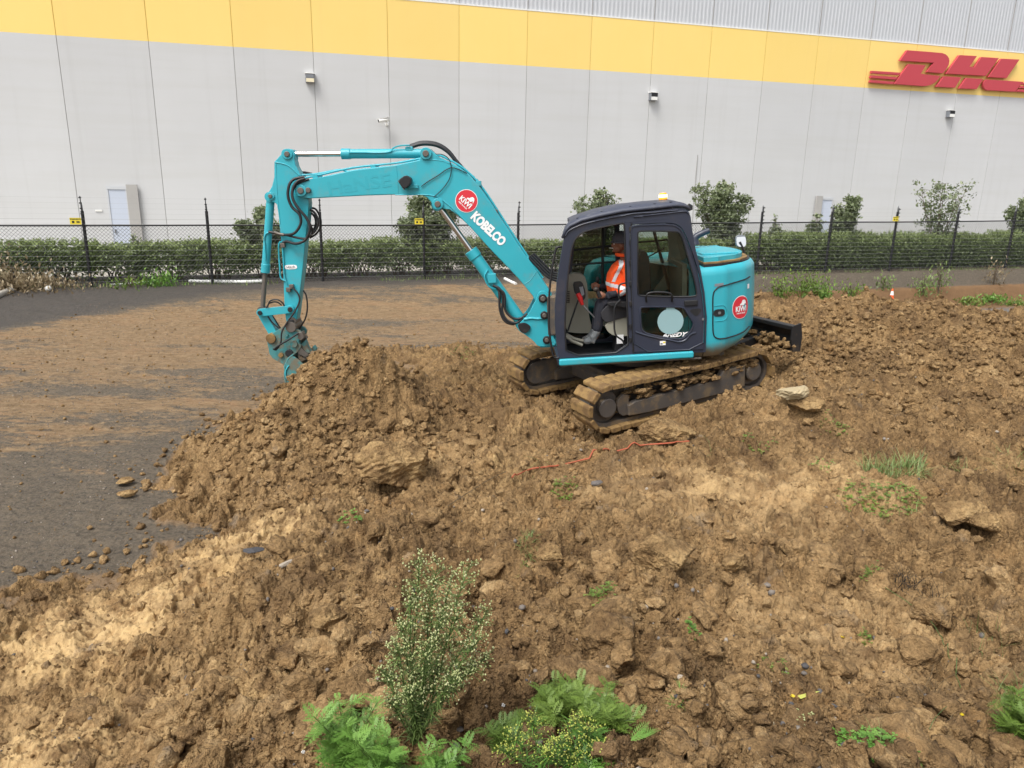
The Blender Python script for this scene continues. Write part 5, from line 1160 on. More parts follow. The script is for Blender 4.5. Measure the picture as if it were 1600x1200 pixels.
# beacon, light bar, exhaust, mirrors
p=T(1036,322,.62); e=MB(); zr=rz(p[0]); 
e.cyl((p[0],.62,zr-.01),(p[0],.62,zr+.035),.055,seg=20); be=e.build('beacon','black',ex,smooth=40)
e=MB(); e.tube([(p[0],.62,zr+.035),(p[0],.62,zr+.10),(p[0],.62,zr+.115)],[.054,.047,.04],20); e.build('lens','amber',be,smooth=40)
e=MB(); e.tube([(p[0],.62,zr+.06),(p[0],.62,zr+.095)],[.0555,.052],14); e.build('lit_bulb','bulb',be,smooth=40)
mb=MB(); mb.tube([TP(1370,108,.5,(860,305,1/6.4)),TP(1395,125,.5,(860,305,1/6.4)),TP(1400,150,.5,(860,305,1/6.4))],[.04,.045,.03],10); mb.tube([TP(1200,100,.5,(860,305,1/6.4)),TP(1300,96,.5,(860,305,1/6.4)),TP(1375,115,.5,(860,305,1/6.4))],.014,6); mb.build('rear_work_light','black',cf,smooth=50)
mb=MB(); mb.tube(spline([T(1085,382,-.3),T(1086,372,-.3),T(1094,366,-.3),T(1108,360,-.3)],5),[.075,.07,.062,.058,.055,.052,.05,.048,.046,.044,.044,.044,.044,.042,.042,.04],14); mb.build('exhaust','navy',ex,smooth=50)
def mirror(a,b,c_,px,py,w,h_,yl):
    mb=MB(); mb.tube(spline([a,b,c_],5),.016,8); mi=mb.build('mirror','black',ex,smooth=60)
    p=T(px,py,yl); q=rnd([(p[0]-w,p[2]-h_),(p[0]+w*.9,p[2]-h_*.9),(p[0]+w,p[2]+h_),(p[0]-w*.9,p[2]+h_)],2)
    mb=MB(); mb.plate([q],yl-.03,yl+.012); mb.build('mirror_shell','lamp_grey',mi,bevel=.01)
    q2=[(x*.9+p[0]*.1,z*.9+p[2]*.1) for x,z in q]; mb=MB(); zc_=p[2]; mb.add([(x,yl+.022-(z-zc_)*.16,z) for x,z in q2],[tuple(range(len(q2)))]); mb.build('mirror_glass','mirror',mi)
mirror(T(1163,410,.05),T(1162,392,.05),T(1156,378,.06),1157.5,377,.075,.085,.03)
# ================= body: skirt, rear body, hood
a=T(874,572,K1+.04);b=T(1084,559,K1+.04)
vs=[]
q=[(a[0]+.0,a[2]),(a[0]+.0,a[2]+.085),(b[0],b[2]+.085),(b[0],b[2])]
mb=MB(); mb.plate([q],K1-.015,K1+.05); bd=mb.build('side_skirt','teal',ex,bevel=.02,seg=3)
MB().box((b[0]+.45,-.9,a[2]-.02),(a[0]-.02,.72,a[2]+.06)).build('revolving_frame','black',bd)
# plan curve of the rear body (x,y) from the cab rear corner round the tail
tail_px=1176
def plan():
    k_=-.09; P=[(-.52,1.035),(-.65,1.035),(-.85,1.03),(-1.0-k_*0,1.0),(-1.09,.93),(-1.30,.82),(-1.43,.66),(-1.52,.48),(-1.575,.25),(-1.59,0),(-1.575,-.25),(-1.52,-.48),(-1.43,-.66),(-1.30,-.82),(-1.09,-.93),(-1.0,-1.0),(-.85,-1.03),(-.2,-1.03),(.3,-1.03)]
    P=np.array(P); seg=np.linalg.norm(np.diff(P,axis=0),axis=1); S=np.concatenate([[0],np.cumsum(seg)])
    ss=np.linspace(0,S[-1],90); return ss,np.interp(ss,S,P[:,0]),np.interp(ss,S,P[:,1])
SSp,PX,PYp=plan()
zt0=T(1092,420,1.03)[2]; zb0=T(1100,559,1.03)[2]
def zt(s): return zt0+.03*min(1,s/1.2)+0*s
def zbot(s): x=np.interp(s,SSp,PX); return zb0-.01+.17*smooth((-x-.85)/.75)*1.0
def tailp(s,z,off=0.0):
    x=np.interp(s,SSp,PX);y=np.interp(s,SSp,PYp); ds=.02; dx=np.interp(s+ds,SSp,PX)-np.interp(s-ds,SSp,PX); dy=np.interp(s+ds,SSp,PYp)-np.interp(s-ds,SSp,PYp); L=math.hypot(dx,dy); nx,ny=dy/L,-dx/L
    if nx*x+ny*y<0: nx,ny=-nx,-ny
    zb=zbot(s); h=zt(s)-zb; t=(z-zb)/h
    inset=.10*max(0,1-t/.16)**2+.05*max(0,(t-.93)/.07)**2+.015*(2*t-1)**2
    return (x+nx*(off-inset),y+ny*(off-inset),z)
vs=[];fs=[];nt_=26
for s_ in SSp:
    for k in range(nt_+1):
        t=k/nt_; t=.5-.5*math.cos(math.pi*t); vs.append(tailp(s_,zbot(s_)+(zt(s_)-zbot(s_))*t))
nS=len(SSp)
for i in range(nS-1):
    for k in range(nt_): a_=i*(nt_+1)+k; fs.append((a_,a_+nt_+1,a_+nt_+2,a_+1))
top=[i*(nt_+1)+nt_ for i in range(nS)]; bot=[i*(nt_+1) for i in range(nS)]
fs.append(tuple(top)); fs.append(tuple(bot[::-1])); 
fs.append(tuple(range(0,nt_+1))); fs.append(tuple(range((nS-1)*(nt_+1)+nt_,(nS-1)*(nt_+1)-1,-1)))
mb=MB(); mb.add(vs,fs); body=mb.build('rear_body','teal_body',ex,smooth=45)
# dark gap strip and hood on top
def ringplate(name,mat,inset,z0,z1,parent,bev=.02,x0=-.55):
    q=[]
    for s_ in SSp[::2]:
        x,y,_=tailp(s_,(zt(s_)+zbot(s_))/2,-inset); q.append((min(x,x0-.0),y))
    n=len(q); vs=[(x,y,z0) for x,y in q]+[(x,y,z1) for x,y in q]; f=[tuple(range(n-1,-1,-1)),tuple(range(n,2*n))]+[(i,(i+1)%n,(i+1)%n+n,i+n) for i in range(n)]
    m_=MB(); m_.add(vs,f); return m_.build(name,mat,parent,bevel=bev)
ringplate('hood_gap','black',.07,zt0-.05,zt0+.042,body,.005,-.72)
ringplate('dusty_ledge','mudpad',.10,zt0+.04,zt0+.060,body,.006,-.72)
hd=ringplate('engine_hood','teal',.17,zt0+.055,zt0+.115,ex,.03,-.74)
mb=MB(); mb.box((-1.28,-.5,zt0+.11),(-.80,.55,zt0+.135)); mb.build('hood_panel','teal',hd,bevel=.02)
def _sil():
    b_=(-1,0)
    for s_ in np.linspace(0,3,121):
        x,y,z=tailp(s_,(zt0+zb0)/2); c=RC.T@(UO+UF*x+UL*y+UU_*z-CP); u=800+F*c[0]/-c[2]
        if u>b_[0]: b_=(u,s_)
    print('tail silhouette px',b_); return b_[1]
SMAX=_sil()-.02
# side door seam, latch, decals on the curved side
def s_of(px,py,off=0.0):
    best=None
    for s_ in np.linspace(0,SMAX,201):
        for z in (zt0,):
            pass
        x,y,_=tailp(s_,(zt0+zb0)/2)
        # z on this vertical line where the row matches
        for _k in range(1):
            P=UO+UF*x+UL*y; c=lambda z_: (RC.T@(P+UU_*z_-CP)); 
            z=.5; lo,hi=.3,2.5
            for _i in range(24):
                mid=(lo+hi)/2; cc=c(mid); v=600-F*cc[1]/-cc[2]
                if v>py: lo=mid
                else: hi=mid
            cc=c((lo+hi)/2); u=800+F*cc[0]/-cc[2]
        e_=abs(u-px)
        if best is None or e_<best[0]: best=(e_,s_,(lo+hi)/2)
    return best[1],best[2]
def strip(pts,w,mat,parent,name,off=.003,closed=False):
    P=[s_of(*q) for q in pts]; 
    P=[tuple(p) for p in spline(P,8)] if len(P)>2 else P
    mb=MB(); mb.tube([tailp(a,b,off) for a,b in P],w,6); return mb.build(name,mat,parent,smooth=60)
seam=[(1172,432),(1150,441),(1128,447),(1119,452),(1114,462),(1114,490),(1114,515),(1116,525),(1122,529),(1130,529),(1150,524),(1171,510)]
strip(seam,.009,'black',body,'panel_seam')
s0,z0=s_of(1124,489); 
def patch(s0,z0,pts,off,mat,parent,name):
    mb=MB(); c=tailp(s0,z0,off); vs=[c]+[tailp(s0+a,z0+b,off) for a,b in pts]; n=len(pts); mb.add(vs,[(0,1+i,1+(i+1)%n) for i in range(n)]); return mb.build(name,mat,parent)
patch(s0,z0,rnd([(-.075,-.045),(.075,-.045),(.075,.05),(-.075,.05)],2),.006,'black',body,'door_latch')
patch(s0,z0,rnd([(-.02,-.015),(.02,-.015),(.02,.02),(-.02,.02)],2),.010,'galv',body,'latch_lock')
strip([(1116,478),(1130,477),(1135,483),(1136,492),(1131,500),(1117,502)],.004,'teal',body,'latch_rim')
s0,z0=s_of(1157,480)
roundel(body,lambda u,v,l:tailp(s0+u,z0+v,l+.002),.152)
s1_,z1_=s_of(1124,445); 
patch(s1_,z1_,[(-.06,-.02),(.06,-.015),(.06,.02),(-.06,.015)],.004,'lamp_grey',body,'sticker')
s1_,z1_=s_of(1169,447); patch(s1_,z1_,[(-.03,-.03),(.03,-.03),(.03,.03),(-.03,.03)],.004,'white',body,'sticker')
s1_,z1_=s_of(1101,558); strip([(1101,560),(1101,553)],.006,'black',body,'panel_seam')
# right-hand tank cover seen through the cab
mb=MB(); q=T2([(952,408),(935,413),(922,425),(919,440),(918,455),(1010,455),(1080,440),(1080,400),(1000,402)],-.35,(0,0,1)); mb.plate([q],-1.05,-.32); mb.build('tank_cover','teal',ex,bevel=.04)
MB().box((-.6,-1.05,.80),(.95,-.3,1.25)).build('side_locker','teal',ex,bevel=.03)
MB().box((-1.1,-.6,.60),(.95,.6,.74)).build('turntable','frame',ex,bevel=.01)
mb=MB(); mb.cyl((0,0,.50),(0,0,.66),.45,seg=32); mb.build('slew_ring','frame',ex,smooth=40)
# ================= undercarriage
GF,GL,GU=frame(rad(26),rad(6),0); GO=UO+np.array([0,0,.04]); MG=MU.inverted()@mat4(GO,GF,GL,GU)
hx=1.19; ri=.235; ZC=.30 
def track_path():
    P=[]; zc=ZC
    for k in range(13): t=-math.pi/2+math.pi*k/12; P.append((hx+ri*math.cos(t),zc+ri*math.sin(t)))
    for x in (.8,.4,0,-.4,-.8): P.append((x,zc+ri-.02*(1-(x/1.1)**2)))
    for k in range(13): t=math.pi/2+math.pi*k/12; P.append((-hx+ri*math.cos(t),zc+ri*math.sin(t)))
    for x in (-.6,0,.6): P.append((x,zc-ri))
    return P+[P[0]]
TPp=np.array(track_path()); sg_=np.linalg.norm(np.diff(TPp,axis=0),axis=1); TS=np.concatenate([[0],np.cumsum(sg_)]); NL=40
shoe=MB(); pit=TS[-1]/NL
# pad in its own frame: x along travel, y across, z outwards, rounded chunky block with a raised bar
prof_=[(-pit*.49,0),(-pit*.49,.040),(-pit*.42,.058),(pit*.25,.064),(pit*.46,.054),(pit*.49,.02),(pit*.49,0)]
shoe.plate([prof_],-.225,.225)
sme=None
for side_,yc in ((1,.95),(-1,-.95)):
    tk=bpy.data.objects.new('track',None); COL.objects.link(tk); tk.parent=ex; tk.matrix_local=MG
    mb=MB(); vs=[];ff=[]
    for x,z in TPp: vs+=[(x,yc-.12,z),(x,yc+.12,z)]
    n=len(TPp)
    mb.add(vs,[(2*i,2*i+1,2*i+3,2*i+2) for i in range(n-1)]); o=mb.build('chain','frame',tk); md=o.modifiers.new('t','SOLIDIFY'); md.thickness=.05; md.offset=0
    for k in range(NL):
        s_=(k+.5)*pit; x=np.interp(s_,TS,TPp[:,0]);z=np.interp(s_,TS,TPp[:,1]); x2=np.interp((s_+.03)%TS[-1],TS,TPp[:,0]);z2=np.interp((s_+.03)%TS[-1],TS,TPp[:,1]); x1=np.interp((s_-.03)%TS[-1],TS,TPp[:,0]);z1=np.interp((s_-.03)%TS[-1],TS,TPp[:,1])
        tx,tz=x2-x1,z2-z1; L=math.hypot(tx,tz); tx/=L;tz/=L
        if sme is None: so_=shoe.build('track_shoe','mudpad',tk,bevel=.014); sme=so_.data; o=so_
        else:
            o=bpy.data.objects.new('track_shoe',sme); COL.objects.link(o); o.parent=tk; md=o.modifiers.new('bevel','BEVEL'); md.width=.014; md.segments=2
        nx,nz=tz,-tx
        jit=random.uniform(-.006,.006)
        o.matrix_local=Matrix([[tx,0,nx,x+nx*(.02+jit)],[0,1,0,yc],[tz,0,nz,z+nz*(.02+jit)],[0,0,0,1]])
    ys=(yc+.17,yc-.17)
    # side frame plate
    for sy in (1,-1):
        y0,y1=(yc+.10,yc+.19) if sy==1 else (yc-.19,yc-.10)
        mb=MB(); mb.plate([[(-1.0,.14),(-1.0,.44),(-.62,.44),(-.55,.33),(.80,.31),(.90,.28),(.90,.14),(.6,.12),(-.7,.12)]],y0,y1); mb.build('track_frame','frame',tk,bevel=.015)
    for nm,x,r in (('idler',hx,.21),('sprocket',-hx,.20)):
        mb=MB(); mb.cyl((x,yc-.07,ZC),(x,yc+.07,ZC),r,seg=32); w_=mb.build(nm,'frame',tk,smooth=40,bevel=.01)
    # idler fork covers
    for sy in (1,-1):
        y0,y1=(yc+.085,yc+.135) if sy==1 else (yc-.135,yc-.085)
        if side_*sy==1:   # round hub outside
            mb=MB(); mb.cyl((hx,y0,ZC),(hx,y1+.03,ZC),.125,seg=28); mb.build('hub','frame',tk,smooth=40,bevel=.01)
            mb=MB(); mb.plate([[(.86,.14),(.86,.40),(.95,.43),(1.02,.38),(1.045,.30),(1.02,.20),(.96,.14)]],y0,y1+.01); mb.build('idler_guard','frame',tk,bevel=.01)
        else:
            q=[(hx+.165*math.cos(t),ZC+.165*math.sin(t)) for t in np.linspace(-math.pi/2,math.pi/2,12)]+[(.78,.47),(.76,.15)]
            mb=MB(); mb.plate([q],y0,y1); mb.build('idler_cover','frame',tk,bevel=.01)
    mb=MB(); mb.cyl((-hx,yc-.15,ZC),(-hx,yc+.16,ZC),.13,seg=24); mb.build('drive_motor','frame',tk,smooth=40,bevel=.02)
    for x in (-.7,-.35,0,.35,.7):
        mb=MB(); mb.cyl((x,yc-.1,.12),(x,yc+.1,.12),.055,seg=16); mb.build('roller','frame',tk,smooth=40)
    # clay packed between the side frame and the upper run
    rn=np.random.RandomState(3+side_); V=[];Fq=[];o_=0
    for k in range(90):
        Vv,Fc=ico(3,200+k%11,.9,9); s_=rn.uniform(.03,.07); x=rn.uniform(-1.25,.85); P=Vv*s_*np.array([1.3,1,.8])+np.array([x,yc+side_*rn.uniform(.02,.2),rn.uniform(.33,.46)+ (.04 if x<-.4 else 0)]); V.append(P);Fq.append(Fc+o_);o_+=len(P)
    for k in range(50):
        Vv,Fc=ico(3,200+k%11,.9,9); s_=rn.uniform(.02,.05); x=rn.uniform(-1.3,.3); P=Vv*s_*np.array([1.5,1.3,.7])+np.array([x,yc+rn.uniform(-.2,.24),ZC+ri+.06+rn.uniform(-.02,.03)]); V.append(P);Fq.append(Fc+o_);o_+=len(P)
    V=np.concatenate(V);Fq=np.concatenate(Fq); npmesh('packed_clay',V,Fq,'soil',{'rid':np.full(len(V),.4),'yel':np.zeros(len(V))},parent=tk)['kind']='stuff'
cf_=MB(); cf_.box((-.6,-.85,.20),(.6,.85,.42)); cf_.box((.35,-.8,.16),(.62,.8,.34)); o=cf_.build('car_body','frame',ex,bevel=.03,mw=MG)
# blade at the rear of the undercarriage
vs=[];fs=[];pr=[(-1.93,.82),(-1.98,.74),(-2.0,.65),(-1.98,.56),(-1.93,.48)]
mb=MB(); mb.plate([[(a-.0,b) for a,b in pr]+[(a+.03,b) for a,b in pr[::-1]]],-1.09,1.09); bl=mb.build('dozer_blade','blade',ex,bevel=.006,mw=MG)
MB().box((-1.96,-1.09,.77),(-1.86,1.09,.83)).build('top_beam','blade',bl,bevel=.01); MB().box((-1.97,-1.09,.47),(-1.86,1.09,.55)).build('bottom_beam','blade',bl,bevel=.01)
for sy in (-1,1):
    mb=MB(); mb.plate([[(-1.86,.83),(-2.02,.85),(-2.05,.65),(-2.02,.44),(-1.88,.46),(-1.84,.65)]],sy*1.09-.012*(1-sy)*1.0,sy*1.09+.012*(1+sy)*1.0); mb.build('end_plate','blade',bl,bevel=.004)
    mb=MB(); mb.plate([[(-1.90,.50),(-1.90,.62),(-1.2,.50),(-.55,.42),(-.55,.30),(-1.2,.38)]],sy*.48-.05,sy*.48+.05); mb.build('push_arm','blade',bl,bevel=.01)
rn=np.random.RandomState(31); V=[];Fq=[];o_=0
for k in range(40):
    Vv,Fc=ico(3,200+k%11,.9,9); s_=rn.uniform(.03,.09); P=Vv*s_+np.array([-1.86+rn.uniform(-.03,.12),.70+rn.normal()*.18,.52+abs(rn.normal())*.07]); V.append(P);Fq.append(Fc+o_);o_+=len(P)
V=np.concatenate(V);Fq=np.concatenate(Fq); npmesh('packed_clay',V,Fq,'soil',{'rid':np.full(len(V),.4),'yel':np.zeros(len(V))},parent=bl)['kind']='stuff'
# ================================================================== OPERATOR
W=lambda p: tuple(MU@Vector(p))
def J(px,py,y): return W(T(px,py,y))
pe_loc=MU@Vector(T(985,470,.58))
# skeleton: pelvis, spine, chest, neck, head ; legs ; arms
def person():
    y=.58
    V=[J(978,468,y),J(967,450,y),J(967,431,y),J(976,412,y),J(975,402,y),J(972,392,y),
       J(978,472,y+.10),J(941,470,y+.13),J(936,500,y+.12),J(931,527,y+.12),J(919,533,y+.12),  # near leg 6-10
       J(978,472,y-.10),J(938,467,y-.12),J(933,498,y-.12),J(928,524,y-.12),J(916,530,y-.12),   # far leg 11-15
       J(982,417,y+.20),J(986,450,y+.24),J(956,461,y+.22),J(945,461,y+.21),                    # near arm 16-19
       J(976,416,y-.19),J(968,445,y-.24),J(944,449,y-.16),J(936,446,y-.13)]                   # far arm 20-23
    E_=[(0,1),(1,2),(2,3),(3,4),(4,5),(0,6),(6,7),(7,8),(8,9),(9,10),(0,11),(11,12),(12,13),(13,14),(14,15),(3,16),(16,17),(17,18),(18,19),(3,20),(20,21),(21,22),(22,23)]
    R_=[.15,.13,.14,.11,.055,.055,.09,.07,.055,.045,.04,.09,.07,.055,.045,.04,.06,.05,.035,.028,.06,.05,.035,.028]
    return V,E_,R_
PV,PE,PR=person()
Hc=Vector(J(969,381,.58)); fw=Vector(UF); lf=Vector(UL); upv=Vector(UU_)
def headshape(mb):
    rot=Matrix((fw,lf,upv)).transposed()
    ellipsoid(mb,Hc+upv*.02-fw*.005,(.098,.078,.115),rot,24,16)      # skull
    ellipsoid(mb,Hc+fw*.035-upv*.055,(.062,.058,.065),rot,18,12)      # jaw
    ellipsoid(mb,Hc+fw*.098-upv*.012,(.02,.015,.028),rot,12,8)        # nose
    ellipsoid(mb,Hc+fw*.085-upv*.052,(.018,.026,.010),rot,12,8)        # lips
    ellipsoid(mb,Hc+fw*.083-upv*.090,(.022,.024,.018),rot,12,8)       # chin
    ellipsoid(mb,Hc+fw*.082+upv*.022,(.016,.045,.010),rot,12,8)       # brow
    for s_ in (1,-1): ellipsoid(mb,Hc+lf*.078*s_-fw*.012-upv*.02,(.022,.012,.034),rot,12,8)   # ears
    # hands: palm, four curled fingers, thumb
    for (hp,s_) in ((Vector(PV[19]),1),(Vector(PV[23]),-1)):
        palm=hp+fw*.035-upv*.004
        ellipsoid(mb,palm,(.046,.022,.042),rot,16,10)
        for k in range(4):
            b=palm+fw*.03+upv*(.028-k*.020); L=(.030,.034,.032,.024)[k]
            c=b+fw*L+lf*(-.006*s_); d=c+fw*.006-lf*.024*s_; f_=d-fw*.022-lf*.008*s_
            mb.tube([b,c,d,f_],[.0105,.010,.009,.0075],8)
        t0=palm+upv*.022-fw*.012; mb.tube([t0,t0+upv*.022+fw*.022-lf*.008*s_,t0+upv*.022+fw*.052-lf*.02*s_],[.013,.0115,.009],8)
pb_=skinned(PV,PE,PR,1,extra=headshape,voxel=.0065)
per=pb_.build('person','skin',smooth=True); tag(per,'operator in orange hi-vis jacket and grey beanie seated in the cab','person')
# beanie
mb=MB(); rot=Matrix((fw,lf,upv)).transposed()
vs=[];fs=[]; rg=9; sgm=28
for i in range(rg+1):
    th=math.pi*.56*i/rg
    for k in range(sgm):
        a=2*math.pi*k/sgm; r_x=(.118+.003*math.sin(a*14)); p=Vector((math.sin(th)*math.cos(a)*r_x,math.sin(th)*math.sin(a)*.096,math.cos(th)*.128)); p=rot@p; vs.append(Hc+upv*.042-fw*.012+p-upv*(.018*(1-math.cos(a))*.5 if i==rg else 0))
for i in range(rg):
    for k in range(sgm): a_=i*sgm+k;b_=i*sgm+(k+1)%sgm; fs.append((a_,a_+sgm,b_+sgm,b_))
mb.add(vs,fs); o=mb.build('beanie','beanie',per,smooth=True); md=o.modifiers.new('t','SOLIDIFY'); md.thickness=.012
mb=MB(); c=Hc+upv*.042-fw*.012; mb.tube([c+rot@Vector((.123*math.cos(a),.10*math.sin(a),-.012-.014*(1-math.cos(a))*.5)) for a in np.linspace(0,2*math.pi,30)],.014,8,False); mb.build('beanie_cuff','beanie',o,smooth=True)
# eyes
mb=MB(); 
for s_ in (1,-1): ellipsoid(mb,Hc+fw*.083+upv*.008+lf*.030*s_,(.010,.014,.008),rot,10,8)
mb.build('eyes','white',per,smooth=True)
mb=MB(); mb.tube([Hc+fw*.095-upv*.052+lf*.02,Hc+fw*.15-upv*.040+lf*.03],.005,6); mb.build('cigarette','white',per)
# jacket
def pick(ids,rad_,mat,name,extra=None,voxel=.008,ext=None):
    V=[PV[i] for i in ids]; m_={i:k for k,i in enumerate(ids)}; E_=[(m_[a],m_[b]) for a,b in PE if a in m_ and b in m_]
    if ext:
        for (i,p,r) in ext: V.append(p); E_.append((m_[i],len(V)-1)); rad_=rad_+[r]
    q=skinned(V,E_,rad_,1,extra=extra,voxel=voxel); return q.build(name,mat,per,smooth=True)
lerp=lambda a,b,t: tuple(np.array(a)*(1-t)+np.array(b)*t)
jk=pick([0,1,2,3,4,16,17,20,21],[.175,.20,.205,.155,.085,.095,.085,.09,.08],'orange','jacket',ext=[(17,lerp(PV[17],PV[18],.8),.055),(21,lerp(PV[21],PV[22],.8),.05)])
pick([18,19],[.047,.042],'cuff','sleeve_cuff',ext=[(18,lerp(PV[17],PV[18],.66),.050)],voxel=.006)
pick([22,23],[.045,.040],'cuff','sleeve_cuff',ext=[(22,lerp(PV[21],PV[22],.7),.048)],voxel=.006)
def tape(a,b,ra,rb,w,name='reflective_tape'):
    """band round the body axis a->b, elliptical"""
    pass
# reflective tapes hug the jacket: cut from a slightly larger copy of its surface
import mathutils
def band(src,tests,name,mat,off=.004):
    me=src.data; vs=[v.co.copy()+v.normal*off for v in me.vertices]; fs=[tuple(p.vertices) for p in me.polygons if tests(p.center)]
    used=sorted({i for f in fs for i in f}); mp={i:k for k,i in enumerate(used)}
    if not fs: return None
    mb=MB(); mb.add([vs[i] for i in used],[tuple(mp[i] for i in f) for f in fs]); return mb.build(name,mat,jk,smooth=True)
inv=MU.inverted()
def up_(p): q=inv@p; return q
ws0=T(944,444,.75);ws1=T(988,452,.75)
def waist(c): q=up_(c); zc=ws0[2]+(q.x-ws0[0])*(ws1[2]-ws0[2])/(ws1[0]-ws0[0]); return abs(q.z-zc)<.024
band(jk,waist,'waist_tape','reflect')
sh0=T(958,442,.75);sh1=T(972,408,.75)
def vert(c): q=up_(c); xc=sh0[0]+(q.z-sh0[2])*(sh1[0]-sh0[0])/(sh1[2]-sh0[2]); return abs(q.x-xc)<.022 and abs(q.y-.58)>.05 and q.z>ws0[2]+.02
band(jk,vert,'chest_tape','reflect')
def sleeve(c): q=up_(c); return q.y>.72 and abs((q.z-T(980,450,.82)[2])+(q.x-T(980,450,.82)[0])*.9)<.03
band(jk,sleeve,'sleeve_tape','reflect')
mb=MB(); cpt=(Vector(PV[4])+Vector(PV[5]))/2; mb.tube([cpt+rot@Vector((.075*math.cos(a)+.01,.07*math.sin(a),-.01+.01*math.cos(a))) for a in np.linspace(0,2*math.pi,24)],.024,8,False); mb.build('collar','orange',jk,smooth=True)
pick([0,6,7,8,11,12,13],[.16,.115,.09,.072,.115,.09,.072],'trousers','trousers',ext=[(8,lerp(PV[8],PV[9],.75),.07),(13,lerp(PV[13],PV[14],.75),.07)])
pick([9,10],[.062,.05],'boot','boot',ext=[(9,lerp(PV[8],PV[9],.55),.066),(10,tuple(Vector(PV[10])+fw*.07-upv*.01),.042)])
pick([14,15],[.062,.05],'boot','boot',ext=[(14,lerp(PV[13],PV[14],.55),.066),(15,tuple(Vector(PV[15])+fw*.07-upv*.01),.042)])
# ================================================================== LUMPS, WEEDS, BITS
M['soil_big']=M['soil']
boulder('earth_clod',612,748,.32,(1.0,.9,1.0),'biggest pale clay clod at the right foot of the left soil pile','soil',401,.4,.5,.22,'clod')
boulder('earth_clod',1040,888,.175,(1.0,.8,.85),'rounded fibrous clod right of centre above the leafy weeds','soil',402,.2,.35,.25,'clod')
boulder('earth_clod',860,880,.085,(.9,.9,1.0),'upright egg shaped clod beside the fine green grass tuft','soil',403,.0,.3,.2,'clod')
boulder('earth_clod',1044,682,.24,(1.1,.8,.7),'broad brown clod at the right end of the orange conduit','soil',404,.1,.4,.3,'clod')
boulder('earth_clod',1492,808,.17,(1.25,.9,.6),'flat topped clod below the big grass tuft','soil',405,.3,.4,.3,'clod')
boulder('earth_clod',1535,826,.12,(1,.9,.9),'round clod tucked against the flat topped clod on the right','soil',406,.3,.35,.25,'clod')
boulder('earth_clod',1262,640,.14,(1.3,.9,.7),'brown clod just below the pale stone','soil',407,.2,.3,.3,'clod')
boulder('earth_clod',1160,602,.20,(1.2,.9,.6),'grey brown clod beside the rear of the near track','soil',408,.2,.3,.35,'clod')
boulder('earth_clod',515,975,.09,(1.0,.8,.8),'round clod left of the tall budding weed','soil',409,.2,.3,.3,'clod')
boulder('earth_clod',195,758,.075,(1.2,.9,.6),'upper of the two clods lying alone on the yard','soil',411,.2,.3,.2,'clod')
boulder('earth_clod',199,778,.07,(1.2,.9,.6),'lower of the two clods lying alone on the yard','soil',412,.5,.3,.2,'clod')
boulder('earth_clod',700,938,.10,(1.1,.8,.8),'clod behind the crown of the tall budding weed','soil',413,.5,.4,.3,'clod')
boulder('earth_clod',1150,890,.08,(1.1,.9,.8),'pale clod right of the rounded fibrous clod','soil',414,.5,.4,.3,'clod')
boulder('pale_stone',1236,620,.15,(1.2,.9,.5),'pale cream angular stone below the dozer blade','stone',410,.7,.35,.25,'stone')
boulder('grey_stone',398,868,.05,(1.3,.9,.5),'flat grey stone on the pale scraped clay at left','pebble',415,.2,.2,.2,'stone')
boulder('grey_stone',930,762,.045,(1.1,.9,.6),'dark grey stone just below the orange conduit','pebble',416,.2,.2,.2,'stone')
boulder('grey_stone',447,890,.04,(1.5,.9,.5),'small brown stone right of the flat grey stone','pebble',417,.8,.2,.2,'stone')
def on(px,py,lift=0.0,detail=True): h=hit(px,py,detail); return Vector((h.x,h.y,h.z+lift))
def cable(name,pts,r,mat,label,cat,lift=.012,dips=True):
    P=[on(a,b) for a,b in pts]; P=[p+Vector((0,0,lift)) for p in P]; q=spline(P,8)
    q=[np.array((a[0],a[1],max(a[2],gz(a[0],a[1])+lift*.5))) for a in q]
    mb=MB(); mb.tube(q,r,6); return tag(mb.build(name,mat,smooth=60),label,cat)
cable('orange_conduit',[(800,752),(830,742),(870,733),(915,722),(960,711),(1000,702),(1040,698),(1076,697)],.008,'cable','orange red conduit lying across the mound below the tracks','conduit',.03)
G=random.Random(99)
def frond(acc,base,d,up,L,w,n=8,lobes=True,curl=.3,lv=.5):
    """deeply cut leaf: midrib with paired pointed lobes"""
    d=Vector(d).normalized(); up=Vector(up); side=d.cross(up); side=side.normalized() if side.length>1e-4 else d.orthogonal().normalized(); nrm=side.cross(d).normalized()
    p=Vector(base); 
    for i in range(n):
        t=(i+.5)/n; c=p+d*(L*t)-nrm*(curl*L*t*t); ll=w*math.sin(math.pi*min(1,.12+t*.95))**.7*(1-.25*t)
        for s_ in (1,-1):
            dr=(d*.75+side*s_*.9-nrm*.12).normalized(); e=c+dr*ll; wd=(dr.cross(nrm)).normalized()*ll*.085
            acc[0]+= [c,c+dr*ll*.45+wd,e,c+dr*ll*.45-wd]; acc[1]+=[lv+G.uniform(-.1,.1)]*4
            if lobes and ll>w*.5:
                for k in (.4,.65):
                    cc=c+dr*ll*k
                    for s2 in (1,-1):
                        d2=(dr*.8+wd.normalized()*s2*.75).normalized(); l2=ll*.35; w2=d2.cross(nrm).normalized()*l2*.22
                        acc[0]+= [cc,cc+d2*l2*.5+w2,cc+d2*l2,cc+d2*l2*.5-w2]; acc[1]+=[lv+G.uniform(-.1,.1)]*4
    a=p; 
    for i in range(4):
        t0,t1=i/4,(i+1)/4; a0=p+d*(L*t0)-nrm*(curl*L*t0*t0); a1=p+d*(L*t1)-nrm*(curl*L*t1*t1); ww=side*L*.016*(1.2-t0)
        acc[0]+=[a0-ww,a0+ww,a1+ww*.7,a1-ww*.7]; acc[1]+=[lv+.1]*4
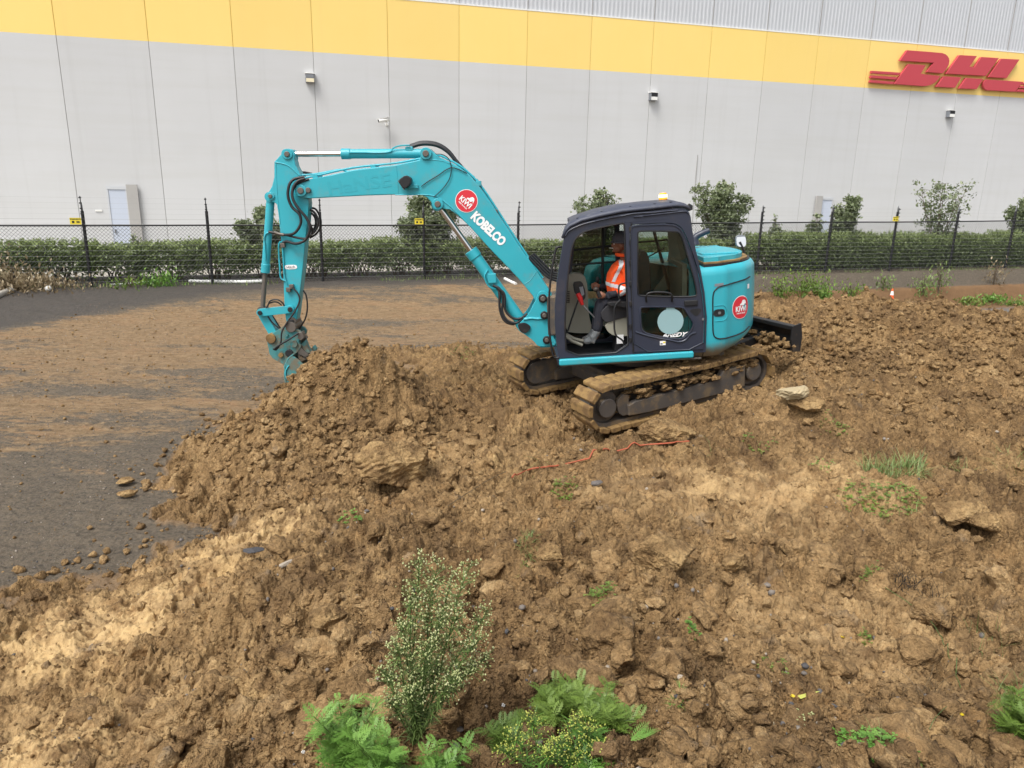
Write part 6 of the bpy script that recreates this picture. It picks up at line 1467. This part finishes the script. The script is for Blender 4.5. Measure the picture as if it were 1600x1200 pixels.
def blade(acc,base,d,L,w,bend,lv,n=5):
    p=Vector(base); d=Vector(d).normalized(); s=Vector((-d.y,d.x,0)); s=s.normalized() if s.length>1e-3 else Vector((1,0,0)); out=[]
    for i in range(n+1):
        t=i/n; out.append((p.copy(),w*(1-t)**.7)); p=p+d*(L/n); d=(d+Vector((0,0,-bend/n))).normalized()
    for (a,wa),(b,wb) in zip(out[:-1],out[1:]): acc[0]+=[a-s*wa,a+s*wa,b+s*wb,b-s*wb]; acc[1]+=[lv]*4
def flush(acc,name,mat,parent=None):
    V=np.array([tuple(v) for v in acc[0]]); return npmesh(name,V,np.arange(len(V)).reshape(-1,4),mat,{'lv':np.clip(acc[1],0,1)},smooth=False,parent=parent)
def rdir(el0,el1,r=G): a=r.uniform(0,6.283); e=r.uniform(el0,el1); return Vector((math.cos(a)*math.cos(e),math.sin(a)*math.cos(e),math.sin(e)))
def leafy_weed(px,py,h,spread,label,ns=9,L=.11,mat='weed',name='leafy_weed',lvb=.45,base=None,cat='weed'):
    o=base or on(px,py,-.02); e=empty(name,o); tag(e,label,cat); acc=[[],[]]; st=MB()
    for k in range(ns):
        a=2*math.pi*k/ns+G.uniform(-.3,.3); tilt=G.uniform(.05,1)*spread; hh=h*G.uniform(.65,1.0)
        tip=Vector((math.cos(a)*tilt,math.sin(a)*tilt,hh)); mid=Vector((tip.x*.35,tip.y*.35,hh*.55)); P=[Vector(p) for p in spline([(0,0,0),tuple(mid),tuple(tip)],7)]
        st.tube(P,[.0045*(1-.05*i) for i in range(len(P))],5)
        for i in range(2,len(P)):
            t=i/(len(P)-1); 
            for q in range(2):
                d=rdir(.0,.9); d=(d+Vector((tip.x,tip.y,.2))*.5).normalized(); l=L*(1.25-.6*t)*G.uniform(.55,1.25)
                frond(acc,P[i],d,(0,0,1),l,l*.40,7,True,.45,lvb+.25*t+G.uniform(-.15,.15))
    st.build('stems',M['dull'],e); flush(acc,'leaves',mat,e); return e
def bud_plant(base,tips,label,mat_bud='bud',n_b=34,bs=.0042,leafn=10,name='budding_weed',stemr=.0035,sp=.085,leafmat_='dull',cat='weed'):
    e=empty(name,base); tag(e,label,cat); st=MB(); acc=[[],[]]; BV=[];BF=[];BA=[];o_=0
    oct_=np.array([(0,0,1.5),(0,0,-1.3),(1,0,-.2),(-1,0,-.2),(0,1,-.2),(0,-1,-.2)]); of=np.array([(0,2,4),(0,4,3),(0,3,5),(0,5,2),(1,4,2),(1,3,4),(1,5,3),(1,2,5)])
    for tp in tips:
        tip=Vector(tp)-base; b0=Vector((G.uniform(-.02,.02),G.uniform(-.02,.02),0)); P=[Vector(p) for p in spline([b0,b0*.3+tip*.45+Vector((G.uniform(-.02,.02),0,.03)),tip*.8+Vector((0,0,.02)),tip],7)]
        st.tube(P,[stemr*(1-.035*i) for i in range(len(P))],5)
        m=len(P)
        for i in range(2,m-3):
            for q in range(leafn//4+1): blade(acc,P[i],rdir(-.1,.9),G.uniform(.03,.085),.0028,.5,G.uniform(.2,.6),3)
        for i in range(int(m*.42),m):
            t=(i-m*.42)/(m*.58); 
            for q in range(3):
                d=rdir(.15,1.2); l=sp*G.uniform(.4,1.1)*(1.1-.65*t); c=P[i]+d*l; st.tube([P[i],P[i]+d*l*.55+Vector((0,0,.004)),c],[.0014,.001,.0008],4,False)
                for z in range(max(2,n_b//9)):
                    cc=c+Vector((G.gauss(0,.012),G.gauss(0,.012),G.gauss(.004,.012))); s=bs*G.uniform(.6,1.25); dd=Vector(rdir(.2,1.3))
                    R=np.array(dd.to_track_quat('Z','Y').to_matrix()); BV.append((oct_*s)@R.T+np.array(cc)); BF.append(of+o_); o_+=6; BA+= [G.uniform(0,1)]*6
                    if z%2==0: st.tube([c-d*l*.25,cc],.0007,3,False)
    st.build('stems',M['dull'],e); flush(acc,'leaves',leafmat_,e)
    npmesh('buds',np.concatenate(BV),np.concatenate(BF),mat_bud,{'lv':np.array(BA)},smooth=True,parent=e); return e
# tall weed with cream buds
b=on(648,1168,-.02); Yb=b.y
tips=[atY(655,872,Yb+.02),atY(684,880,Yb+.05),atY(735,880,Yb),atY(640,930,Yb-.05),atY(706,905,Yb+.1),atY(762,955,Yb+.05),atY(748,1000,Yb-.02),atY(690,960,Yb-.05),atY(620,1010,Yb-.08),atY(600,1050,Yb-.05),atY(668,1010,Yb-.1),atY(760,1025,Yb+.05),atY(712,1060,Yb-.08),atY(640,1080,Yb-.12),atY(630,975,Yb),atY(675,925,Yb),atY(720,950,Yb),atY(740,1045,Yb),atY(655,1045,Yb),atY(690,1040,Yb+.05),atY(610,1100,Yb-.05)]
bud_plant(b,tips,'tall airy weed covered in cream buds at the bottom of the frame','bud',30,.0042,14,'budding_weed',.0038,.08)
# yellow-budded weeds bottom centre
b=on(845,1225,-.02); Yb=b.y
tips=[atY(905,1125,Yb+.1),atY(930,1140,Yb+.1),atY(880,1160,Yb),atY(945,1170,Yb+.05),atY(905,1190,Yb),atY(830,1120,Yb+.1),atY(800,1150,Yb),atY(780,1175,Yb),atY(860,1180,Yb-.05)]
bud_plant(b,tips,'low weed with bright yellow green buds at the bottom edge','yellowbud',16,.0038,10,'yellow_bud_weed',.003,.05,'weed')
leafy_weed(545,1215,.36,.17,'bright green feathery weed left of the tall budding weed',8,.105,'weed','leafy_weed',.6)
leafy_weed(600,1235,.27,.14,'feathery weed at the very foot of the tall budding weed',7,.10,'weed','leafy_weed',.5)
leafy_weed(690,1240,.20,.15,'pale green feathery weed between the budding weed foot and the yellow buds',7,.10,'weed','leafy_weed',.4)
leafy_weed(915,1195,.12,.17,'bright feathery weed just right of the yellow buds',9,.10,'weed','leafy_weed',.35)
# drooping clump beside the hole
o=on(880,1120,0); e=leafy_weed(880,1125,.13,.24,'drooping feathery green clump right of the budding weed',14,.115,'weed2','drooping_weed',.5)
leafy_weed(940,1150,.12,.16,'feathery clump at the right side of the drooping weeds',8,.10,'weed2','drooping_weed',.45)
leafy_weed(800,1165,.10,.14,'dark feathery weed between the budding weed and the drooping clump',8,.10,'weed2','drooping_weed',.25)
o=on(985,1175,.01); acc=[[],[]]; 
for k in range(3): frond(acc,(0,0,0.01),Vector((.8,.5,.35))+rdir(0,.4)*.25,(0,0,1),.13,.035,12,False,.3,.65)
e=empty('fern_leaf',o); tag(e,'single pale feathery leaf lying right of the drooping clump','leaf'); flush(acc,'leaf_blade','weed',e)
# bottom right corner bush with pale grass
leafy_weed(1590,1185,.26,.14,'dense green weed filling the bottom right corner',12,.10,'weed2','corner_weed',.35)
leafy_weed(1640,1150,.30,.14,'taller green weed cut by the right frame edge',9,.10,'weed2','corner_weed',.4)
def grass(px,py,n,h,rad_,label,mat='grass',wd=.0028,bend=1.2,name='grass_tuft',el=(.4,1.4),base=None,group=None,cat='grass tuft'):
    o=base or on(px,py,-.01); acc=[[],[]]
    for k in range(n):
        a=G.uniform(0,6.28); r=rad_*math.sqrt(G.random()); q=Vector((r*math.cos(a),r*math.sin(a),0)); 
        zz=gz(o.x+q.x,o.y+q.y)-o.z; q.z=max(-.3,min(.3,zz))-.005
        blade(acc,q,rdir(*el)+q*1.2/max(rad_,.01)*.4,h*G.uniform(.4,1.1),wd*G.uniform(.6,1.2),bend*G.uniform(.4,1.3),G.random(),5)
    ob=flush(acc,name,mat); ob.location=o; return tag(ob,label,cat,group)
def clover(px,py,n,rad_,label,mat='weed',ls=.014,h=.05,name='clover_patch',cat='weed patch'):
    o=on(px,py,-.005); acc=[[],[]]
    for k in range(n):
        a=G.uniform(0,6.28); r=rad_*math.sqrt(G.random()); q=Vector((r*math.cos(a)*1.2,r*math.sin(a),0)); q.z=gz(o.x+q.x,o.y+q.y)-o.z
        hh=h*G.uniform(.2,1); d=rdir(.5,1.4); top=q+d*hh; blade(acc,q,d,hh,.0009,.2,.4,2); lv=G.uniform(.2,1)
        for j in range(3):
            an=2.09*j+a; d2=Vector((math.cos(an),math.sin(an),G.uniform(-.1,.4))).normalized(); s2=d2.cross(Vector((0,0,1))).normalized(); l=ls*G.uniform(.7,1.2)
            acc[0]+=[top,top+d2*l*.6+s2*l*.5,top+d2*l*1.1,top+d2*l*.6-s2*l*.5]; acc[1]+=[lv]*4
    ob=flush(acc,name,mat); ob.location=o; return tag(ob,label,cat)
grass(1395,742,520,.22,.26,'largest pale green grass tuft on the right mound','grass',.0035,1.3)
grass(1392,790,120,.12,.22,'thin grass hanging below the largest grass tuft','grass',.0025,1.6)
clover(1378,775,260,.26,'round leaved weeds under the largest grass tuft','weed2',.02,.05)
grass(1494,722,160,.16,.14,'smaller green grass tuft right of the largest one','grass',.003,1.2)
grass(1598,742,60,.3,.25,'long loose grass at the right frame edge','grass',.003,1.0)
grass(824,862,170,.085,.06,'fine pale green grass tuft left of the egg shaped clod','grass',.0018,1.6)
grass(818,885,90,.05,.05,'mossy green fringe below the fine pale grass tuft','weed2',.0015,1.6)
clover(930,945,120,.085,'trailing round leaved sprig above the drooping weeds','weed2',.013,.06)
grass(930,965,60,.07,.09,'thin pale runners around the trailing sprig','dry',.001,1.8)
clover(880,772,90,.11,'leafy sprig below the orange conduit','weed2',.016,.05)
clover(546,816,40,.10,'small green sprout on the pile slope left of the big clay clod','weed',.02,.03)
clover(1084,988,50,.035,'small bright sprout below the rounded fibrous clod','weed',.012,.03)
grass(1058,1092,70,.05,.03,'small grass tuft right of the single feathery leaf','weed',.0018,1.3)
clover(1212,1042,150,.075,'sparse seedling patch in the lower right soil','weed2',.008,.02)
clover(1372,1150,420,.13,'bright clover patch at the bottom right','weed',.013,.035)
grass(1395,1175,60,.10,.1,'pale grass strands lying over the clover patch','grass',.0014,1.4)
clover(1250,1125,80,.035,'pale tiny flowered sprig beside the yellow leaf','bud',.006,.04)
clover(1190,692,70,.16,'small green weed below the pale stone','weed2',.02,.04)
clover(1305,668,60,.14,'green sprout between the pale stone and the largest grass tuft','weed2',.02,.04)
clover(1352,1000,50,.04,'small pale sprig under the dark twigs','weed2',.010,.03)
clover(1360,897,60,.05,'dark green sprig left of the dark twigs','weed2',.010,.04)
clover(1285,718,40,.10,'yellow green sprout left of the largest grass tuft','weed',.014,.03)
clover(720,549,50,.25,'green growth behind the left soil pile, by the far track','weed2',.025,.03)
grass(1540,1010,40,.22,.12,'long thin grass on the right mound near the dark twigs','grass',.0015,.8)
grass(1590,1105,110,.20,.10,'pale dry grass spilling from the corner weed','grass',.0016,1.3)
grass(848,728,16,.34,.10,'few long pale stalks left of the orange conduit','grass',.003,1.0,el=(.1,.5))
grass(1112,705,10,.25,.08,'few pale stalks at the right end of the orange conduit','grass',.003,1.0,el=(.2,.8))
def twigs(px,py,n,h,rad_,label,mat='drydark',name='dead_twigs'):
    o=on(px,py,-.01); mb=MB()
    for k in range(n):
        a=G.uniform(0,6.28); r=rad_*math.sqrt(G.random()); q=Vector((r*math.cos(a),r*math.sin(a),0)); q.z=gz(o.x+q.x,o.y+q.y)-o.z; d=rdir(.1,1.5); L=h*G.uniform(.3,1)
        mb.tube(spline([q,q+d*L*.5+Vector((G.uniform(-.02,.02),G.uniform(-.02,.02),.01)),q+d*L+Vector((0,0,-.1*L))],3),[.0016,.0014,.0012,.0011,.001,.0009,.0008],4,False)
    ob=mb.build(name,mat); ob.location=o; return tag(ob,label,'twigs')
twigs(1415,915,60,.10,.07,'mat of blackened fine twigs on the right mound')
twigs(1462,960,26,.34,.05,'upright dark dead stalks on the right mound')
twigs(1445,1100,14,.25,.03,'thin dead stalk with pale bits below the dark stalks','dry')
def arc(pts,r,mat,label,name='fallen_grass',cat='grass strand',lift=.02):
    return cable(name,pts,r,mat,label,cat,lift)
arc([(1382,925),(1420,955),(1455,990),(1480,1030),(1500,1080)],.0022,'grass','long curved grass stem crossing the right mound','fallen_grass')
arc([(1300,780),(1320,800),(1345,830)],.0020,'dry','thin dry stem above the lower right soil','fallen_grass')
arc([(700,800),(730,775),(765,752),(790,742)],.004,'dry','pale root running down left from the orange conduit','root','root')
arc([(1450,1150),(1460,1130),(1480,1122),(1496,1126)],.0015,'grass','thin stem of the rightmost yellow flower','flower_stem','stem')
# yellow leaf and flowers
o=on(1262,1092,.012); acc=[[],[]]; blade(acc,(-.05,-.02,0),(1,.35,.12),.12,.012,.15,.9,6); ob=flush(acc,'yellow_leaf','yellowbud'); ob.location=o; tag(ob,'long pale yellow leaf lying on the lower right soil','leaf')
for px,py,lb in ((1237,1098,'yellow flower touching the pale yellow leaf'),(1316,999,'small yellow flower above the yellow leaf'),(1500,1127,'rightmost small yellow flower on a thin stem')):
    o=on(px,py,.014); acc=[[],[]]
    for k in range(12): an=k*.5236; d=Vector((math.cos(an),math.sin(an),.3)).normalized(); s_=Vector((-d.y,d.x,0))*.0028; acc[0]+=[Vector((0,0,0)),d*.008+s_,d*.013,d*.008-s_]; acc[1]+=[G.random()]*4
    ob=flush(acc,'yellow_flower','yflower'); ob.location=o; tag(ob,lb,'flower')
for px,py,lb in ((786,1128,'white flower head nearest the budding weed'),(880,1190,'left white seed head at the bottom edge'),(905,1195,'right white seed head at the bottom edge'),(475,1196,'white petal at the bottom edge left of the feathery weed')):
    o=on(px,py,.06); acc=[[],[]]
    for k in range(40): d=rdir(-1,1.5); s_=d.orthogonal().normalized()*.0016; acc[0]+=[Vector((0,0,0)),d*.006+s_,d*.010,d*.006-s_]; acc[1]+=[G.random()]*4
    ob=flush(acc,'white_seed_head','wflower'); ob.location=o; tag(ob,lb,'flower')
# fine dry roots over the soil
acc=[[],[]]; rn=np.random.RandomState(77); X,Y=reg_soil(rn,1900)
for x,y in zip(X,Y):
    r=math.hypot(x,y)
    if r>8.5: continue
    z=float(0); d=rdir(-.15,.5); L=G.uniform(.02,.09); w_=.0007+.0004*r*G.random()*.5; p=Vector((x,y,0)); acc[0].append((p,d,L,w_))
Z=ground(np.array([a[0].x for a in acc[0]]),np.array([a[0].y for a in acc[0]]))
ac2=[[],[]]
for (p,d,L,w_),z in zip(acc[0],Z):
    p.z=float(z)+.002; n_=5; s_=Vector((-d.y,d.x,0)).normalized(); lv=G.random()
    for i in range(n_):
        d=(d+Vector((G.uniform(-.5,.5),G.uniform(-.5,.5),G.uniform(-.5,.35)))).normalized(); q=p+d*(L/n_); s_=d.cross(Vector((.1,.9,.4))).normalized()*w_
        ac2[0].extend([p-s_,p+s_,q+s_,q-s_]); ac2[1].extend([lv]*4); p=q
o=flush(ac2,'root_fibres','dry'); tag(o,kind='stuff')
# ---- growth along the bank and the fence foot
def bank_bush(px,py,h,r,n,label,mat='weed2',leaf=.05,y0=21):
    o=hit(px,py,False,y0=y0); rn=np.random.RandomState(abs(int(px))); C=rn.normal(size=(n,3))*np.array([r*.5,r*.35,h*.3])+np.array([0,0,h*.45]); C[:,2]=np.abs(C[:,2])
    e=empty('bank_weed',(o.x,o.y,o.z-.05)); tag(e,label,'weed'); lv=np.clip(.3+.5*C[:,2]/h+rn.normal(size=n)*.2,0,1)
    V,Fq,A=leaves(C,leaf,rn,2.6,dirs=np.tile([0,0,.8],(n,1)),lv=lv); npmesh('leaves',V,Fq,mat,{'lv':A},smooth=False,parent=e)
    mb=MB()
    for k in range(9): a=rn.uniform(0,6.28); q=rn.uniform(.1,1)*r*.5; mb.tube([(0,0,0),(q*.4*math.cos(a),q*.4*math.sin(a),h*.5),(q*math.cos(a),q*math.sin(a),h*rn.uniform(.7,1.1))],[.012,.009,.005],4)
    mb.build('stems','bark',e); return e
bank_bush(1262,470,1.1,.75,900,'bushy green weed on the bank right of the cab mirror')
bank_bush(1216,470,.9,.45,350,'small green weed on the bank just right of the excavator')
bank_bush(1284,478,.8,.35,350,'light green upright weed beside the bushy bank weed','weed')
bank_bush(1330,462,.5,.5,200,'low weed on the bank left of the traffic cone')
bank_bush(1440,462,.8,.5,260,'weed clump on the bank right of the traffic cone','dull')
bank_bush(1350+30,452,.6,.4,120,'thin weed on the bank above the traffic cone','dull')
bank_bush(1466,458,1.2,.5,160,'tall thin stalks on the bank right of the cone','dull')
bank_bush(1545,470,.35,.9,500,'bright low weeds at the bank foot near the right edge','weed')
bank_bush(1510,475,.35,.6,300,'low green weeds at the bank foot left of the bright ones','weed2')
bank_bush(1585,478,.30,.5,220,'low green weeds at the right frame edge below the bank','weed2')
bank_bush(1552,445,1.0,.5,140,'dry brown stalks on the bank top near the right edge','dry')
bank_bush(253,447,.45,.45,420,'bright green weed clump at the fence foot left of the thick white pipe','weed',.04,12)
bank_bush(205,449,.35,.9,260,'low weeds at the fence foot right of the leftmost post','weed2',.04,12)
bank_bush(30,452,.55,1.3,1300,'brown green grassy clump at the left frame edge','dry',.05,10)
bank_bush(-8,452,.9,1.1,700,'dry grassy clump cut by the left frame edge','dry',.05,10)
bank_bush(80,451,.30,1.0,350,'thin dry grass beside the white ball','dry',.04,12)
acc=[[],[]]
for k in range(2600):
    u=G.uniform(-2.5,36); d_=abs(G.gauss(0,.28))-.15; x=F0[0]+fdir[0]*u+fn[0]*d_; y=F0[1]+fdir[1]*u+fn[1]*d_
    if vn(np.array([u*.8]),np.array([0.]),5)[0]<.35: continue
    acc[0].append((x,y))
Z=ground(np.array([a[0] for a in acc[0]]),np.array([a[1] for a in acc[0]])); ac2=[[],[]]
for (x,y),z in zip(acc[0],Z): blade(ac2,(x,y,z-.01),rdir(.5,1.5),G.uniform(.06,.22),.008,1.0,G.random(),3)
tag(flush(ac2,'fence_foot_grass','grass'),kind='stuff')
# pale litter and stones on the yard
M['litter']=paint('pale litter',srgb(200,196,186),.8,0,.3,.05,8,.1)
def reg_yard(rn,n):
    x=rn.uniform(-11,3,n*6);y=rn.uniform(4,19,n*6); t=soil_z(x,y)-base_z(x,y); k=(t<-.05); return x[k][:n],y[k][:n]
tag(scatter('yard_gravel',9000,.004,.018,1,reg_yard,'pebble',power=2.0,seed=21,rough=.3,sink=.2),kind='stuff')
tag(scatter('yard_crumbs',2600,.008,.045,1,reg_yard,'soil',power=3.6,seed=22,rough=.5,sink=.25),kind='stuff')
